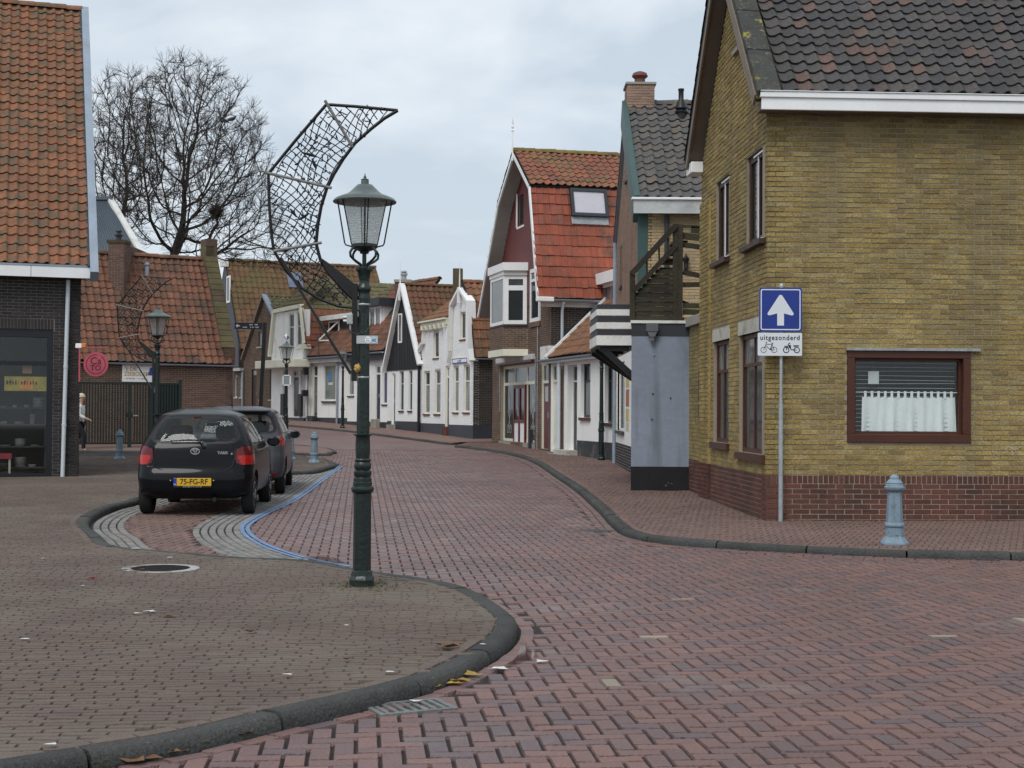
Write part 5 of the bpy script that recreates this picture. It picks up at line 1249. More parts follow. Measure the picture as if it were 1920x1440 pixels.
# ------------------------------------------------------------------ small white cottage
q0 = N0 - rdir*.02; s_end = 7.3; WC = Fr(q0, q0 - rdir*s_end); wc = thing('white_cottage', 'low white rendered cottage with orange tiled lean-to roof beside the brick shop house', 'cottage', (q0.x, q0.y, hz(43)))
zb = hz(40)-.15; zg = WC.uv(1100, 668)[1]; g = WC.uv
zbs = hz(40)+.55
rc = lambda x0, y0, x1, y1: WC.rect(x0, y0, x1, y1)
dr = rc(1064, 684, 1082, 835); w1_ = rc(1089, 682, 1107, 783); w2_ = rc(1134, 677, 1149, 793); w4_ = rc(1159, 680, 1172, 805); cup = rc(1035, 682, 1046, 830)
dr = (dr[0], dr[1], hz(41)+.22, dr[3]); cup = (cup[0], cup[1], hz(43)+.2, cup[3])
wo = [(0, zb), (s_end, zb), (s_end, zg), (0, zg)]; Hh = [dr, w1_, w2_, cup]
wall(wc, WC, wo, Hh, m_whr, thick=.22)
q = MB(); q.box(WC, dr[1]+.05, s_end, zb, zbs, .0, .012); q.build('base', M('dark_weathered_base', (.05, .052, .055), .75, (2, .3), (30, .2), (30, .3), stain=((.16, .16, .15), 2.5, .64, .08)), wc)
q = MB(); q.box(WC, cup[1]+.0, dr[0]-.35, zb, zg-.2, .0, .01); pn = q.build('brick_strip', m_mort, wc); bricks(wc, WC, [(cup[1], zb), (dr[0]-.38, zb), (dr[0]-.38, zg-.3), (cup[1], zg-.3)], [], m_brb, .0655, .22, w=.01)
door(wc, WC, cup, m_cream, m_offw, .08, .02, .78, m_midglass, handle=False)
door(wc, WC, dr, m_offw, m_dgrey, .05, .16, .80, m_blkglass, m_midglass, lights=((.3, .95, .50, .92), (.3, .95, .08, .42)))
for (r, cc) in ((w1_, m_curt), (w2_, m_blkglass)): window(wc, WC, r, m_dgrey, .07, .10, rows=(.68,), glass=[cc, m_blkglass], sill=(m_redb, .08, .06, .04))
MB().box(WC, dr[0]-.25, dr[1]+.1, hz(41)+.0, hz(41)+.24, .0, .35).build('door_step', m_lint, wc)
MB().box(WC, cup[1]+.2, dr[1]-.1, hz(41)-.0, hz(41)+.125, .0, .5).build('threshold_slab', m_stone, wc)
pit = radians(44); Vn = slopeV(-WC.N, pit); e0 = WC.p(.35, zg+.05, .18); Lc = 5.2
tile_roof(wc, e0, WC.U, Vn, Lc, 3.6, m_tile_o, .24, .32, 'pan', nparts=120, jit=.010)
MB().hexa(slab(e0, -.12, -.0, -.05, 3.6, -.1, .12, WC.U, Vn, WC.U.cross(Vn))).build('verge_board', m_white, wc)
gutter(wc, WC.p(-.9, zg+.02, .22), WC.p(s_end, zg+.02, .22), .07); MB().box(WC, -.5, s_end, zg-.10, zg+.03, -.02, .20).build('eaves_board', m_offw, wc)
pp = WC.uv(1049, 760, .12)[0]; pipe(wc, [WC.p(pp, zg, .14), WC.p(pp, zb+.1, .14)], .05, m_pvc)
MB().box(WC, -.9, .05, zg+.05, zg+.45, -.1, .1).build('sign_box', m_offw, wc)
# white dormer at its right
df = Fr(WC.p(2.9, 0, -1.6), WC.p(4.6, 0, -1.6)); dz0 = df.uv(1140, 572)[1]; dz1 = df.uv(1140, 532)[1]; dz2 = df.uv(1140, 511)[1]
du0, du1 = df.uv(1127, 550)[0], df.uv(1158, 550)[0]
MB().box(df, du0, du1, dz0-1, dz1, -1.5, -.06).build('dormer', m_white, wc); window(wc, df, (du0, du1, dz0, dz1), m_white, .09, .0, glass=m_curt)
MB().box(df, du0-.15, du1+.25, dz1, dz2, -1.6, .2).build('dormer_roof', m_white, wc)
# ------------------------------------------------------------------ the row of small houses round the bend
P_ = lambda px, Y: Vector((at(px, 800, Y).x, Y, 0))
wA = P_(887, 53.0); wB = wA + Vector((-.375, .927, 0)).normalized()*2.65; wC_ = wA + Vector((-.375, .927, 0)).normalized()*6.1
def base_of(fr): m = fr.p(fr.len/2, 0); return Vector((m.x, m.y, hz(m.y)+.1))
def finial(parent, p, h, mat, r=.03): MB().tube([p, p+Vector((0, 0, h*.5)), p+Vector((0, 0, h))], [r, r*.8, r*.2], 6).build('finial', mat, parent)
def gable_roof(parent, fr, uL, zL, uA, zA, uR, zR, ov, L_, mat, tw=.25, ex=.32, style='pan', nR=0):
    """two slopes with the ridge running back from the front gable"""
    D = -fr.N
    a = fr.p(uR, zR, ov); tile_roof(parent, a, D, fr.p(uA, zA, ov)-a, L_+ov, (fr.p(uA, zA, ov)-a).length, mat, tw, ex, style, nR, jit=.014)
    a = fr.p(uL, zL, ov); tile_roof(parent, a+D*(L_+ov), -D, fr.p(uA, zA, ov)-a, L_+ov, (fr.p(uA, zA, ov)-a).length, mat, tw, ex, style, 0, jit=.014)
    ridge(parent, fr.p(uA, zA+.02, ov), fr.p(uA, zA+.02, -L_), .11, .36, mat)

# --- white clock gable (right half of the white pair)
F1 = Fr(wB, wA); h1 = thing('gable_house', 'narrow white brick house with bell shaped white gable and blue nameboard', 'house', base_of(F1)); g = F1.uv; rc = F1.rect
zb = hz(53)-.1; zsl = g(870, 797)[1]; apx = g(868, 541); zsh = g(885, 672)[1]; w = F1.len
hwn = [rc(850, 686, 860, 773), rc(869, 684, 881, 773), rc(863, 585, 873, 636)]
mid = w*.52
prof = [(0, zb), (w, zb), (w, zsh), (w-.28, zsh+.3), (w-.42, zsh+2.0), (mid, apx[1]-.25), (.50, zsh+2.0), (.36, zsh+.3), (.2, zsh), (0, zsh)]
wall(h1, F1, prof, hwn, m_whm, thick=.22); bricks(h1, F1, [(0, zsl)]+[(w, zsl)]+prof[2:], hwn, m_whb, .064, .22, .006, .004)
MB().box(F1, 0, w, zb, zsl, -.02, .015).build('base', m_slate, h1)
for r in hwn[:2]: window(h1, F1, r, m_cream, .07, .06, rows=(.66,), glass=[m_curt, m_midglass], sill=(m_redp, .06, .05, .03))
window(h1, F1, hwn[2], m_cream, .06, .06, glass=m_blkglass, sill=(m_redp, .06, .04, .02))
bpts = [(w+.02, zsh-.1), (w-.20, zsh+.35), (w-.32, zsh+2.1), (mid, apx[1]), (.42, zsh+2.1), (.30, zsh+.35), (.14, zsh-.1)]
for (p, s) in zip(bpts, bpts[1:]): MB().bar(F1.p(p[0], p[1], .0), F1.p(s[0], s[1], .0), .34, .10).build('gable_board', m_offw if p[0] < mid else m_white, h1)
MB().prism(F1, [(mid-.06, apx[1]-.55), (mid+.06, apx[1]-.55), (mid+.03, apx[1]+.05), (mid-.03, apx[1]+.05)], .1, .19).build('gable_drop', m_white, h1); finial(h1, F1.p(mid, apx[1], .1), 1.0, m_white)
r = rc(850, 671.5, 878, 681); nb = MB().box(F1, r[0], r[1], r[2], r[3], .01, .05).build('nameboard', m_white, h1)
q = MB(); 
for (x0, x1, y0, y1) in ((r[0], r[1], r[2], r[2]+.03), (r[0], r[1], r[3]-.03, r[3]), (r[0], r[0]+.04, r[2], r[3]), (r[1]-.04, r[1], r[2], r[3])): q.box(F1, x0, x1, y0, y1, .045+(x1-x0 < .1)*.001, .054+(x1-x0 < .1)*.001)
q.build('nameboard_edge', m_bluep, nb); marks(nb, F1, (r[0]+r[1])/2, (r[2]+r[3])/2, .46, .13, m_bluep, .053, 7)
# its dark side wall and orange roof
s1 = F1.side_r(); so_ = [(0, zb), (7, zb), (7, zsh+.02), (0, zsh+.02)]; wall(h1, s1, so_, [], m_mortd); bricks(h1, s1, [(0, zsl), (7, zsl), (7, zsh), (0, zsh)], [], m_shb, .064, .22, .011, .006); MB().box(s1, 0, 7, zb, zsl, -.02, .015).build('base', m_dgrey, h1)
zq = s1.back(-1.3).uv(900, 531)[1]; a = s1.p(-.0, zsh+.04, .15); b = s1.p(-.0, zsh+(zq-zsh)*.72, -.45); c = s1.p(0, zq, -1.3)
tile_roof(h1, a, s1.U, b-a, 7, (b-a).length, m_tile_o, .26, .34, 'flat'); tile_roof(h1, b, s1.U, c-b, 7, (c-b).length, m_tile_o, .26, .34, 'pan'); ridge(h1, c, c+s1.U*7, .12, .36, m_tile_o)
gutter(h1, s1.p(0, zsh, .22), s1.p(7, zsh, .22), .06)

# --- white cornice house
F2 = Fr(wC_, wB); h2 = thing('gable_house', 'white brick house with moulded cornice and curved gable shoulder', 'house', base_of(F2)); g = F2.uv; rc = F2.rect; w = F2.len
zsl = g(810, 794)[1]; zc = g(812, 619)[1]; zc2 = g(812, 601)[1]; zsh = g(795, 658)[1]
dr = rc(835, 686, 847, 800); dr = (dr[0], min(dr[1], w-.02), dr[2], dr[3]); W2 = [rc(795, 696, 806, 776), rc(815, 693, 826, 776), rc(813, 619, 823, 671)]
W2 = [W2[0], W2[1], (W2[2][0], W2[2][1], W2[2][2], zc-.06)]
prof = [(0, zb), (w, zb), (w, zc), (.62, zc), (.5, zc-.55), (.30, zsh+.25), (0, zsh)]
wall(h2, F2, prof, W2+[dr], m_whm, thick=.22); bricks(h2, F2, [(0, zsl), (w, zsl)]+prof[2:], W2+[dr], m_whb, .064, .22, .006, .004)
MB().box(F2, 0, dr[0]-.02, zb, zsl, -.02, .015).build('base', m_slate, h2)
for r in W2[:2]: window(h2, F2, r, m_cream, .07, .06, rows=(.68,), glass=[m_curt, m_blkglass], sill=(m_redp, .07, .05, .03))
window(h2, F2, W2[2], m_cream, .06, .06, glass=m_blkglass, sill=(m_redp, .06, .04, .02))
door(h2, F2, dr, m_cream, m_dgrey, .08, .05, .80, m_curt, m_midglass, lights=((.2, .8, .1, .95),)); MB().box(F2, dr[0], dr[1], zb, dr[2], -.1, .12).build('door_step', m_redb, h2)
q = MB(); q.box(F2, .45, w+.02, zc, zc+.12, -.1, .08); q.box(F2, .40, w+.02, zc+.12, zc2-.06, -.1, .16); q.box(F2, .32, w+.03, zc2-.06, zc2, -.2, .28); q.build('cornice', m_cream, h2)
q = MB(); [q.box(F2, x, x+.12, zc+.02, zc+.2, .08, .24) for x in np.linspace(.6, w-.2, 6)]; q.build('cornice_bracket', m_cream, h2)
pp_ = [(.62, zc), (.52, zc-.5), (.34, zsh+.28), (.0, zsh+.02)]
for (p, s) in zip(pp_, pp_[1:]): MB().bar(F2.p(p[0], p[1], .02), F2.p(s[0], s[1], .02), .30, .07).build('shoulder_board', m_white, h2)
q = MB(); q.prism(F2, [(w-.55, zc2-.15), (w-.1, zc-1.1), (w, zc-1.1), (w, zc2-.15)], -.1, .1); q.build('buttress', m_white, h2)
# orange roof behind the cornice, hipped to the ridge
Vn = slopeV(-F2.N, radians(38)); a = F2.p(.3, zc2, .1)
tile_roof(h2, a, F2.U, Vn, w-.3, 1.9, m_tile_o, .26, .33, 'pan', skip=lambda u, v: u < v*.55)
ch_ = at(858, 520, 59.5); cw = 9/2700*59.5; cf = Fr((ch_.x-cw, ch_.y), (ch_.x+cw, ch_.y)); MB().box(cf, 0, 2*cw, 4.5, cf.uv(858, 503)[1], -.6, 0).build('chimney', m_mossb, h2)

# --- black boarded gable house
wD = wC_ + Vector((-.438, .899, 0)).normalized()*3.75
F3 = Fr(wD, wC_); h3 = thing('gable_house', 'black boarded gable house with white bargeboards above white ground floor', 'house', base_of(F3)); g = F3.uv; rc = F3.rect; w = F3.len; zb = hz(60)-.2
apx = g(752, 534); zL = g(725, 690)[1]; zR = g(784, 676)[1]; zbd = g(755, 694)[1]; zsl = g(760, 790)[1]
dr = rc(735, 700, 741, 796); W3 = [rc(749, 692, 757, 770), rc(766, 690, 773, 770)]; dr = (dr[0], dr[1], dr[2], dr[3])
W3 = [(a, b, c, min(d, zbd-.04)) for (a, b, c, d) in W3]; dr = (dr[0], dr[1], dr[2], min(dr[3], zbd-.04))
wall(h3, F3, [(0, zb), (w, zb), (w, zbd), (0, zbd)], W3+[dr], m_whb, thick=.2); MB().box(F3, dr[1]+.05, w, zb, zsl, -.02, .015).build('base', m_dgrey, h3); MB().box(F3, 0, dr[0]-.05, zb, zsl, -.02, .015).build('base', m_dgrey, h3)
for r in W3: window(h3, F3, r, m_greyp, .05, .06, rows=(.68,), glass=m_blkglass, sill=(m_redb, .07, .05, .03))
door(h3, F3, dr, m_white, m_black, .07, .05, None)
MB().box(F3, dr[0], dr[1], zb, dr[2], -.1, .25).build('door_step', m_stone, h3)
zlo = min(zL, zR); tri = [(0, zbd), (w, zbd), (w+.1, zR), (w*.5, apx[1]-.1), (-.1, zL)]
wg = rc(748, 588, 755, 643); u = -.08; bw = .15
while u < w+.05:
    x1 = min(u+bw-.008, w+.08)
    iv = slices([(p[0], p[1]) for p in tri], 0) 
    um = (u+x1)/2; tpz = np.interp(um, [-.1, w*.5, w+.1], [zL, apx[1]-.1, zR]); cuts = [(zbd, float(tpz))]
    if x1 > wg[0] and u < wg[1]: cuts = [(zbd, wg[2]), (wg[3], float(tpz))]
    for (p, s) in cuts: MB().box(F3, u, x1, p, s, -.02, .03 if int(u/bw) % 2 else .036).build('board', m_blkbd, h3)
    u += bw
window(h3, F3, wg, m_white, .07, -.05, glass=m_midglass)
for (p, s) in (((w+.18, zR-.18), (w*.5, apx[1])), ((w*.5, apx[1]), (-.18, zL-.18))): MB().bar(F3.p(p[0], p[1], .12), F3.p(s[0], s[1], .12), .22, .12).build('bargeboard', m_white, h3)
finial(h3, F3.p(w*.5, apx[1]-.1, .2), 1.0, m_white); MB().prism(F3, [(w*.5-.05, apx[1]-.7), (w*.5+.05, apx[1]-.7), (w*.5+.04, apx[1]), (w*.5-.04, apx[1])], .2, .26).build('gable_drop', m_white, h3)
gable_roof(h3, F3, -.15, zL, w*.5, apx[1]-.05, w+.15, zR, .05, 7.5, m_tile_br)
pipe(h3, [F3.p(w+.03, zb, .1), F3.p(w+.03, zR-.2, .1)], .06, m_black)
ch_ = at(755, 530, 64); cw = 14/2700*64; cf = Fr((ch_.x-cw, ch_.y), (ch_.x+cw, ch_.y)); ct = cf.uv(755, 529)[1]
ch = MB().box(cf, 0, 2*cw, ct-2.2, ct, -.7, 0).build('chimney', m_rstb, h3); MB().box(cf, -.05, 2*cw+.05, ct, ct+.12, -.75, .05).build('chimney_cap', m_stone, ch); MB().lathe([(.12, 0), (.12, .2), (.17, .22), (.17, .28), (.1, .34), (.16, .36), (.1, .42)], 10, cf.p(cw*1.1, ct+.12, -.3)).build('chimney_pot', m_galv, ch, smooth=True)

# --- white house with white-cheeked dormer, beside the black one
wE = wD + Vector((-.53, .848, 0)).normalized()*4.0
F4 = Fr(wE, wD); h4 = thing('row_house', 'white rendered house with red tiles and white cheeked dormer beside the black gable', 'house', base_of(F4)); g = F4.uv; rc = F4.rect; w = F4.len; zb = hz(64)-.2
zg = g(700, 664)[1]; zsl = g(700, 791)[1]; dr = rc(703, 684, 713, 786); wr4 = rc(717, 686, 731, 758); ws_ = rc(653, 672, 664, 742)
wr4 = (wr4[0], min(wr4[1], w-.05), wr4[2], wr4[3]); ws_ = (max(ws_[0], .05), ws_[1], ws_[2], ws_[3])
wall(h4, F4, [(0, zb), (w, zb), (w, zg), (0, zg)], [dr, wr4, ws_], m_whr, thick=.2); MB().box(F4, 0, dr[0], zb, zsl, -.02, .015).build('base', m_dgrey, h4); MB().box(F4, dr[1], w, zb, zsl, -.02, .015).build('base', m_dgrey, h4)
door(h4, F4, dr, m_offw, M('indigo_door', (.03, .03, .06), .4), .08, .04, .82, m_midglass); MB().box(F4, dr[0], dr[1], zb, dr[2], -.1, .2).build('door_step', m_stone, h4)
f = window(h4, F4, wr4, m_offw, .07, .05, glass=M('violet_poster_glass', (.06, .05, .14), .15, spec=.6), sill=(m_dgrey, .06, .05, .03)); window(h4, F4, ws_, m_offw, .07, .05, rows=(.7,), glass=m_curt, sill=(m_dgrey, .06, .05, .03))
Vn = slopeV(-F4.N, radians(50)); a = F4.p(-.1, zg+.1, .25); hgt = 4.2
zdo = F4.back(-1.6).uv(700, 545)[1]
tile_roof(h4, a, F4.U, Vn, w+.2, hgt, m_tile_red if False else m_tile_r, .25, .33, 'pan', 0)
ridge(h4, a+Vn*hgt, a+F4.U*(w+.2)+Vn*hgt, .12, .36, m_tile_o); gutter(h4, F4.p(-.2, zg+.06, .32), F4.p(w+.1, zg+.06, .32), .07); MB().box(F4, -.1, w, zg-.25, zg+.02, .0, .22).build('eaves_board', m_dgrey, h4)
df = F4.back(-.75); d0, d1 = df.uv(640, 600)[0], df.uv(715, 600)[0]; z0, z1, z2 = df.uv(690, 630)[1], df.uv(690, 576)[1], df.uv(690, 562)[1]
d0 = max(d0, .1)
MB().box(df, d0, d1, z0-.4, z1, -2.4, -.08).build('dormer', m_white, h4); window(h4, df, (max(d0, d1-1.25), d1-.05, z0, z1), m_white, .10, .0, cols=(.5,), glass=m_curt, bw=.14); MB().box(df, d0-.25, d1+.25, z1, z2, -2.6, .25).build('dormer_roof', m_dgrey, h4)

# --- white house with open dormer window
wF = wE + Vector((-.53, .848, 0)).normalized()*3.96
F5 = Fr(wF, wE); h5 = thing('row_house', 'white rendered house with orange lower roof and black boarded dormer with an open window', 'house', base_of(F5)); g = F5.uv; rc = F5.rect; w = F5.len; zb = hz(67)-.2
zg = g(610, 672)[1]; zsl = g(610, 783)[1]; dr = rc(585, 684, 595, 780); wn_ = rc(606, 682, 633, 752); dr = (max(dr[0], .1), dr[1], dr[2], dr[3])
wall(h5, F5, [(0, zb), (w, zb), (w, zg), (0, zg)], [dr, wn_], m_whr, thick=.2); MB().box(F5, dr[1], w, zb, zsl, -.02, .015).build('base', m_dgrey, h5)
door(h5, F5, dr, m_cream, m_dgrey, .08, .05, .76, m_midglass, m_curt, lights=((.2, .8, .08, .95),)); MB().box(F5, dr[0], dr[1], zb, dr[2], -.1, .25).build('door_step', m_dgrey, h5)
f = window(h5, F5, wn_, m_offw, .09, .05, cols=(.80,), glass=[M('green_blind_glass', (.16, .18, .14), .2, (3, .1), (20, .1), None), m_midglass], sill=(m_dgrey, .08, .08, .06))
r = F5.rect(613, 698, 618, 715); MB().box(F5, r[0], r[1], r[2], r[3], -.07, -.062).build('blue_notice', M('blue_paper', (.08, .22, .5), .6), f); r = F5.rect(613, 717, 622, 722); MB().box(F5, r[0], r[1], r[2], r[3], -.07, -.062).build('notice', m_paper, f)
Vn = slopeV(-F5.N, radians(50)); a = F5.p(-.1, zg+.1, .25); tile_roof(h5, a, F5.U, Vn, w+.2, 2.3, m_tile_r, .25, .33, 'pan', 0)
gutter(h5, F5.p(-.2, zg+.06, .32), F5.p(w+.2, zg+.06, .32), .07); MB().box(F5, -.1, w, zg-.2, zg+.02, .0, .22).build('eaves_board', m_greyp, h5); pp = F5.uv(635, 720)[0]; pipe(h5, [F5.p(min(pp, w-.1), zb, .08), F5.p(min(pp, w-.1), zg, .08)], .05, m_zinc)
df = F5.back(-.7); d0, d1 = df.uv(613, 620)[0], df.uv(680, 620)[0]; z0, z1, z2 = df.uv(630, 640)[1], df.uv(630, 600)[1], df.uv(640, 590)[1]
MB().box(df, d0, d1, z0-.5, z1, -2.4, -.06).build('dormer', m_blkbd, h5); MB().box(df, d0-.2, d1+.2, z1, z2, -2.5, .3).build('dormer_roof', m_offw, h5)
for (x0, x1) in ((616, 636), (656, 668)): window(h5, df, (df.uv(x0, 620)[0], df.uv(x1, 620)[0], z0, z1-.02), m_offw, .09, -.02, glass=m_blkglass)
# open casement leaning out
ca = df.p(df.uv(635, 620)[0], z1-.1, .03); cb_ = df.p(df.uv(617, 620)[0], z0+.05, .55); q = MB(); q.bar(ca, cb_, .06, .06); q.bar(df.p(df.uv(636, 620)[0], z0+.02, .4), cb_, .06, .06); q.build('open_casement', m_white, h5)
# green-mossed upper roof behind
a = F5.p(-.3, z2-.15, -1.6); Vn = slopeV(-F5.N, radians(42)); tile_roof(h5, a, F5.U, Vn, w+.3, 2.4, m_tile_mg, .24, .30, 'flat', 0, skip=lambda u, v: u < v*.7)

# --- cream gabled house
wG = wF + Vector((-.53, .848, 0)).normalized()*4.24
F6 = Fr(wG, wF).back(.3); h6 = thing('gable_house', 'white house with cream angular gable boards and cream porch canopy', 'house', base_of(F6)); g = F6.uv; rc = F6.rect; w = F6.len; zb = hz(71)-.2
zt = g(550, 583)[1]; zsh = g(520, 645)[1]; zcp0 = g(550, 690)[1]; zcp1 = g(550, 675)[1]; zsl = g(550, 783)[1]
W6 = [rc(541, 588, 551, 651), rc(556, 585, 566, 651)]; D6 = [rc(548, 694, 560, 781), rc(562, 692, 574, 781), rc(530, 696, 538, 770)]
prof = [(0, zb), (w, zb), (w, zt), (.55, zt), (.10, zsh-.5), (0, zsh-.5)]
wall(h6, F6, prof, W6+D6, m_whr, thick=.2)
for r in W6: window(h6, F6, r, m_offw, .06, .05, rows=(.6,), glass=m_blkglass, sill=(m_white, .07, .06, .03))
for r in D6[:2]: door(h6, F6, r, m_offw, m_black, .07, .05, .85, m_blkglass, m_blkglass, lights=((.2, .8, .1, .92),))
window(h6, F6, D6[2], m_offw, .06, .05, rows=(.7,), glass=m_midglass)
MB().box(F6, 0, w, zb, zsl, -.02, .10).build('base', m_dgrey, h6)
for (p, s) in (((-.12, zsh-.6), (.42, zt+.1)), ((.42, zt+.1), (w-.55, zt+.18)), ((w-.55, zt+.25), (w-.05, zsh-.1))): MB().bar(F6.p(p[0], p[1], .04), F6.p(s[0], s[1], .04), .20, .18).build('gable_board', m_cream, h6)
MB().box(F6, w-.25, w+.15, zsh-.35, zsh-.15, -.2, .3).build('gable_foot', m_cream, h6)
MB().box(F6, -.35, w+.25, zcp0, zcp1, -.1, .75).build('porch_canopy', m_cream, h6, bevel=.03)
for x in (518, 600):
    u = F6.uv(x, 650, .3)[0]; q = MB(); sg = 1 if x == 518 else -1
    pts = [F6.p(u+sg*.1*t+sg*.0, zcp1+.1+.85*t, .35) for t in np.linspace(0, 1, 8)]; q.tube(pts, .018, 5)
    for (cz, rr) in ((zcp1+.15, .12), (zcp1+.92, .13)): q.tube([F6.p(u+sg*(.05)+rr*cos(t), cz+rr*sin(t), .35) for t in np.linspace(0, 5.5, 12)], .016, 5)
    q.build('iron_scroll', m_offw if x == 518 else m_dgrey, h6)
for x in (562, 530): u, v = F6.uv(x, 735); MB().box(F6, u-.0, u+.40, v-1.15, v-.1, .0, .12).build('planter_screen', m_black, h6)
u, v = F6.uv(576, 695); MB().box(F6, u, u+.2, v-.2, v+.15, .0, .25).build('wall_lamp', m_black, h6, bevel=.02); u, v = F6.uv(575, 735); MB().box(F6, u, u+.25, v-.2, v+.1, .0, .3).build('letter_box', m_black, h6, bevel=.04)
s6 = F6.side_r(); wall(h6, s6, [(0, zb), (6, zb), (6, zsh-.2), (0, zsh-.2)], [], m_whr)
a = s6.p(-.05, zsh-.25, .12); b = s6.p(-.05, zt+.05, -.45); c = s6.p(1.6, zt+2.0, -2.2)
tile_roof(h6, a, s6.U, b-a, 6, (b-a).length, m_tile_redm, .25, .32, 'flat'); V2 = slopeV(-s6.N, radians(45)); tile_roof(h6, b, s6.U, V2, 6, 2.2, m_tile_mg, .24, .30, 'flat', skip=lambda u, v: u < v*.8)
V3 = slopeV(-F6.N, radians(45)); a3 = F6.p(.4, zt+.12, -.05); tile_roof(h6, a3, F6.U, V3, w-.9, 2.2, m_tile_mg, .24, .30, 'flat', skip=lambda u, v: u < v*.6)
hp0 = b; hp1 = b + V2*2.2 + s6.U*1.76; ridge(h6, hp0, hp1, .12, .36, m_tile_o)

# --- brown brick gabled house
wH = wG + Vector((-.53, .848, 0)).normalized()*5.93
F7 = Fr(wH, wG); h7 = thing('gable_house', 'brown brick house with plain pointed gable beside the cream gabled one', 'house', base_of(F7)); g = F7.uv; rc = F7.rect; w = F7.len; zb = hz(76)-.3
apx = g(497, 556); zL = g(462, 672)[1]; zR = g(516, 598)[1]; uL = g(458, 700)[0]
W7 = [rc(483, 622, 491, 650), rc(505, 692, 516, 749), rc(487, 692, 492, 750), rc(440, 704, 445, 745), rc(450, 702, 457, 745)]; D7 = rc(470, 692, 481, 775)
W7 = [(max(a, .1), min(b, w-.1), c, d) for a, b, c, d in W7]
prof = [(0, zb), (w, zb), (w, zR), (apx[0], apx[1]), (uL, zL), (uL-.05, zL-.6), (0, zL-.6)]
wall(h7, F7, prof, W7+[D7], m_mort, thick=.2); bricks(h7, F7, prof, W7+[D7], m_brb, .07, .23, .014, .008)
for r in W7[:3]: window(h7, F7, r, m_brown, .06, .05, rows=() if r is W7[0] else (.72,), glass=m_curt, sill=(m_lint, .08, .05, .05))
for r in W7[3:]: window(h7, F7, r, m_offw, .07, .05, glass=m_blkglass, sill=(m_offw, .06, .05, .03))
door(h7, F7, D7, m_dbrown, m_dbrown, .06, .06, .84, m_curt)
for (p, s) in (((w+.1, zR-.15), (apx[0], apx[1]+.08)), ((apx[0], apx[1]+.08), (uL-.1, zL-.05))): MB().bar(F7.p(p[0], p[1], .05), F7.p(s[0], s[1], .05), .25, .12).build('bargeboard', m_zinc if p[0] > apx[0] else m_soff, h7)
gable_roof(h7, F7, uL-.1, zL, apx[0], apx[1], w+.1, zR, .0, 5, m_tile_mg)
MB().box(F7, 0, uL, zL-.65, zL-.5, -.1, .25).build('eaves_board', m_greyp, h7); MB().box(F7, apx[0]-.3, apx[0]+.75, apx[1]-.1, apx[1]+.35, -2.2, -1.5).build('chimney', m_mossb, h7)
pipe(h7, [F7.p(uL, zb, .08), F7.p(uL, zL-.7, .08)], .06, m_galv)

# --- big brown-roofed house behind
Yb = 84.0; bl = at(449, 640, Yb-1); br = at(740, 640, Yb+3); BF = Fr((bl.x, Yb-1), (br.x, Yb+3)); hb = thing('tall_roof_house', 'long house with tall mossy brown tiled roof and dark boarded gable behind the row', 'house', base_of(BF))
zr_ = BF.back(-3.2).uv(520, 492)[1]; ze_ = BF.uv(470, 655)[1]; Vt = BF.p(0, zr_, -3.6)-BF.p(0, ze_, .3); a = BF.p(0, ze_, .3)
tile_roof(hb, a, BF.U, Vt, BF.len, Vt.length, m_tile_b, .33, .42, 'pan', 300, jit=.02); ridge(hb, a+Vt, a+Vt+BF.U*BF.len, .14, .45, m_tile_b)
wall(hb, BF, [(0, 0), (BF.len, 0), (BF.len, ze_+.2), (0, ze_+.2)], [], m_brb); sL = BF.side_l(7.4); gp = [(0, 0), (7.4, 0), (7.4, ze_), (3.7, zr_), (0, ze_)]
wall(hb, sL, gp, [], m_dgrey); r = (4.3, 5.1, zr_-2.6, zr_-1.0); window(hb, sL, r, m_white, .12, -.04, glass=m_blkglass)
Vb = Vector((Vt.x, Vt.y, 0)).normalized(); Vb = BF.N*(3.9) + Vector((0, 0, Vt.z)); MB().hexa(slab(a+Vt+BF.U*BF.len-Vb, 0, BF.len, 0, Vb.length, -.1, 0, -BF.U, Vb.normalized(), (-BF.U).cross(Vb.normalized()))).build('rear_slope', m_tile_b, hb)
Nn = BF.U.cross(Vt.normalized()); sk0 = a + BF.U*(BF.uv(575, 560)[0]-.4) + Vt*.70; MB().hexa(slab(sk0, 0, .9, 0, 1.2, .0, .16, BF.U, Vt.normalized(), Nn)).build('roof_window', M('blue_grey_glass', (.12, .14, .2), .15, spec=.6), hb)
MB().box(sL, 3.7, 4.2, zr_-.4, zr_+.05, -.1, .3).build('ridge_board', m_offw, hb)

# --- barn with a grey corrugated roof behind the restaurant
bf0 = at(120, 480, 60); bf1 = at(268, 480, 60); CF = Fr((bf0.x, 60), (bf1.x, 60)); bn = thing('metal_roof_barn', 'barn with dark grey corrugated metal roof behind the restaurant', 'barn', (bf0.x, 60, hz(60)))
zt_ = CF.back(-3).uv(190, 374)[1]; ze_ = CF.uv(200, 485)[1]-.3; ul, ur = 0, CF.len; ut = CF.back(-3).uv(207, 374)[0]
m_corr = M('grey_corrugated_metal', (.075, .095, .115), .45, (1, .12), (20, .05), (20, .05), spec=.5)
q = MB(); n = 56
for k in range(n):
    t0, t1 = k/n, (k+1)/n; z = lambda j: .03*(j % 2)
    e = lambda t: CF.p(ul+(ur+.25-ul)*t, ze_, 0); tpp = lambda t: CF.p(ul-1.0+(ut+1.0-ul)*t, zt_, -3)
    q.quad(e(t0)+Vector((0, -z(k), z(k))), e(t1)+Vector((0, -z(k+1), z(k+1))), tpp(t1)+Vector((0, -z(k+1), z(k+1))), tpp(t0)+Vector((0, -z(k), z(k))))
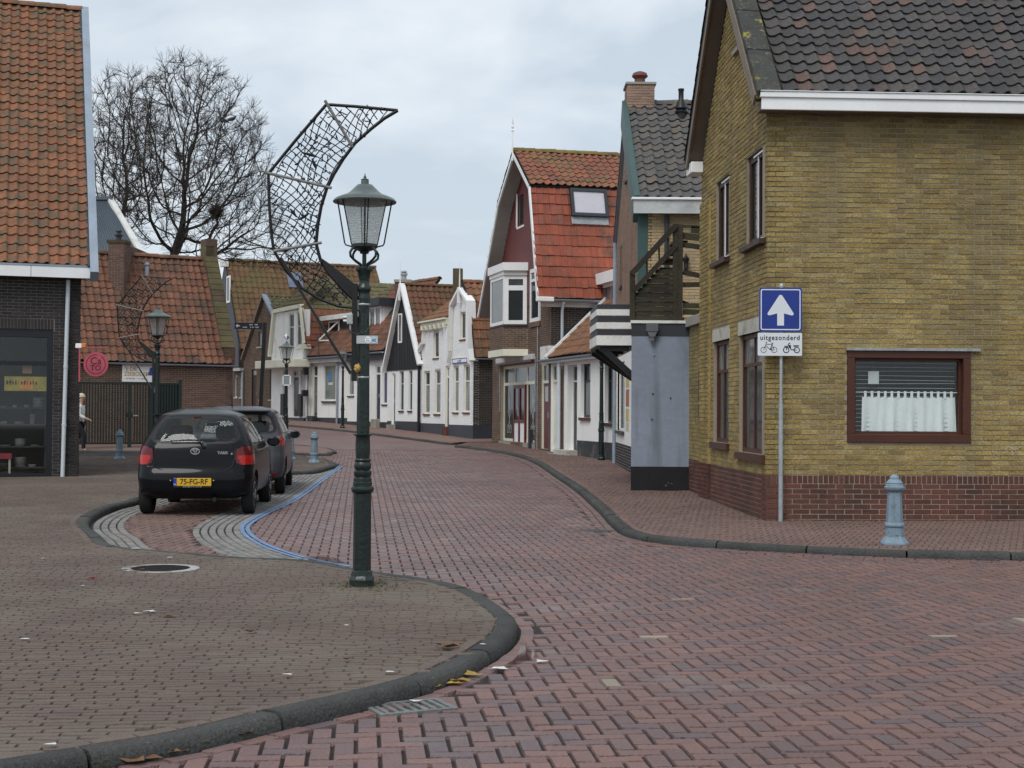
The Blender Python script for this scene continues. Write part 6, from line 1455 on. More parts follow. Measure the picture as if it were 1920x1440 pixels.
q.build('roof_sheet', m_corr, bn); MB().bar(CF.p(ur+.25, ze_, .0), CF.p(ut, zt_, -3), .25, .15).build('verge_trim', m_offw, bn); MB().bar(CF.p(-1, zt_+.05, -3), CF.p(ut+.1, zt_+.05, -3), .3, .15).build('ridge_cap', m_corr, bn)
MB().box(CF, 0, ur, 0, ze_, -6, -.2).build('wall', m_dgrey, bn); 
# ------------------------------------------------------------------ street lamps
def lamp_at(px, Y, rz=0.0, **kw): return Vector((at(px, 800, Y).x, Y, hz(Y)+kw.get('off', .10)))
def rippled_glass():
    m = bpy.data.materials.new('frosted_rippled_lamp_glass'); m.use_nodes = True; t = m.node_tree; N = t.nodes; N.clear(); lk = t.links.new
    o = N.new('ShaderNodeOutputMaterial'); g = N.new('ShaderNodeNewGeometry'); wv = N.new('ShaderNodeTexWave'); wv.inputs['Scale'].default_value = 15; wv.bands_direction = 'Z'
    wv.inputs['Distortion'].default_value = 8; wv.inputs['Detail'].default_value = 3; wv.inputs['Detail Scale'].default_value = 2.2; lk(g.outputs['Position'], wv.inputs['Vector'])
    b = N.new('ShaderNodeBump'); b.inputs['Strength'].default_value = .8; b.inputs['Distance'].default_value = .02; lk(wv.outputs['Fac'], b.inputs['Height'])
    cr = N.new('ShaderNodeValToRGB'); cr.color_ramp.elements[0].color = (.66, .66, .63, 1); cr.color_ramp.elements[1].color = (.97, .97, .96, 1); lk(wv.outputs['Fac'], cr.inputs[0])
    tl = N.new('ShaderNodeBsdfTranslucent'); df = N.new('ShaderNodeBsdfDiffuse'); tp = N.new('ShaderNodeBsdfTransparent'); gl = N.new('ShaderNodeBsdfGlossy'); gl.inputs['Roughness'].default_value = .2
    for q in (tl, df): lk(cr.outputs[0], q.inputs['Color']); lk(b.outputs[0], q.inputs['Normal'])
    tp.inputs['Color'].default_value = (.93, .94, .93, 1); lk(b.outputs[0], gl.inputs['Normal'])
    m1 = N.new('ShaderNodeMixShader'); m1.inputs[0].default_value = .35; m2 = N.new('ShaderNodeMixShader'); m2.inputs[0].default_value = .54; m3 = N.new('ShaderNodeMixShader'); m3.inputs[0].default_value = .06
    lk(tl.outputs[0], m1.inputs[1]); lk(df.outputs[0], m1.inputs[2]); lk(m1.outputs[0], m2.inputs[1]); lk(tp.outputs[0], m2.inputs[2]); lk(m2.outputs[0], m3.inputs[1]); lk(gl.outputs[0], m3.inputs[2]); lk(m3.outputs[0], o.inputs['Surface'])
    return m
m_lglass = rippled_glass()
def make_lamp(label, loc, glass=m_lglass):
    L_ = thing('street_lamp', label, 'street lamp', loc, group='green cast iron street lamps along the street')
    z = lambda y: (1097-y)/227.0; r = lambda p: p/227.0
    def lathe(nm, pr, n, m=m_green, sm=True, rot=0.0, par=None): return MB().lathe([(r(a), z(b)) for a, b in pr], n, rot=rot).build(nm, m, par or L_, smooth=sm, local=True)
    lathe('foot', [(24, 1099), (24, 1087), (25, 1086), (24, 1083), (21, 1078), (20, 1070), (17, 1068)], 8, sm=False, rot=pi/8)
    q = MB(); n = 16          # fluted lower shaft
    def flute(q, ra, ya, rb, yb, n=16, d=.06):
        i = len(q.v)
        for (rr, yy) in ((ra, ya), (rb, yb)):
            for k in range(2*n): t = pi*k/n; e = 1-d*(k % 2); q.v.append(Vector((r(rr)*e*cos(t), r(rr)*e*sin(t), z(yy))))
        for k in range(2*n): q.f.append((i+k, i+(k+1) % (2*n), i+2*n+(k+1) % (2*n), i+2*n+k)); q.m.append(0)
    flute(q, 17, 1069, 16.5, 924, 8, .05); q.build('lower_shaft', m_green, L_, local=True)
    lathe('shaft_rings', [(16, 925), (20, 922), (21.5, 917), (20, 912), (18, 911), (18, 904), (17, 903), (17, 896), (15, 894), (17, 888), (16.5, 883), (14, 881), (16, 876), (16, 870), (14, 866), (15, 864), (15.5, 862), (13, 859)], 20)
    lathe('vase', [(13, 860), (13.5, 850), (14, 835), (13, 820), (14, 817), (18, 815), (18, 813), (12, 812)], 20)
    q = MB(); flute(q, 12.2, 813, 10.5, 585, 12, .08); q.build('shaft', m_green, L_, local=True)
    lathe('capital', [(10.5, 586), (11, 562), (12, 556), (10, 552), (11, 546), (13, 543), (13, 538), (11, 535), (9.5, 530), (9.5, 524), (11, 518), (12, 510), (15, 504), (15, 500), (6, 497)], 16)
    for k in range(4):
        a = pi/4+k*pi/2; MB().lathe([(.002, -.022), (.018, -.014), (.02, 0), (.014, .016), (.002, .02)], 8, (r(15)*cos(a), r(15)*sin(a), z(503))).build('boss', m_green, L_, smooth=True, local=True)
        pts = [(6, 500), (10, 494), (17, 491), (25, 487), (33, 481), (34, 474), (30, 468), (22, 463)]
        MB().tube([(r(p)*cos(a), r(p)*sin(a), z(y)) for p, y in pts], .0105, 6).build('scroll_bracket', m_green, L_, smooth=True, local=True)
        a2 = k*pi/2+.12; pts = [(24, 461), (35, 458), (37, 454), (49, 385), (51, 374)]
        MB().tube([(r(p)*cos(a2), r(p)*sin(a2), z(y)) for p, y in pts], .0065, 5).build('guard_rod', m_green, L_, smooth=True, local=True)
    MB().tube([(0, 0, z(500)), (0, 0, z(468))], .018, 8).build('stem', m_green, L_, local=True)
    lathe('cup', [(8, 474), (9, 470), (22, 465), (25, 462), (25, 457), (23, 456)], 20)
    g = lathe('lantern_glass', [(23, 457.5), (24, 452), (41, 372)], 24, glass)
    for k in range(4):
        a = k*pi/2+.12-pi/2+.15; MB().tube([(r(24.5)*cos(a), r(24.5)*sin(a), z(457)), (r(41.6)*cos(a), r(41.6)*sin(a), z(372))], .005, 4).build('glazing_rib', m_blackiron, L_, local=True)
    cap = lathe('lantern_roof', [(41, 374), (56, 376), (59, 378), (60, 376), (56, 371), (45, 366), (34, 362), (27, 357), (20, 350), (14, 344), (9, 343)], 28, m_lampcap)
    lathe('finial', [(7, 344), (7.5, 340), (7, 335), (8, 334), (5, 333), (2.5, 331), (3, 329), (1.5, 327), (.4, 322)], 12, m_lampcap)
    return L_
NEARY = 11.92
lamp0 = make_lamp('dark green cast iron street lamp on the pavement nose, metal plate on its shaft', Vector((at(679, 1000, NEARY).x, NEARY, .10)))
# ------------------------------------------------------------------ netting crescent held by the lamp
def make_crescent(label, loc):
    C = thing('crescent_ornament', label, 'ornament', loc, group='netting crescents on the street lamps')
    X = lambda x: (x-679)/227.0; Z = lambda y: (1097-y)/227.0; V3 = lambda x, y, d=0.0: Vector((X(x), d, Z(y)))
    outer = [(740, 203), (660, 196), (612, 193), (604, 194), (550, 258), (497, 324), (499, 380), (503, 430), (508, 468), (530, 505), (560, 538), (595, 560), (630, 573), (658, 576)]
    inner = [(740, 203), (715, 218), (690, 238), (660, 265), (638, 295), (620, 325), (607, 352), (597, 385), (591, 420), (588, 455), (596, 485), (612, 512), (634, 535), (660, 562)]
    MB().tube([V3(*p) for p in outer], .014, 6).build('outer_rim', m_blackiron, C, local=True); MB().tube([V3(*p) for p in inner], .015, 6).build('inner_rim', m_blackiron, C, local=True)
    for (a, b) in (((603, 186), (656, 274)), ((494, 323), (617, 351)), ((508, 471), (599, 454))): MB().tube([V3(*a, -.018), V3(*b, -.018)], .0125, 8).build('cross_bar', m_galv if False else M('weathered_grey_tube', (.16, .155, .15), .45, (20, .4), (60, .2), None) , C, local=True)
    q = MB(); fr0 = Fr((0, 0), (1, 0)); web = [(594, 480), (616, 518), (640, 548), (662, 566), (662, 532), (640, 514), (612, 492)]
    q.prism(fr0, [(X(x), Z(y)) for x, y in web], -.006, .006); q.build('web_plate', m_blackiron, C, local=True)
    MB().cube(X(657), X(667), -.025, .025, Z(714), Z(531)).build('mounting_bar', m_blackiron, C, local=True)
    MB().bar(V3(655, 700), V3(522, 483), .022, .035, up=(0, 1, 0)).build('brace', m_blackiron, C, local=True)
    m_wd = M('wedge_wood', (.12, .10, .075), .8, (8, .3), (50, .3)); 
    for (y0, y1) in ((562, 581), (690, 716)): MB().cube(X(667), X(680), -.03, .03, Z(y1), Z(y0)).build('wedge_block', m_wd, C, local=True)
    poly = outer + inner[::-1][:-1]; rn = random.Random(3); net = MB(); bits = MB()
    wob = lambda x, y, k: (4.5*sin(x*.06+k)+3.5*sin(y*.075+2*k), 4.5*sin(y*.055+3*k)+3*sin(x*.08))
    for fam, (dx, dy) in enumerate(((.80, .60), (-.52, .855))):
        nx, ny = -dy, dx
        for c in range(-52, 52):
            pts = []; 
            for t in range(-60, 60):
                x = 600+nx*c*12.8+dx*t*8; y = 380+ny*c*12.8+dy*t*8; w = wob(x, y, fam*.3); x2, y2 = x+w[0], y+w[1]
                if inpoly(x2, y2, poly): pts.append((x2, y2))
                else:
                    if len(pts) > 1: net.tube([V3(*p, rn.uniform(-.008, .008)) for p in pts], .0052, 3, cap=False)
                    pts = []
                if pts and rn.random() < .42:
                    a = rn.uniform(0, 2*pi); l = rn.uniform(6, 11)
                    bits.tube([V3(x2, y2, rn.uniform(-.02, .02)), V3(x2+l*.6*cos(a), y2+l*.6*sin(a), rn.uniform(-.02, .02)), V3(x2+l*cos(a), y2+l*sin(a), rn.uniform(-.03, .03))], [.003, .0065, .0045], 3)
    for (x, y, l, a) in ((575, 288, 26, .3), (583, 305, 22, 1.2), (545, 398, 20, .9), (565, 405, 22, -.6)): bits.tube([V3(x-l/2*cos(a), y-l/2*sin(a)), V3(x, y), V3(x+l/2*cos(a), y+l/2*sin(a))], [.006, .014, .006], 5)
    n_ = net.build('netting', m_blackiron, C, local=True); n_['kind'] = 'stuff'; b_ = bits.build('light_string', m_blackiron, C, local=True); b_['kind'] = 'stuff'
    return C
cr0 = make_crescent('black crescent of netting and lights bolted to the lamp on the pavement nose', lamp0.location)
# plate, bands, boxes and cable on the near lamp
fl_ = Fr((lamp0.location.x-.5, NEARY), (lamp0.location.x+.5, NEARY)); U_ = lambda x: .5+(x-679)/227.0; Z_ = lambda y: .10+(1097-y)/227.0
fx = thing('lamp_plate', 'grey metal plate with two round stickers strapped to the lamp shaft', 'plate', fl_.p(.5, Z_(637), .06))
MB().box(fl_, U_(667), U_(707), Z_(644), Z_(629), .055, .060).build('plate', M('dull_alu', (.42, .44, .45), .5, (9, .1), (60, .05), None), fx)
n = 20; MB().prism(fl_, [(U_(688.5)+.026*cos(2*pi*k/n), Z_(636.5)+.026*sin(2*pi*k/n)) for k in range(n)], .060, .0615).build('sticker', m_white, fx)
MB().box(fl_, U_(695), U_(705.5), Z_(643), Z_(631), .0602, .0614).build('sticker', M('pale_blue_sticker', (.45, .58, .68), .5, (60, .3), (200, .3), None), fx)
marks(fx, fl_, U_(688.5), Z_(634.5), .034, .010, m_black, .0622, 6); marks(fx, fl_, U_(688.5), Z_(638.5), .030, .010, m_black, .0622, 5); marks(fx, fl_, U_(700.3), Z_(637), .036, .036, M('blue_ink', (.03, .07, .2), .5), .0622, 3)
bx_ = thing('junction_box', 'small grey junction box with cable glands on the crescent mounting bar', 'box', fl_.p(U_(651), Z_(600), .03))
MB().box(fl_, U_(648), U_(659.5), Z_(608), Z_(588), .0, .05).build('box', M('grey_plastic', (.38, .40, .40), .5), bx_, bevel=.008)
for y in (594, 601): MB().tube([fl_.p(U_(648), Z_(y), .025), fl_.p(U_(641), Z_(y), .025)], .010, 8).build('cable_gland', m_offw, bx_)
cb = thing('cable', 'thin black cable drooping from the lamp shaft to the junction box', 'cable', fl_.p(U_(670), Z_(620), .06))
MB().tube([fl_.p(U_(651), Z_(608), .03), fl_.p(U_(654), Z_(622), .05), fl_.p(U_(668), Z_(627), .065), fl_.p(U_(684), Z_(622), .07), fl_.p(U_(694), Z_(610), .055), fl_.p(U_(694), Z_(597), .04)], .004, 5).build('cord', m_blackiron, cb)
fo = thing('expanding_foam', 'lump of yellow expanding foam on the wooden wedge of the crescent mount', 'foam', fl_.p(U_(669), Z_(690), .03)); m_foam = M('yellow_foam', (.52, .33, .10), .8, (20, .3), (60, .2), (40, .6))
q = bmesh.new(); bmesh.ops.create_icosphere(q, subdivisions=3, radius=1)
for v in q.verts:
    k = 1+.28*sin(v.co.x*5+1)*sin(v.co.y*6)*sin(v.co.z*5+2)+.16*sin(v.co.x*9)*sin(v.co.z*8); v.co = Vector((v.co.x*.030*k, v.co.y*.028*k, v.co.z*.036*k))
me = bpy.data.meshes.new('lump'); q.to_mesh(me); q.free(); me.materials.append(m_foam); me.polygons.foreach_set('use_smooth', [True]*len(me.polygons)); o = link('lump', me, fo)
for y in (570, 707):
    bd_ = MB().lathe([(.052, -.008), (.054, -.004), (.054, .004), (.052, .008)], 20, (0, 0, (1097-y)/227)).build('steel_band', m_galv, lamp0, local=True, smooth=True)
# more lamps
spots = [(295, 28.4, .10, 'dark green cast iron street lamp standing before the railing gate'),
         (537, 46.0, .10, 'green street lamp with a small advert frame in front of the cream gabled house'),
         (643, 62.0, .10, 'green street lamp on the far kerb in front of the white rendered row houses'),
         (465, 80.0, .10, 'far green street lamp beside the brown brick gabled house'),
         (1128, 38.4, .10, 'dark green street lamp before the white cottage, head hidden by the striped balcony')]
lamps = []
for (px, Y, of, lab) in spots:
    o = copy_tree(lamp0); o.location = Vector((at(px, 700, Y).x, Y, hz(Y)+of)); o['label'] = lab; lamps.append(o)
    for ch in list(o.children):
        if ch.name.startswith('steel_band'): bpy.data.objects.remove(ch)
cr1 = copy_tree(cr0); cr1.location = lamps[0].location; cr1['label'] = 'black crescent of netting and lights bolted to the lamp before the railing gate'
af = lamps[1]; fr_ = Fr((af.location.x-.5, af.location.y-.1), (af.location.x+.5, af.location.y-.1))
q = MB(); z0 = fr_.uv(537, 723)[1]; z1 = fr_.uv(537, 703)[1]; x0, x1 = fr_.uv(530, 712)[0], fr_.uv(545, 712)[0]
adv = thing('advert_frame', 'empty white advert frame strapped to the lamp before the cream gabled house', 'frame', fr_.p(.5, z0, 0))
for (a, b, c, d) in ((x0, x1, z0, z0+.03), (x0, x1, z1-.03, z1), (x0, x0+.03, z0, z1), (x1-.03, x1, z0, z1)): q.box(fr_, a, b, c, d, -.01-(b-a < .1)*.002, .02)
q.build('frame', m_white, adv); MB().box(fr_, x0+.03, x1-.03, z0+.03, z1-.03, .0, .006).build('sheet', M('grey_sheet', (.22, .25, .26), .6), adv)
for (o, px) in ((af, 537), (lamps[3], 465)):
    p = o.location + Vector((0, 0, 3.42)); ob = thing('lamp_top_bow', 'small blue and white ornament on top of the lamp before the %s house' % ('cream gabled' if px == 537 else 'brown brick'), 'ornament', p, group='blue and white lamp top ornaments'); q = MB()
    rn = random.Random(px)
    for k in range(7): a = rn.uniform(0, 6.3); q.tube([(0, 0, 0), (.06*cos(a), .03*sin(a), .10+.05*rn.random()), (.02*cos(a), .05*sin(a), .05)], [.02, .035, .012], 5, m=k % 2)
    q.build('ribbon', [m_white, M('cobalt_ribbon', (.05, .10, .35), .5)], ob, local=True)

# ------------------------------------------------------------------ bollards
def make_bollard(label, loc):
    b = thing('bollard', label, 'bollard', loc, group='blue grey cast iron bollards')
    s = 1/176.0
    q = MB(); pr = [(28, 0), (27.5, 4), (18, 16), (17, 20)]; q.lathe([(a*s, c*s) for a, c in pr], 8, rot=pi/8); q.build('base', m_bol, b, local=True, bevel=.006)
    MB().lathe([(17*s, 19*s), (16.5*s, 34*s), (19*s, 36*s), (19.5*s, 39*s), (18*s, 42*s), (16*s, 43*s)], 20).build('collar', m_bol, b, local=True, smooth=True)
    MB().lathe([(16.5*s, 42*s), (13.5*s, 102*s), (15*s, 104*s)], 8, rot=pi/8).build('shaft', m_bol, b, local=True)
    MB().lathe([(14*s, 103*s), (18*s, 106*s), (19.5*s, 109*s), (19.5*s, 112*s), (17*s, 114*s), (17*s, 116*s), (15.5*s, 118*s), (16*s, 120*s), (12*s, 125*s), (9*s, 127*s), (9.5*s, 129*s), (8*s, 133*s), (4*s, 135.5*s), (.5*s, 136*s)], 24).build('cap', m_bol, b, local=True, smooth=True)
    for k in range(4):
        a = pi/4*2*k+pi/4; MB().hexa([Vector((r*cos(a+da)*s, r*sin(a+da)*s, z*s)) for (r, da, z) in ((18.5, -.3, 16), (18.5, .3, 16), (15, .2, 17), (15, -.2, 17), (18, -.06, 33), (18, .06, 33), (15, .06, 33), (15, -.06, 33))]).build('fillet', m_bol, b, local=True)
    return b
b0 = make_bollard('blue grey bollard on the pavement edge by the yellow brick house', gnd(1677, 1021, .10)); b0.rotation_euler.z = .1
for (px, py, lab) in ((224, 861, 'blue grey bollard standing in front of the railing gate'), (589, 868, 'blue grey bollard at the end of the parking bay'), (545, 862, 'blue grey bollard beside the mirror of the grey parked car')):
    o = copy_tree(b0); o.location = gnd(px, py, .10); o['label'] = lab; o.rotation_euler.z = random.uniform(-.2, .2)

# ------------------------------------------------------------------ one-way sign
sp = gnd(1457, 975, .10) + Vector((0, -.25, 0)); sg = thing('one_way_sign', 'blue one way arrow sign with white exception plate on galvanised pole', 'traffic sign', sp)
SX = Fr((sp.x-.5, sp.y), (sp.x+.5, sp.y)); bz = sp.z; r = SX.back(.05)
y2z = lambda y: r.uv(1460, y)[1]; x2u = lambda x: r.uv(x, 600)[0]
zj = y2z(757)
MB().tube([(sp.x, sp.y, bz), (sp.x, sp.y, zj)], .030, 14).build('pole', m_galv, sg, smooth=True); MB().tube([(sp.x, sp.y, zj-.02), (sp.x+.004, sp.y, y2z(536))], .021, 14).build('upper_pole', m_galv, sg, smooth=True)
MB().lathe([(.021, 0), (.024, .01), (.018, .03), (.004, .036)], 12, (sp.x+.004, sp.y, y2z(536))).build('pole_cap', m_pvc, sg, smooth=True)
m_sblue = M('sign_blue', (.006, .028, .22), .3, (3, .08), (40, .04), None, spec=.5); m_swhite = M('sign_white', (.66, .69, .72), .4, (3, .04), (40, .03), None, spec=.5)
def rrect(u0, u1, v0, v1, rr, n=5):
    o = []
    for (cx, cy, a) in ((u1-rr, v0+rr, -pi/2), (u1-rr, v1-rr, 0), (u0+rr, v1-rr, pi/2), (u0+rr, v0+rr, pi)):
        for k in range(n+1): o.append((cx+rr*cos(a+pi/2*k/n), cy+rr*sin(a+pi/2*k/n)))
    return o
u0, u1, v0, v1 = x2u(1423), x2u(1504), y2z(622), y2z(539)
MB().prism(r, rrect(u0, u1, v0, v1, .035), -.012, .0).build('back_plate', m_galv, sg); MB().prism(r, rrect(u0+.002, u1-.002, v0+.002, v1-.002, .034), .0002, .002).build('blue_face', m_sblue, sg)
q = MB(); ou = rrect(u0+.022, u1-.022, v0+.022, v1-.022, .026); inn_ = rrect(u0+.036, u1-.036, v0+.036, v1-.036, .016)
for k in range(len(ou)): k2 = (k+1) % len(ou); q.quad(r.p(*ou[k], .0032), r.p(*ou[k2], .0032), r.p(*inn_[k2], .0032), r.p(*inn_[k], .0032))
q.build('white_border', m_swhite, sg)
cx = (u0+u1)/2; H_ = v1-v0; pv = lambda f: v0+H_*f; hw_ = (u1-u0)
ar = [(cx-.065*hw_*1.2, pv(.14)), (cx+.065*hw_*1.2, pv(.14)), (cx+.078*hw_, pv(.415)), (cx+.25*hw_, pv(.37)), (cx+.29*hw_, pv(.375)), (cx+.305*hw_, pv(.40)), (cx+.29*hw_, pv(.435)), (cx+.035*hw_, pv(.82)), (cx, pv(.835)), (cx-.035*hw_, pv(.82)), (cx-.29*hw_, pv(.435)), (cx-.305*hw_, pv(.40)), (cx-.29*hw_, pv(.375)), (cx-.25*hw_, pv(.37)), (cx-.078*hw_, pv(.415))]
MB().prism(r, ar, .002, .004).build('arrow', m_swhite, sg)
u0, u1, v0, v1 = x2u(1421), x2u(1504), y2z(667), y2z(624); MB().prism(r, rrect(u0, u1, v0, v1, .015), -.012, .001).build('exception_plate', m_swhite, sg)
W_, H_ = u1-u0, v1-v0; m_sblk = M('sign_black', (.012, .012, .014), .5); text(sg, r, 'uitgezonderd', (u0+u1)/2, v0+H_*.78, .092, m_sblk, .003, xs=.93, bold=.0010, spc=1.15)
q = MB(); U2 = lambda f: u0+W_*f; V2_ = lambda f: v0+H_*f
for c in (.13, .37): ring2d(q, r, U2(c), V2_(.255), .036, .006, .0035)
for pts in ([(.13, .255), (.19, .52), (.18, .58), (.215, .59)], [(.17, .44), (.29, .255), (.37, .255), (.32, .50), (.19, .50)], [(.27, .255), (.335, .54)], [(.30, .555), (.35, .555)], [(.29, .255), (.32, .50)]): stroke(q, r, [(U2(a), V2_(b)) for a, b in pts], .006, .0035)
for c in (.64, .88): ring2d(q, r, U2(c), V2_(.255), .036, .011, .0035)
for pts in ([(.64, .255), (.70, .54), (.73, .56)], [(.70, .46), (.75, .27), (.88, .255)], [(.60, .42), (.66, .41)]): stroke(q, r, [(U2(a), V2_(b)) for a, b in pts], .010, .0036)
q.prism(r, [(U2(.695), V2_(.36)), (U2(.75), V2_(.33)), (U2(.745), V2_(.47)), (U2(.70), V2_(.47))], .002, .0045); q.prism(r, [(U2(.81), V2_(.40)), (U2(.93), V2_(.42)), (U2(.93), V2_(.46)), (U2(.80), V2_(.46))], .002, .0045)
q.build('pictograms', m_sblk, sg)
for zc in ((y2z(560)), (y2z(603)), (y2z(646))): MB().box(SX, .455, .545, zc-.012, zc+.012, -.03, .036).build('clamp', m_galv, sg)

# ------------------------------------------------------------------ finger post
fpY = 40.0; fpx = at(492, 700, fpY); fp = thing('finger_post', 'black finger post with one arrow board pointing left', 'signpost', (fpx.x, fpY, hz(fpY)+.1))
FX = Fr((fpx.x-.5, fpY), (fpx.x+.5, fpY)); tz = FX.uv(497, 605)[1]; tu = FX.uv(497, 620)[0]; bu_ = FX.uv(487, 780)[0]
MB().bar(FX.p(bu_-.03, hz(fpY)+.08, 0), FX.p(tu, tz, 0), .10, .10, up=(0, 1, 0)).build('post', m_black, fp)
a0_, a1_ = FX.uv(440, 612)[0], FX.uv(492, 612)[0]; z1, z0 = FX.uv(460, 605)[1], FX.uv(460, 617)[1]
MB().box(FX, a0_, a1_, z0, z1, -.02, .02).build('arm_board', M('navy_black_board', (.016, .018, .028), .4), fp); q = MB()
stroke(q, FX, [(a0_+.05, (z0+z1)/2), (a0_+.15, (z0+z1)/2)], .02, .022); stroke(q, FX, [(a0_+.09, z0+.05), (a0_+.045, (z0+z1)/2), (a0_+.09, z1-.05)], .02, .022)
q.build('arrow', m_swhite, fp); marks(fp, FX, a0_+.52, z1-.055, .26, .035, m_swhite, .022, 9); marks(fp, FX, a0_+.46, z0+.055, .46, .035, m_swhite, .022, 18)

# ------------------------------------------------------------------ drains, manhole, litter, leaves, moss
def grate(px, py, w, l, ang, label):
    p = gnd(px, py); o = thing('drain_grate', label, 'drain', (p.x, p.y, hz(p.y)+RZ+.002), ang); m_gr = M('worn_steel', (.15, .155, .155), .55, (12, .35), (60, .3)) if py > 1200 else M('dull_iron', (.09, .09, .085), .6, (8, .3), (50, .2))
    q = MB(); 
    for (a, b, c, d) in ((-w/2, w/2, -l/2, -l/2+.03), (-w/2, w/2, l/2-.03, l/2), (-w/2, -w/2+.03, -l/2+.03, l/2-.03), (w/2-.03, w/2, -l/2+.03, l/2-.03)): q.cube(a, b, c, d, -.02, .008)
    q.build('frame', m_gr, o, local=True); n = int((w-.06)/.05)
    for k in range(n): x = -w/2+.03+(w-.06)*(k+.5)/n; MB().cube(x-.012, x+.012, -l/2+.03, l/2-.03, -.02, .006).build('bar', m_gr, o, local=True)
    MB().cube(-w/2+.03, w/2-.03, -l/2+.03, l/2-.03, -.014, -.010).build('pit', m_dark, o, local=True)
grate(768, 1331, .42, .28, .45, 'slotted steel drain grate in the gutter of the near kerb'); grate(1118, 996, .4, .28, -.5, 'dull iron drain grate in the gutter by the far pavement corner')
mp_ = gnd(301, 1066, .10); mh_ = thing('manhole_cover', 'round dark manhole cover in a pale worn ring on the pavement', 'manhole', (mp_.x, mp_.y, mp_.z))
MB().lathe([(.26, .004), (.345, .005), (.35, .001)], 40, close=False).build('ring', M('pale_ring', (.33, .34, .33), .7, (8, .3), (40, .3), None), mh_, local=True); MB().lathe([(.262, .006), (.25, .0075), (.02, .0075)], 40).build('lid', M('dark_lid', (.014, .011, .011), .8, (12, .5), (60, .3), (30, .6), spec=.1), mh_, local=True)
m_leafy = M('yellow_leaf', [(.34, .24, .04), (.42, .30, .06), (.28, .18, .04), (.30, .14, .05)], .7, (20, .2), (60, .2), None); m_leafb = M('brown_leaf', [(.13, .07, .03), (.17, .09, .04), (.10, .06, .035)], .8, (20, .2), (60, .2), None)
def leaf(px, py, s, mat, label, off=RZ, grp='fallen leaves', nm='fallen_leaf', cat='leaf', curl=.25):
    p = gnd(px, py, off); rn = random.Random(int(px*7+py)); o_ = MB(); a = rn.uniform(0, 6.3); n = 9
    c = Vector((p.x, p.y, hz(p.y)+off+.012)); pts = []
    for k in range(n):
        t = 2*pi*k/n; rr = s*(.5+.18*sin(3*t)+.1*rn.random())*(1.0 if nm != 'paper_scrap' else (1.0+.3*(k % 2))); pts.append(c + Vector((rr*cos(t+a)*1.25, rr*sin(t+a)*.8, curl*s*rn.random()+.004)))
    for k in range(n): o_.f.append((0, k+1, (k+1) % n+1)); o_.m.append(0)
    o_.v = [c]+pts; oo = o_.build(nm, mat); md = oo.modifiers.new('t', 'SOLIDIFY'); md.thickness = .0015; tag(oo, label, cat, grp)
YL = 'yellow leaf lying in the gutter of the near kerb'; BLf = 'brown leaf lying in the gutter of the near kerb'
for (x, y, s) in ((357, 1404, .10), (852, 1287, .06), (886, 1273, .08), (860, 1283, .09), (500, 1373, .07), (817, 1294, .05)): leaf(x, y, s, m_leafy, YL)
for (x, y, s) in ((250, 1434, .08), (280, 1428, .07), (315, 1420, .07), (340, 1415, .05), (450, 1386, .09), (460, 1377, .06), (385, 1402, .05), (640, 1340, .05)): leaf(x, y, s, m_leafb, BLf)
for (x, y, s) in ((840, 1219, .10), (650, 1240, .03), (315, 1158, .06), (470, 1190, .05)): leaf(x, y, s, m_leafb, 'curled brown leaf on the near pavement', .10)
for (x, y, s) in ((1267, 1016, .05), (1393, 1028, .05), (1788, 1066, .04), (1044, 905, .05), (1612, 1030, .04)): leaf(x, y, s, m_leafy, 'pale yellow leaf along the kerb by the yellow house')
for (x, y, s, of) in ((948, 1157, .05, RZ), (935, 1260, .06, RZ), (706, 1079, .06, RZ), (780, 1320, .04, RZ), (1015, 1245, .05, RZ)): leaf(x, y, s, m_paper if True else None, 'scrap of white paper beside the near kerb', of, 'paper scraps', 'paper_scrap', 'paper', .15)
for (x, y, s) in ((255, 1032, .05), (257, 1155, .035), (280, 1150, .05), (47, 1204, .03), (82, 1050, .03), (318, 1048, .03), (155, 1102, .02), (540, 1270, .03), (730, 1265, .03), (905, 1213, .02), (97, 1405, .03), (650, 1178, .02)): leaf(x, y, s, m_paper, 'scrap of white litter on the near pavement', .10, 'litter on the near pavement', 'paper_scrap', 'litter', .1)
leaf(175, 1088, .05, M('red_scrap', (.25, .02, .025), .6), 'small red scrap of litter on the near pavement', .10, None, 'paper_scrap', 'litter')
# grass and moss in the joints round the lamp foot
rn = random.Random(12); q = MB()
def tuft(x, y, z, n, h):
    for _ in range(n):
        a = rn.uniform(0, 6.3); d = rn.uniform(0, .02); b = Vector((x+d*cos(a), y+d*sin(a), z)); l = h*rn.uniform(.5, 1.2); tip = b+Vector((cos(a)*l*.7, sin(a)*l*.7, l)); s_ = Vector((-sin(a), cos(a), 0))*.0025
        q.poly([b-s_, b+s_, tip])
for _ in range(150):
    a = rn.uniform(0, 6.3); d = .11+abs(rn.gauss(0, .16)); tuft(lamp0.location.x+d*cos(a), lamp0.location.y+d*sin(a), .099, 5, .018)
for k in range(0, len(LK)-1):
    p = LK[k]
    if inframe((p.x, p.y, 0)) and rn.random() < .35: t = (LK[min(k+1, len(LK)-1)]-LK[k-1 if k else 0]).normalized(); nn = Vector((-t.y, t.x, 0)); c_ = p+nn*(KW+.01+rn.uniform(0, .03)); tuft(c_.x, c_.y, hz(c_.y)+.098, 4, .014)
for k in range(0, 60): u = rn.uniform(0, GLEN); c_ = YG.p(u, 0, .04); tuft(c_.x, c_.y, hz(c_.y)+.098, 4, .03)
for k in range(0, 40): u = rn.uniform(0, 5); c_ = YF.p(u, 0, .03); tuft(c_.x, c_.y, hz(c_.y)+.098, 3, .02)
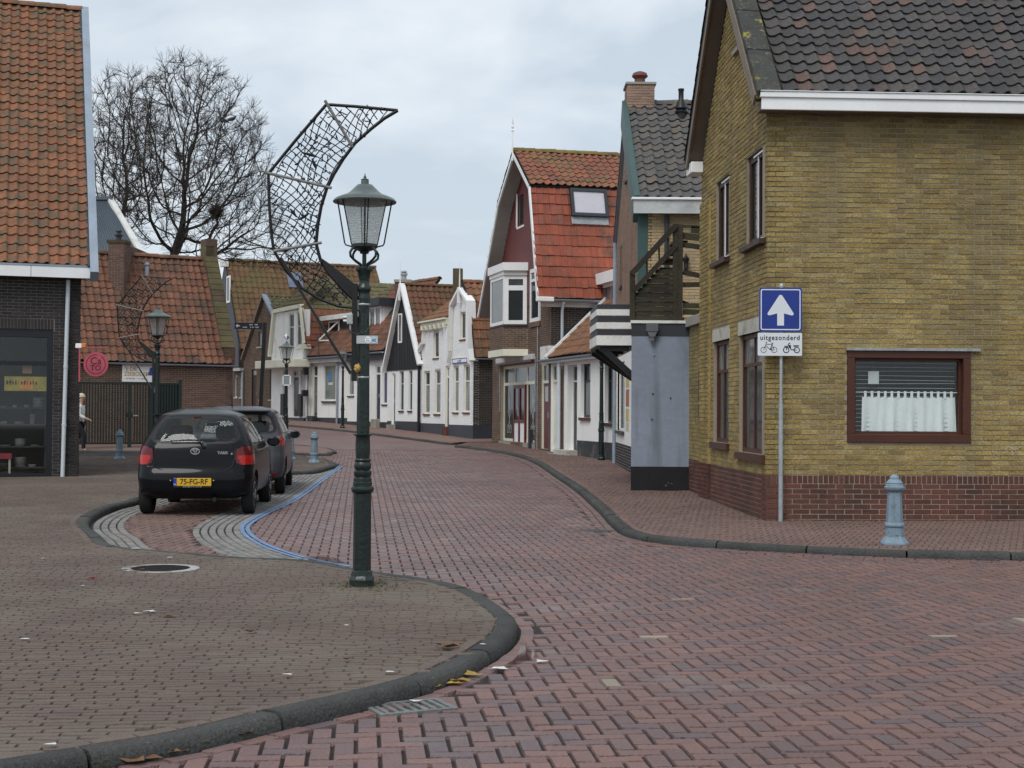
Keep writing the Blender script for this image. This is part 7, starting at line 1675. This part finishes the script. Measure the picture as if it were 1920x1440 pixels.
m_gr = M('moss_green_grass', [(.06, .085, .02), (.085, .10, .03), (.05, .065, .02)], .9, (3, .2), (40, .2), None); gg = q.build('grass', m_gr); tag(gg, 'short grass and moss in the paving joints', 'grass', kind='stuff')

# shallow puddles left by rain
m_pud = glass_clear('puddle_water', (.80, .80, .80))
def puddle(pts, label, seed):
    P = [gnd(x, y) for x, y in pts]; n = len(P); c = sum(P, Vector())/n; rn = random.Random(seed); out = []
    for i in range(n):
        a, b = P[i], P[(i+1) % n]
        for t in (0, .33, .66): p = a+(b-a)*t; out.append(c+(p-c)*rn.uniform(.80, 1.10))
    q = MB(); q.poly([Vector((p.x, p.y, hz(p.y)+RZ+.0075)) for p in out]); o = q.build('puddle', m_pud); tag(o, label, 'puddle')
puddle([(556, 1049), (590, 1044), (622, 1046), (655, 1057), (632, 1061), (590, 1056)], 'shallow puddle where the blue line meets the near pavement', 1)
puddle([(978, 1205), (1000, 1218), (1010, 1235), (985, 1243), (955, 1257), (938, 1262), (968, 1235)], 'narrow puddle in the gutter round the pavement nose', 2)
# ------------------------------------------------------------------ cars
def paint(name, col, rough=.22):
    m = M(name, col, .30, (2, .06), (60, .03), None, coat=.30, spec=.05); return m
m_trim = M('black_trim', (.012, .012, .013), .5, (5, .1), (60, .1), None); m_rubber = M('tyre_rubber', (.016, .016, .017), .85, (8, .3), (60, .2), (60, .3))
m_rim = M('silver_wheel_trim', (.34, .35, .36), .35, (6, .15), (40, .1), None, metal=.5); m_tail = M('red_tail_light', (.10, .006, .008), .2, (12, .2), (80, .1), None, coat=.35, spec=.3); m_tail2 = M('bright_red_lens', (.42, .012, .010), .2, (30, .3), (90, .2), None, coat=.35, spec=.3); m_tailc = M('clear_tail_light', (.20, .07, .07), .15, (30, .4), (90, .2), None, coat=.4, spec=.3)
m_plate = M('yellow_plate', (.62, .36, .02), .4, (9, .05), (60, .05), None); m_eu = M('plate_blue', (.015, .05, .30), .4); m_seat = M('seat_cloth', (.055, .06, .07), .9, (10, .2), (60, .2))
m_chrome = M('chrome', (.7, .72, .74), .12, (9, .05), (60, .05), None, metal=1.0)
def make_car(label, loc, rz, lv, pcol, wheels, tail, rw, sidew, Lc):
    C = thing('parked_car', label, 'car', loc, rz); NR, NC = 46, 18
    zs = np.array([l[0] for l in lv]); fine = np.concatenate([np.linspace(a, b, max(2, int((b-a)/.011)+1))[:-1] for a, b in zip(zs, zs[1:])] + [[zs[-1]]])
    def smooth_interp(col):
        y = np.array([l[col] for l in lv]); out = np.interp(fine, zs, y)
        k = np.array([1, 2, 3, 4, 5, 4, 3, 2, 1.])/25; o2 = np.convolve(np.pad(out, 4, 'edge'), k, 'valid'); return o2
    yr, yf, hw = smooth_interp(1), smooth_interp(2), smooth_interp(3); J = len(fine)
    def half(yr, yf, hw, top):
        P = []; rr = min(.30, hw*.7); rf = min(.45, hw*.8)
        tap = lambda y: 1-.055*((y-Lc*.47)/(Lc*.5))**2 - (.05 if y > Lc*.7 else 0)*((y-Lc*.7)/(Lc*.3))**2 if y > Lc*.7 else 1-.045*((y-Lc*.47)/(Lc*.5))**2
        for t in np.linspace(0, 1, NR+1)[:-1]: x = t*(hw-rr); P.append((x, yr+.085*(x/max(hw, .1))**2))
        y0 = yr+.085*((hw-rr)/max(hw, .1))**2
        for t in np.linspace(0, 1, NC+1)[:-1]: a = t*pi/2; P.append((hw-rr+rr*sin(a), y0+rr*(1-cos(a))))
        ys, ye = y0+rr, max(y0+rr+.05, yf-rf)
        for t in np.linspace(0, 1, 97)[:-1]: P.append((hw, ys+(ye-ys)*t))
        for t in np.linspace(0, 1, 10)[:-1]: a = t*pi/2; P.append((hw-rf+rf*cos(a), ye+(yf-ye)*sin(a)))
        for t in np.linspace(0, 1, 12): P.append(((hw-rf)*(1-t), yf+.06*sin(t*pi/2)*0))
        return [(x*tap(y), y) for x, y in P]
    rings = []
    for j in range(J):
        h_ = half(yr[j], yf[j], hw[j], j/J); rings.append([(x, y, fine[j]) for x, y in h_] + [(-x, y, fine[j]) for x, y in reversed(h_[1:-1])])
    n = len(rings[0]); nh = (n+2)//2
    V = [p for r in rings for p in r]; Fc = []; mi = []
    nre = NR+NC; fr0 = NR+NC+96
    def sup(a, b, e=4): return abs(a)**e+abs(b)**e
    for j in range(J-1):
        for i in range(n):
            i2 = (i+1) % n; q = (j*n+i, j*n+i2, (j+1)*n+i2, (j+1)*n+i); Fc.append(q)
            c = np.mean([V[k] for k in q], axis=0); x, y, z = c; ih = i if i < nh else n-1-i; k = 0
            h_here = hw[j]
            # rear window
            (z0, z1, wb, wt) = rw; tz = (z-(z0+z1)/2)/((z1-z0)/2); wx = wb+(wt-wb)*(z-z0)/(z1-z0); tx = abs(x)/wx
            if ih < nre-5 and y < Lc*.4:
                s = sup(tx, tz, 5)
                if s < 1: k = 1
                elif sup(abs(x)/(wx+.05), tz*(z1-z0)/(z1-z0+.06), 5) < 1: k = 2
            # side windows
            (s0, s1, ya, yb, yc, slope) = sidew
            if k == 0 and nre-7 <= ih < fr0+6 and s0 < z < s1:
                fz = (z-s0)/(s1-s0); lo = ya+.16*fz; hi = yc-slope*fz
                if lo < y < hi:
                    if lo+.03 < y < hi-.03 and s0+.02 < z < s1-.015 and not (abs(y-yb) < .045): k = (3 if y < yb else 4) + (0 if x > 0 else 2)
                    else: k = 2
            # windscreen
            if k == 0 and ih >= fr0+3 and y > Lc*.4 and z > lv[8][0]+.03 and z < 1.40: k = 7
            # tail lights
            (t0, t1, tx0) = tail
            if k == 0 and ih < nre+3 and y < Lc*.3 and t0 < z < t1:
                edge = tx0+.05*(1-min(1, (z-t0)/.10)) + .06*max(0, (z-(t1-.07))/.07)
                zc_, hz_ = (t0+t1)/2, (t1-t0)/2
                if abs(x) > edge + .10*max(0, abs(z-zc_)/hz_-.6)**2*2.5: k = (8 if x > 0 else 9) + (2 if (z < t0+(t1-t0)*.55 and abs(x) > edge+.05) else 0)
            if k == 0 and z < .262: k = 2
            mi.append(k)
    Fc.append(tuple(range(n-1, -1, -1))); mi.append(2); Fc.append(tuple((J-1)*n+i for i in range(n))); mi.append(0)
    me = bpy.data.meshes.new('tmp'); me.from_pydata(V, [], Fc); me.polygons.foreach_set('material_index', mi)
    pm = paint('car_paint_%s' % ('black' if pcol[0] < .02 else 'grey'), pcol)
    mats = [pm, m_cglass, m_trim, m_cglass, m_cglass, m_cglass, m_cglass, m_cglass, m_tail, m_tail, m_tail2, m_tail2]
    for m in mats: me.materials.append(m)
    for q in range(10): pass
    bm = bmesh.new(); bm.from_mesh(me); bmesh.ops.recalc_face_normals(bm, faces=bm.faces); bm.to_mesh(me); bm.free()
    ob = bpy.data.objects.new('tmp', me); COL.objects.link(ob); cuts = []
    wy0, wy1, wr, track = wheels
    for wy in (wy0, wy1):
        for sx in (-1, 1):
            q = MB(); q.tube([(sx*.48, wy, wr+.01), (sx*1.1, wy, wr+.01)], wr+.055, 40); cm = q.mesh('cut'); [cm.materials.append(m_trim) for _ in range(1)]
            b2 = bmesh.new(); b2.from_mesh(cm); bmesh.ops.recalc_face_normals(b2, faces=b2.faces); b2.to_mesh(cm); b2.free()
            co = bpy.data.objects.new('cut', cm); COL.objects.link(co); cuts.append(co)
            md = ob.modifiers.new('b', 'BOOLEAN'); md.operation = 'DIFFERENCE'; md.object = co; md.solver = 'EXACT'; md.material_mode = 'TRANSFER'
    bpy.context.view_layer.update(); dg = bpy.context.evaluated_depsgraph_get(); res = bpy.data.meshes.new_from_object(ob.evaluated_get(dg))
    matn = [m.name if m else '' for m in res.materials]
    # boolean TRANSFER may append materials; map trim
    bpy.data.objects.remove(ob); [bpy.data.objects.remove(c) for c in cuts]
    names = {0: ('body', pm), 1: ('rear_window', m_cglass), 2: ('seals', m_trim), 3: ('side_window', m_cglass), 4: ('side_window', m_cglass), 5: ('side_window', m_cglass), 6: ('side_window', m_cglass), 7: ('windscreen', m_cglass), 8: ('tail_light', m_tail), 9: ('tail_light', m_tail), 10: ('brake_lens', m_tail2), 11: ('brake_lens', m_tail2)}
    mix = [p.material_index if p.material_index < 12 else 2 for p in res.polygons]
    out = {}
    for k, (nm, mt) in names.items():
        ids = [i for i, m in enumerate(mix) if m == k]
        if not ids: continue
        used = {}; vv = []; ff = []
        for i in ids:
            f = []
            for v in res.polygons[i].vertices:
                if v not in used: used[v] = len(vv); vv.append(res.vertices[v].co.copy())
                f.append(used[v])
            ff.append(f)
        m2 = bpy.data.meshes.new(nm); m2.from_pydata(vv, [], ff); m2.materials.append(mt); m2.polygons.foreach_set('use_smooth', [True]*len(ff)); autosmooth(m2, 38)
        out[k] = link(nm, m2, C)
    # wheels
    for wy in (wy0, wy1):
        for sx in (-1, 1):
            q = MB(); w = .165; pr = [(wr*.64, -w/2), (wr*.93, -w/2), (wr, -w*.32), (wr, w*.32), (wr*.93, w/2), (wr*.66, w/2)]
            cx = sx*(track/2)
            i = 0; q.lathe(pr, 36, close=False)
            for k_, v in enumerate(q.v): q.v[k_] = Vector((cx+v.z*sx, wy+v.x, wr+v.y))
            ty = q.build('tyre', m_rubber, C, smooth=True, local=True)
            q = MB(); q.lathe([(.001, .02), (.04, .03), (.06, .022), (wr*.45, .016), (wr*.60, .02), (wr*.66, .0), (wr*.66, -.1)], 36, close=False)
            for k_, v in enumerate(q.v): q.v[k_] = Vector((cx+sx*(w/2-.02+v.z), wy+v.x, wr+v.y))
            rm = q.build('rim', m_rim, ty, smooth=True, local=True)
            for s_ in range(7):
                a = 2*pi*s_/7; q = MB(); A = Vector((cx+sx*(w/2+.004), wy+.10*cos(a)*1.0, wr+.10*sin(a))); B_ = Vector((cx+sx*(w/2+.002), wy+wr*.55*cos(a), wr+wr*.55*sin(a))); q.bar(A, B_, .055, .012, up=(sx, 0, 0)); q.build('slot', m_trim, ty, local=True)
    # seats with headrests, dash and mirror
    fl_ = MB(); fl_.cube(-.66, .66, .35, Lc*.70, .28, .34); fl_.build('floor', m_trim, C, local=True); q = MB(); q.cube(-.62, .62, .28, .62, .55, .92); q.build('parcel_shelf', m_seat, C, local=True, bevel=.03)
    for (x, y, w) in ((-.34, .98, .44), (.34, .98, .44), (-.36, 1.75, .46), (.36, 1.75, .46)):
        q = MB(); q.hexa([(x-w/2, y-.05, .45), (x+w/2, y-.05, .45), (x+w/2, y+.10, .45), (x-w/2, y+.10, .45), (x-w/2+.05, y-.20, 1.04), (x+w/2-.05, y-.20, 1.04), (x+w/2-.05, y-.10, 1.04), (x-w/2+.05, y-.10, 1.04)]); st = q.build('seat', m_seat, C, local=True, bevel=.04)
        MB().cube(x-.13, x+.13, y-.24, y-.14, 1.06, 1.25).build('headrest', m_seat, st, local=True, bevel=.05)
    q = MB(); q.cube(-.66, .66, Lc*.64, Lc*.72, .7, .95); q.build('dashboard', m_trim, C, local=True, bevel=.04); MB().cube(-.09, .11, Lc*.55, Lc*.56, 1.24, 1.30).build('interior_mirror', m_trim, C, local=True, bevel=.015)
    for sx in (-1, 1):
        q = bmesh.new(); bmesh.ops.create_uvsphere(q, u_segments=16, v_segments=10, radius=1)
        for v in q.verts: v.co = Vector((sx*(.90+v.co.x*.10), Lc*.64+v.co.y*.07 if v.co.y > 0 else Lc*.64+v.co.y*.025, 1.0+v.co.z*.075))
        m3 = bpy.data.meshes.new('wing_mirror'); q.to_mesh(m3); q.free(); m3.materials.append(pm); m3.polygons.foreach_set('use_smooth', [True]*len(m3.polygons)); mr_ = link('wing_mirror', m3, C)
        MB().cube(sx*.90-.07, sx*.90+.07, Lc*.64-.028, Lc*.64-.022, .945, 1.05).build('mirror_glass', m_blkglass, mr_, local=True, bevel=.01)
    return C, out, pm
lvA = [(.235, .20, 3.30, .64), (.262, .07, 3.52, .765), (.36, .01, 3.60, .805), (.52, .00, 3.61, .828), (.61, .025, 3.60, .83), (.67, .06, 3.58, .826), (.80, .075, 3.50, .826), (.93, .10, 3.15, .815), (.985, .125, 2.78, .79), (1.03, .15, 2.60, .772), (1.15, .23, 2.38, .71), (1.30, .34, 2.08, .63), (1.39, .43, 1.88, .575), (1.445, .54, 1.72, .52), (1.478, .70, 1.56, .45), (1.497, .90, 1.40, .36), (1.503, 1.05, 1.30, .16)]
pA = Vector((at(361, 900, 20.05).x, 20.05, hz(20.1)+RZ+.004))
car1, o1, pm1 = make_car('black hatchback with yellow licence plate parked in the bay, rear towards us', pA, radians(4.2), lvA, (.006, .0065, .008), (.60, 2.97, .285, 1.43), (.715, .965, .555), (1.035, 1.36, .60, .47), (1.0, 1.385, .52, 1.42, 2.62, .62), 3.61)
# plate, emblem, wiper, lettering on the black car (local frame, facing backwards)
class LF(Fr):
    def __init__(s, y): s.O = Vector((0, y, 0)); s.U = Vector((1, 0, 0)); s.Z = Vector((0, 0, 1)); s.N = Vector((0, -1, 0)); s.len = 1
BASE[car1.name] = Vector((0, 0, 0))
pf = LF(-.012); q = MB(); q.box(pf, -.26, .26, .425, .535, 0, .010); pl_ = q.build('licence_plate', m_plate, car1, local=True, bevel=.004); BASE[pl_.name] = Vector((0, 0, 0))
MB().box(pf, -.259, -.213, .427, .533, .009, .0115).build('euro_band', m_eu, pl_, local=True); text(pl_, pf, '75-FG-RF', .022, .482, .105, m_black, .0115, xs=.93, bold=.0015); text(pl_, pf, 'NL', -.236, .445, .03, m_swhite, .0125)
MB().box(pf, -.26, .26, .405, .424, 0, .008).build('plate_holder', m_trim, pl_, local=True); marks(pl_, pf, 0, .4145, .26, .010, m_swhite, .0095, 26)
for x in (-.30, .29): MB().lathe([(.001, .012), (.009, .010), (.01, 0)], 10).build('parking_sensor', m_chrome, car1, local=True).matrix_local = Matrix.Translation((x, -.004, .50)) @ Matrix.Rotation(pi/2, 4, 'X')
ef = LF(.088); q = MB(); ring2d(q, ef, .02, .905, .060, .012, .012, 28, .042, .02); ring2d(q, ef, .02, .922, .034, .010, .012, 22, .016, .02); ring2d(q, ef, .02, .905, .017, .010, .012, 22, .036, .02); q.build('emblem', m_chrome, car1, local=True)
text(car1, LF(.095), 'YARIS', .40, .882, .055, m_chrome, .012, bold=.002); text(car1, LF(.095), 'e', .525, .875, .055, m_chrome, .012, bold=.002); marks(car1, LF(.115), -.60, .692, .09, .018, m_chrome, .012, 6)
MB().tube([(-.33, .13, 1.045), (-.05, .118, 1.06), (.07, .118, 1.055), (.12, .10, 1.0), (.14, .09, .96)], [.008, .013, .015, .018, .02], 6).build('rear_wiper', m_trim, car1, local=True)
MB().box(LF(.088), .012, .040, .72, .755, 0, .012).build('tailgate_lock', m_chrome, car1, local=True, bevel=.003)
# tailgate shut line and bumper crease
tg = [(-.575, .98), (-.56, .80), (-.53, .69), (-.46, .648), (0, .642), (.46, .648), (.53, .69), (.56, .80), (.575, .98)]
MB().tube([(x, -.006+.058+.085*(x/.83)**2+(.02 if z > .7 else 0)+(z > .9)*.02, z) for x, z in tg], .007, 5).build('tailgate_gap', m_trim, car1, local=True)
MB().tube([(.30, .12, .24), (.30, -.0, .235)], .03, 12).build('exhaust', m_trim, car1, local=True)
for x in (.0,): MB().box(LF(.425), -.05, .05, 1.375, 1.392, 0, .02).build('brake_light', m_tail, car1, local=True)
lvB = [(.235, .22, 3.62, .66), (.265, .08, 3.84, .79), (.38, .00, 3.94, .835), (.56, .01, 3.95, .848), (.66, .03, 3.94, .85), (.72, .06, 3.92, .848), (.84, .09, 3.80, .845), (.97, .13, 3.40, .83), (1.02, .15, 3.00, .80), (1.06, .17, 2.82, .785), (1.18, .24, 2.58, .745), (1.32, .31, 2.25, .685), (1.41, .33, 2.02, .645), (1.46, .36, 1.85, .61), (1.49, .52, 1.68, .54), (1.508, .80, 1.50, .38), (1.514, 1.0, 1.40, .18)]
pB = Vector((-4.68, 24.3, hz(24.3)+RZ+.004))
car2, o2, pm2 = make_car('dark grey hatchback parked ahead of the black one', pB, radians(6.0), lvB, (.065, .068, .076), (.68, 3.19, .30, 1.47), (.84, 1.04, .68), (1.06, 1.37, .66, .56), (1.04, 1.40, .62, 1.55, 2.85, .66), 3.95)
BASE[car2.name] = Vector((0, 0, 0))
for k in (8, 9):
    if k in o2: o2[k].data.materials[0] = m_tailc
q = MB(); q.hexa([(-.60, .16, 1.425), (.60, .16, 1.425), (.58, .55, 1.46), (-.58, .55, 1.46), (-.60, .17, 1.45), (.60, .17, 1.45), (.58, .55, 1.485), (-.58, .55, 1.485)]); q.build('roof_spoiler', pm2, car2, local=True, bevel=.01)
MB().tube([(-.10, .75, 1.49), (-.10, .70, 1.53), (-.10, .62, 1.74)], [.016, .008, .004], 6).build('antenna', m_trim, car2, local=True)
MB().box(LF(-.004), .52, .72, .34, .39, -.02, .012).build('reflector', m_tail, car2, local=True, bevel=.004)
q = MB(); q.box(LF(-.004), -.26, .26, .62, .73, -.03, .02); q.build('licence_plate', m_plate, car2, local=True)

# ------------------------------------------------------------------ person walking past the gate
def skin_obj(name, joints, edges, mat, parent, sub=2):
    me = bpy.data.meshes.new(name); me.from_pydata([j[:3] for j in joints], edges, []); ob = bpy.data.objects.new(name, me); COL.objects.link(ob)
    ob.modifiers.new('s', 'SKIN'); sv = me.skin_vertices[0].data if me.skin_vertices else None
    if sv is None:
        bm = bmesh.new(); bm.from_mesh(me); bm.verts.layers.skin.verify(); bm.to_mesh(me); bm.free(); sv = me.skin_vertices[0].data
    for k, j in enumerate(joints): sv[k].radius = (j[3], j[4] if len(j) > 4 else j[3]); sv[k].use_root = (k == 0)
    md = ob.modifiers.new('d', 'SUBSURF'); md.levels = sub; md.render_levels = sub
    bpy.context.view_layer.update(); dg = bpy.context.evaluated_depsgraph_get(); res = bpy.data.meshes.new_from_object(ob.evaluated_get(dg)); bpy.data.objects.remove(ob)
    res.materials.clear(); res.materials.append(mat); res.polygons.foreach_set('use_smooth', [True]*len(res.polygons)); res.name = name
    return link(name, res, parent)
pp = at(149.5, 800, 43.3); ps = thing('person', 'person in pale knit cap, white jacket and dark trousers walking by the gate', 'person', (pp.x, 43.3, hz(43.3)))
m_skin = M('skin', (.48, .29, .22), .55, (9, .05), (60, .05), None); m_jack = M('white_jacket', (.66, .66, .64), .85, (6, .08), (60, .1), (20, .4)); m_trou = M('dark_trousers', (.014, .016, .022), .9, (6, .2), (60, .1), (20, .3)); m_cap = M('cream_knit', (.58, .52, .36), .95, (20, .1), (90, .2), (80, .6)); m_shoe = M('pale_shoes', (.52, .50, .47), .7)
# body: faces +x; pelvis root
J = [(0, 0, .92, .13, .12), (0, 0, 1.15, .12, .14), (.02, 0, 1.36, .11, .16), (.03, 0, 1.46, .055), (.05, 0, 1.56, .075), (.055, 0, 1.66, .088), (.05, 0, 1.72, .05),
     (.03, -.18, 1.38, .05), (.06, -.23, 1.12, .042), (.27, -.20, 1.02, .033), (.03, .18, 1.38, .05), (-.08, .23, 1.12, .042), (.05, .22, .90, .033),
     (.0, -.09, .88, .085), (.16, -.09, .50, .06), (.14, -.09, .12, .042), (.0, .09, .88, .085), (-.06, .09, .50, .06), (-.26, .09, .14, .042), (.24, -.09, .05, .035), (-.18, .09, .06, .035)]
E = [(0, 1), (1, 2), (2, 3), (3, 4), (4, 5), (5, 6), (2, 7), (7, 8), (8, 9), (2, 10), (10, 11), (11, 12), (0, 13), (13, 14), (14, 15), (0, 16), (16, 17), (17, 18), (15, 19), (18, 20)]
for (w, base) in (((.27, -.20, 1.02), 9), ((.05, .22, .90), 12)):
    pi_ = len(J); d = Vector((.8, .0, -.25)) if base == 9 else Vector((.35, 0, -.9)); d.normalize(); sdv = Vector((0, 1, 0)); p = Vector(w)+d*.06; J.append((*p, .026, .036)); E.append((base, pi_))
    for f in range(4):
        o_ = sdv*(.027-.018*f); a = len(J); b0_ = p+d*.035+o_; J.append((*b0_, .0095)); E.append((pi_, a)); b1_ = b0_+d*.035+Vector((.004, 0, -.012)); J.append((*b1_, .009)); E.append((a, a+1)); b2_ = b1_+d*(.018+.006*(f in (1, 2)))+Vector((0, 0, -.016)); J.append((*b2_, .008)); E.append((a+1, a+2))
    a = len(J); t0 = p+sdv*(.03 if base == 9 else -.03)-d*.01; J.append((*t0, .011)); E.append((pi_, a)); t1 = t0+d*.035+sdv*(.02 if base == 9 else -.02); J.append((*t1, .0095)); E.append((a, a+1))
body = skin_obj('body', J, E, m_skin, ps)
K = lambda i, s, s2=None: (*J[i][:3], J[i][3]*s, (J[i][4] if len(J[i]) > 4 else J[i][3])*(s2 or s))
jk = [(0, 0, .84, .155, .16), K(1, 1.25), K(2, 1.18), (.03, 0, 1.47, .075), (.03, -.18, 1.38, .068), (.06, -.23, 1.12, .060), (.23, -.203, 1.03, .050), (.03, .18, 1.38, .068), (-.08, .23, 1.12, .060), (.035, .221, .93, .050)]
skin_obj('jacket', jk, [(0, 1), (1, 2), (2, 3), (2, 4), (4, 5), (5, 6), (2, 7), (7, 8), (8, 9)], m_jack, ps)
skin_obj('trousers', [(0, 0, .94, .14, .135), (.0, -.09, .86, .10), (.16, -.09, .50, .075), (.14, -.09, .10, .062), (.0, .09, .86, .10), (-.06, .09, .50, .075), (-.26, .09, .12, .062)], [(0, 1), (1, 2), (2, 3), (0, 4), (4, 5), (5, 6)], m_trou, ps)
for (x, y, z, t) in ((.14, -.09, .05, 0), (-.26, .09, .07, .25)): skin_obj('shoe', [(x-.05, y, z+.0, .045, .045), (x+.06, y, z-.005+t*.0, .042, .045), (x+.16, y, z-.015-t*.1, .03, .04)], [(0, 1), (1, 2)], m_shoe, ps)
q = bmesh.new(); bmesh.ops.create_uvsphere(q, u_segments=18, v_segments=12, radius=1); bmesh.ops.delete(q, geom=[v for v in q.verts if v.co.z < -.15], context='VERTS')
for v in q.verts: v.co = Vector((.045+v.co.x*.112, v.co.y*.10, 1.67+v.co.z*.125))
me = bpy.data.meshes.new('knit_cap'); q.to_mesh(me); q.free(); me.materials.append(m_cap); me.polygons.foreach_set('use_smooth', [True]*len(me.polygons)); link('knit_cap', me, ps)
q = MB(); q.lathe([(.001, 0), (.012, .008), (.014, .02), (.004, .04)], 8, (.142, 0, 1.60)); q.build('nose', m_skin, body, local=True, smooth=True)
for s_ in (-1, 1): MB().lathe([(.001, -.008), (.010, 0), (.001, .008)], 8, (.125, s_*.032, 1.635)).build('eye', m_black, body, local=True)
MB().cube(.128, .134, -.022, .022, 1.562, 1.57).build('mouth', M('lips', (.25, .09, .08), .6), body, local=True)

# ------------------------------------------------------------------ bare trees
def bare_tree(label, base, trunk_top, blobs, natt, seed, lean=(0, 0)):
    rng = np.random.default_rng(seed); T = thing('bare_tree', label, 'tree', base)
    A = []
    for (c, r, w) in blobs:
        k = int(natt*w); u = rng.normal(size=(k, 3)); u /= np.linalg.norm(u, axis=1)[:, None]; rad = rng.random(k)**.42; A.append(np.array(c)+u*rad[:, None]*np.array(r))
    A = np.concatenate(A); A = A[A[:, 2] > trunk_top*.86]
    nodes = [np.array([base[0], base[1], base[2]])]; par = [-1]; h = base[2]
    nst = int((trunk_top-base[2])/.5)
    for k in range(nst):
        t = (k+1)/nst; nodes.append(np.array([base[0]+lean[0]*t+.10*sin(t*5+seed), base[1]+lean[1]*t, base[2]+(trunk_top-base[2])*t])); par.append(len(nodes)-2)
    N = np.array(nodes); D = np.linalg.norm(A[:, None]-N[None], axis=2); near = D.argmin(1); nd = D.min(1); alive = np.ones(len(A), bool); step = .34
    for it_ in range(120):
        idx = np.where(alive & (nd < 9.0))[0]
        if len(idx) == 0: break
        acc = {}
        for i in idx:
            d = A[i]-N[near[i]]; d = d/(np.linalg.norm(d)+1e-9); acc.setdefault(near[i], []).append(d)
        new = []; np_ = []
        for k, ds in acc.items():
            d = np.sum(ds, axis=0); 
            if par[k] >= 0: pd = N[k]-N[par[k]]; d = d/ (np.linalg.norm(d)+1e-9) + .55*pd/(np.linalg.norm(pd)+1e-9)
            d = d + rng.normal(size=3)*.16; d = d/(np.linalg.norm(d)+1e-9); p = N[k]+d*step
            new.append(p); np_.append(k)
        if not new: break
        new = np.array(new); b = len(N); dd = np.linalg.norm(A[:, None]-new[None], axis=2); m = dd.min(1); am = dd.argmin(1); better = m < nd
        near[better] = b+am[better]; nd[better] = m[better]; alive &= nd > .44
        N = np.concatenate([N, new]); par += np_
        if len(N) > 9000: break
    n = len(N); ch = [[] for _ in range(n)]
    for i in range(1, n): ch[par[i]].append(i)
    rad = np.zeros(n); order = list(range(n-1, -1, -1))
    for i in order: rad[i] = .0135 if not ch[i] else (sum(rad[c]**2.25 for c in ch[i]))**(1/2.25)
    tr = MB(); thick = MB(); tw = MB(); rn = random.Random(seed)
    for i in range(n):
        if not ch[i]: continue
        for c in ch[i]:
            r0, r1 = rad[i] if rad[i] < rad[c]*1.5 else rad[c]*1.25, rad[c]
            (tr if r1 > .05 else thick).tube([N[i], N[c]], [r0, r1], 7 if r1 > .05 else 4, cap=False)
    for i in range(n):
        if rad[i] > .026 or i < nst: continue
        pd = Vector(N[i]-N[par[i]]).normalized()
        for k in range(6 if ch[i] else 8):
            if ch[i] and rn.random() < .40: continue
            d = (pd + Vector((rn.gauss(0, .55), rn.gauss(0, .55), rn.gauss(.18, .4)))).normalized(); l = rn.uniform(.35, .85); a = Vector(N[i]); b = a+d*l*.5; c = b+(d+Vector((rn.gauss(0, .25), rn.gauss(0, .25), .15))).normalized()*l*.5
            tw.tube([a, b, c], [.0085, .0068, .0035], 3, cap=False)
            if rn.random() < .8: e = b+(d+Vector((rn.gauss(0, .7), rn.gauss(0, .7), .1))).normalized()*l*.45; tw.tube([b, e], [.0062, .0035], 3, cap=False)
    tr.build('trunk', m_bark, T, smooth=True); thick.build('branches', m_bark, T); o = tw.build('twigs', m_twig, T); o['kind'] = 'stuff'
    print('tree', n, len(tw.f)); return T
def cpt(px, py, Y): p = at(px, py, Y); return (p.x, p.y, p.z)
YT = 66.0; sT = YT/FPX
tb_ = at(322, 600, YT); bare_tree('large bare tree with wide crown behind the restaurant roof', (tb_.x, YT, hz(YT)), at(322, 500, YT).z,
   [(cpt(355, 300, YT), (150*sT, 4.2, 190*sT), .82), (cpt(455, 400, YT), (78*sT, 2.5, 90*sT), .14), (cpt(440, 468, YT), (110*sT, 2.0, 28*sT), .05), (cpt(505, 470, YT), (60*sT, 2.0, 40*sT), .03)], 3000, 11)
YT2 = 70.0; s2 = YT2/FPX; tb_ = at(232, 600, YT2); bare_tree('narrower bare tree standing behind the corrugated barn roof', (tb_.x, YT2, hz(YT2)), at(238, 440, YT2).z,
   [(cpt(228, 290, YT2), (68*s2, 3.2, 165*s2), .85), (cpt(188, 330, YT2), (40*s2, 2.5, 130*s2), .15)], 1500, 5)
# two pigeons on a branch
m_bird = M('dark_pigeon', (.03, .032, .038), .7, (30, .3), (90, .2), None)
for (px, py, rz, lab) in ((422, 227, 2.6, 'dark pigeon perched upright on a bare branch, facing left'), (435, 224, .3, 'dark pigeon perched on a bare branch with tail raised')):
    p = at(px, py, 65.0); bd = thing('pigeon', lab, 'bird', p, rz, group='pigeons in the bare tree')
    MB().tube([(-.26, 0, -.10), (-.12, 0, -.03), (0, 0, .01), (.09, 0, .06), (.13, 0, .12), (.165, 0, .145), (.20, 0, .14)], [.02, .055, .085, .075, .045, .042, .008], 10).build('body', m_bird, bd, local=True, smooth=True)
    MB().bar((-.16, 0, -.06), (-.36, 0, -.14), .08, .02).build('tail', m_bird, bd, local=True)
    for s_ in (-1, 1): MB().tube([(.02, s_*.03, -.06), (.02, s_*.03, -.15)], .008, 5).build('leg', m_bird, bd, local=True)
    q = MB(); q.tube([(-.3, -.9, -.15), (0, 0, -.155), (.4, .9, -.10)], [.014, .012, .007], 5);
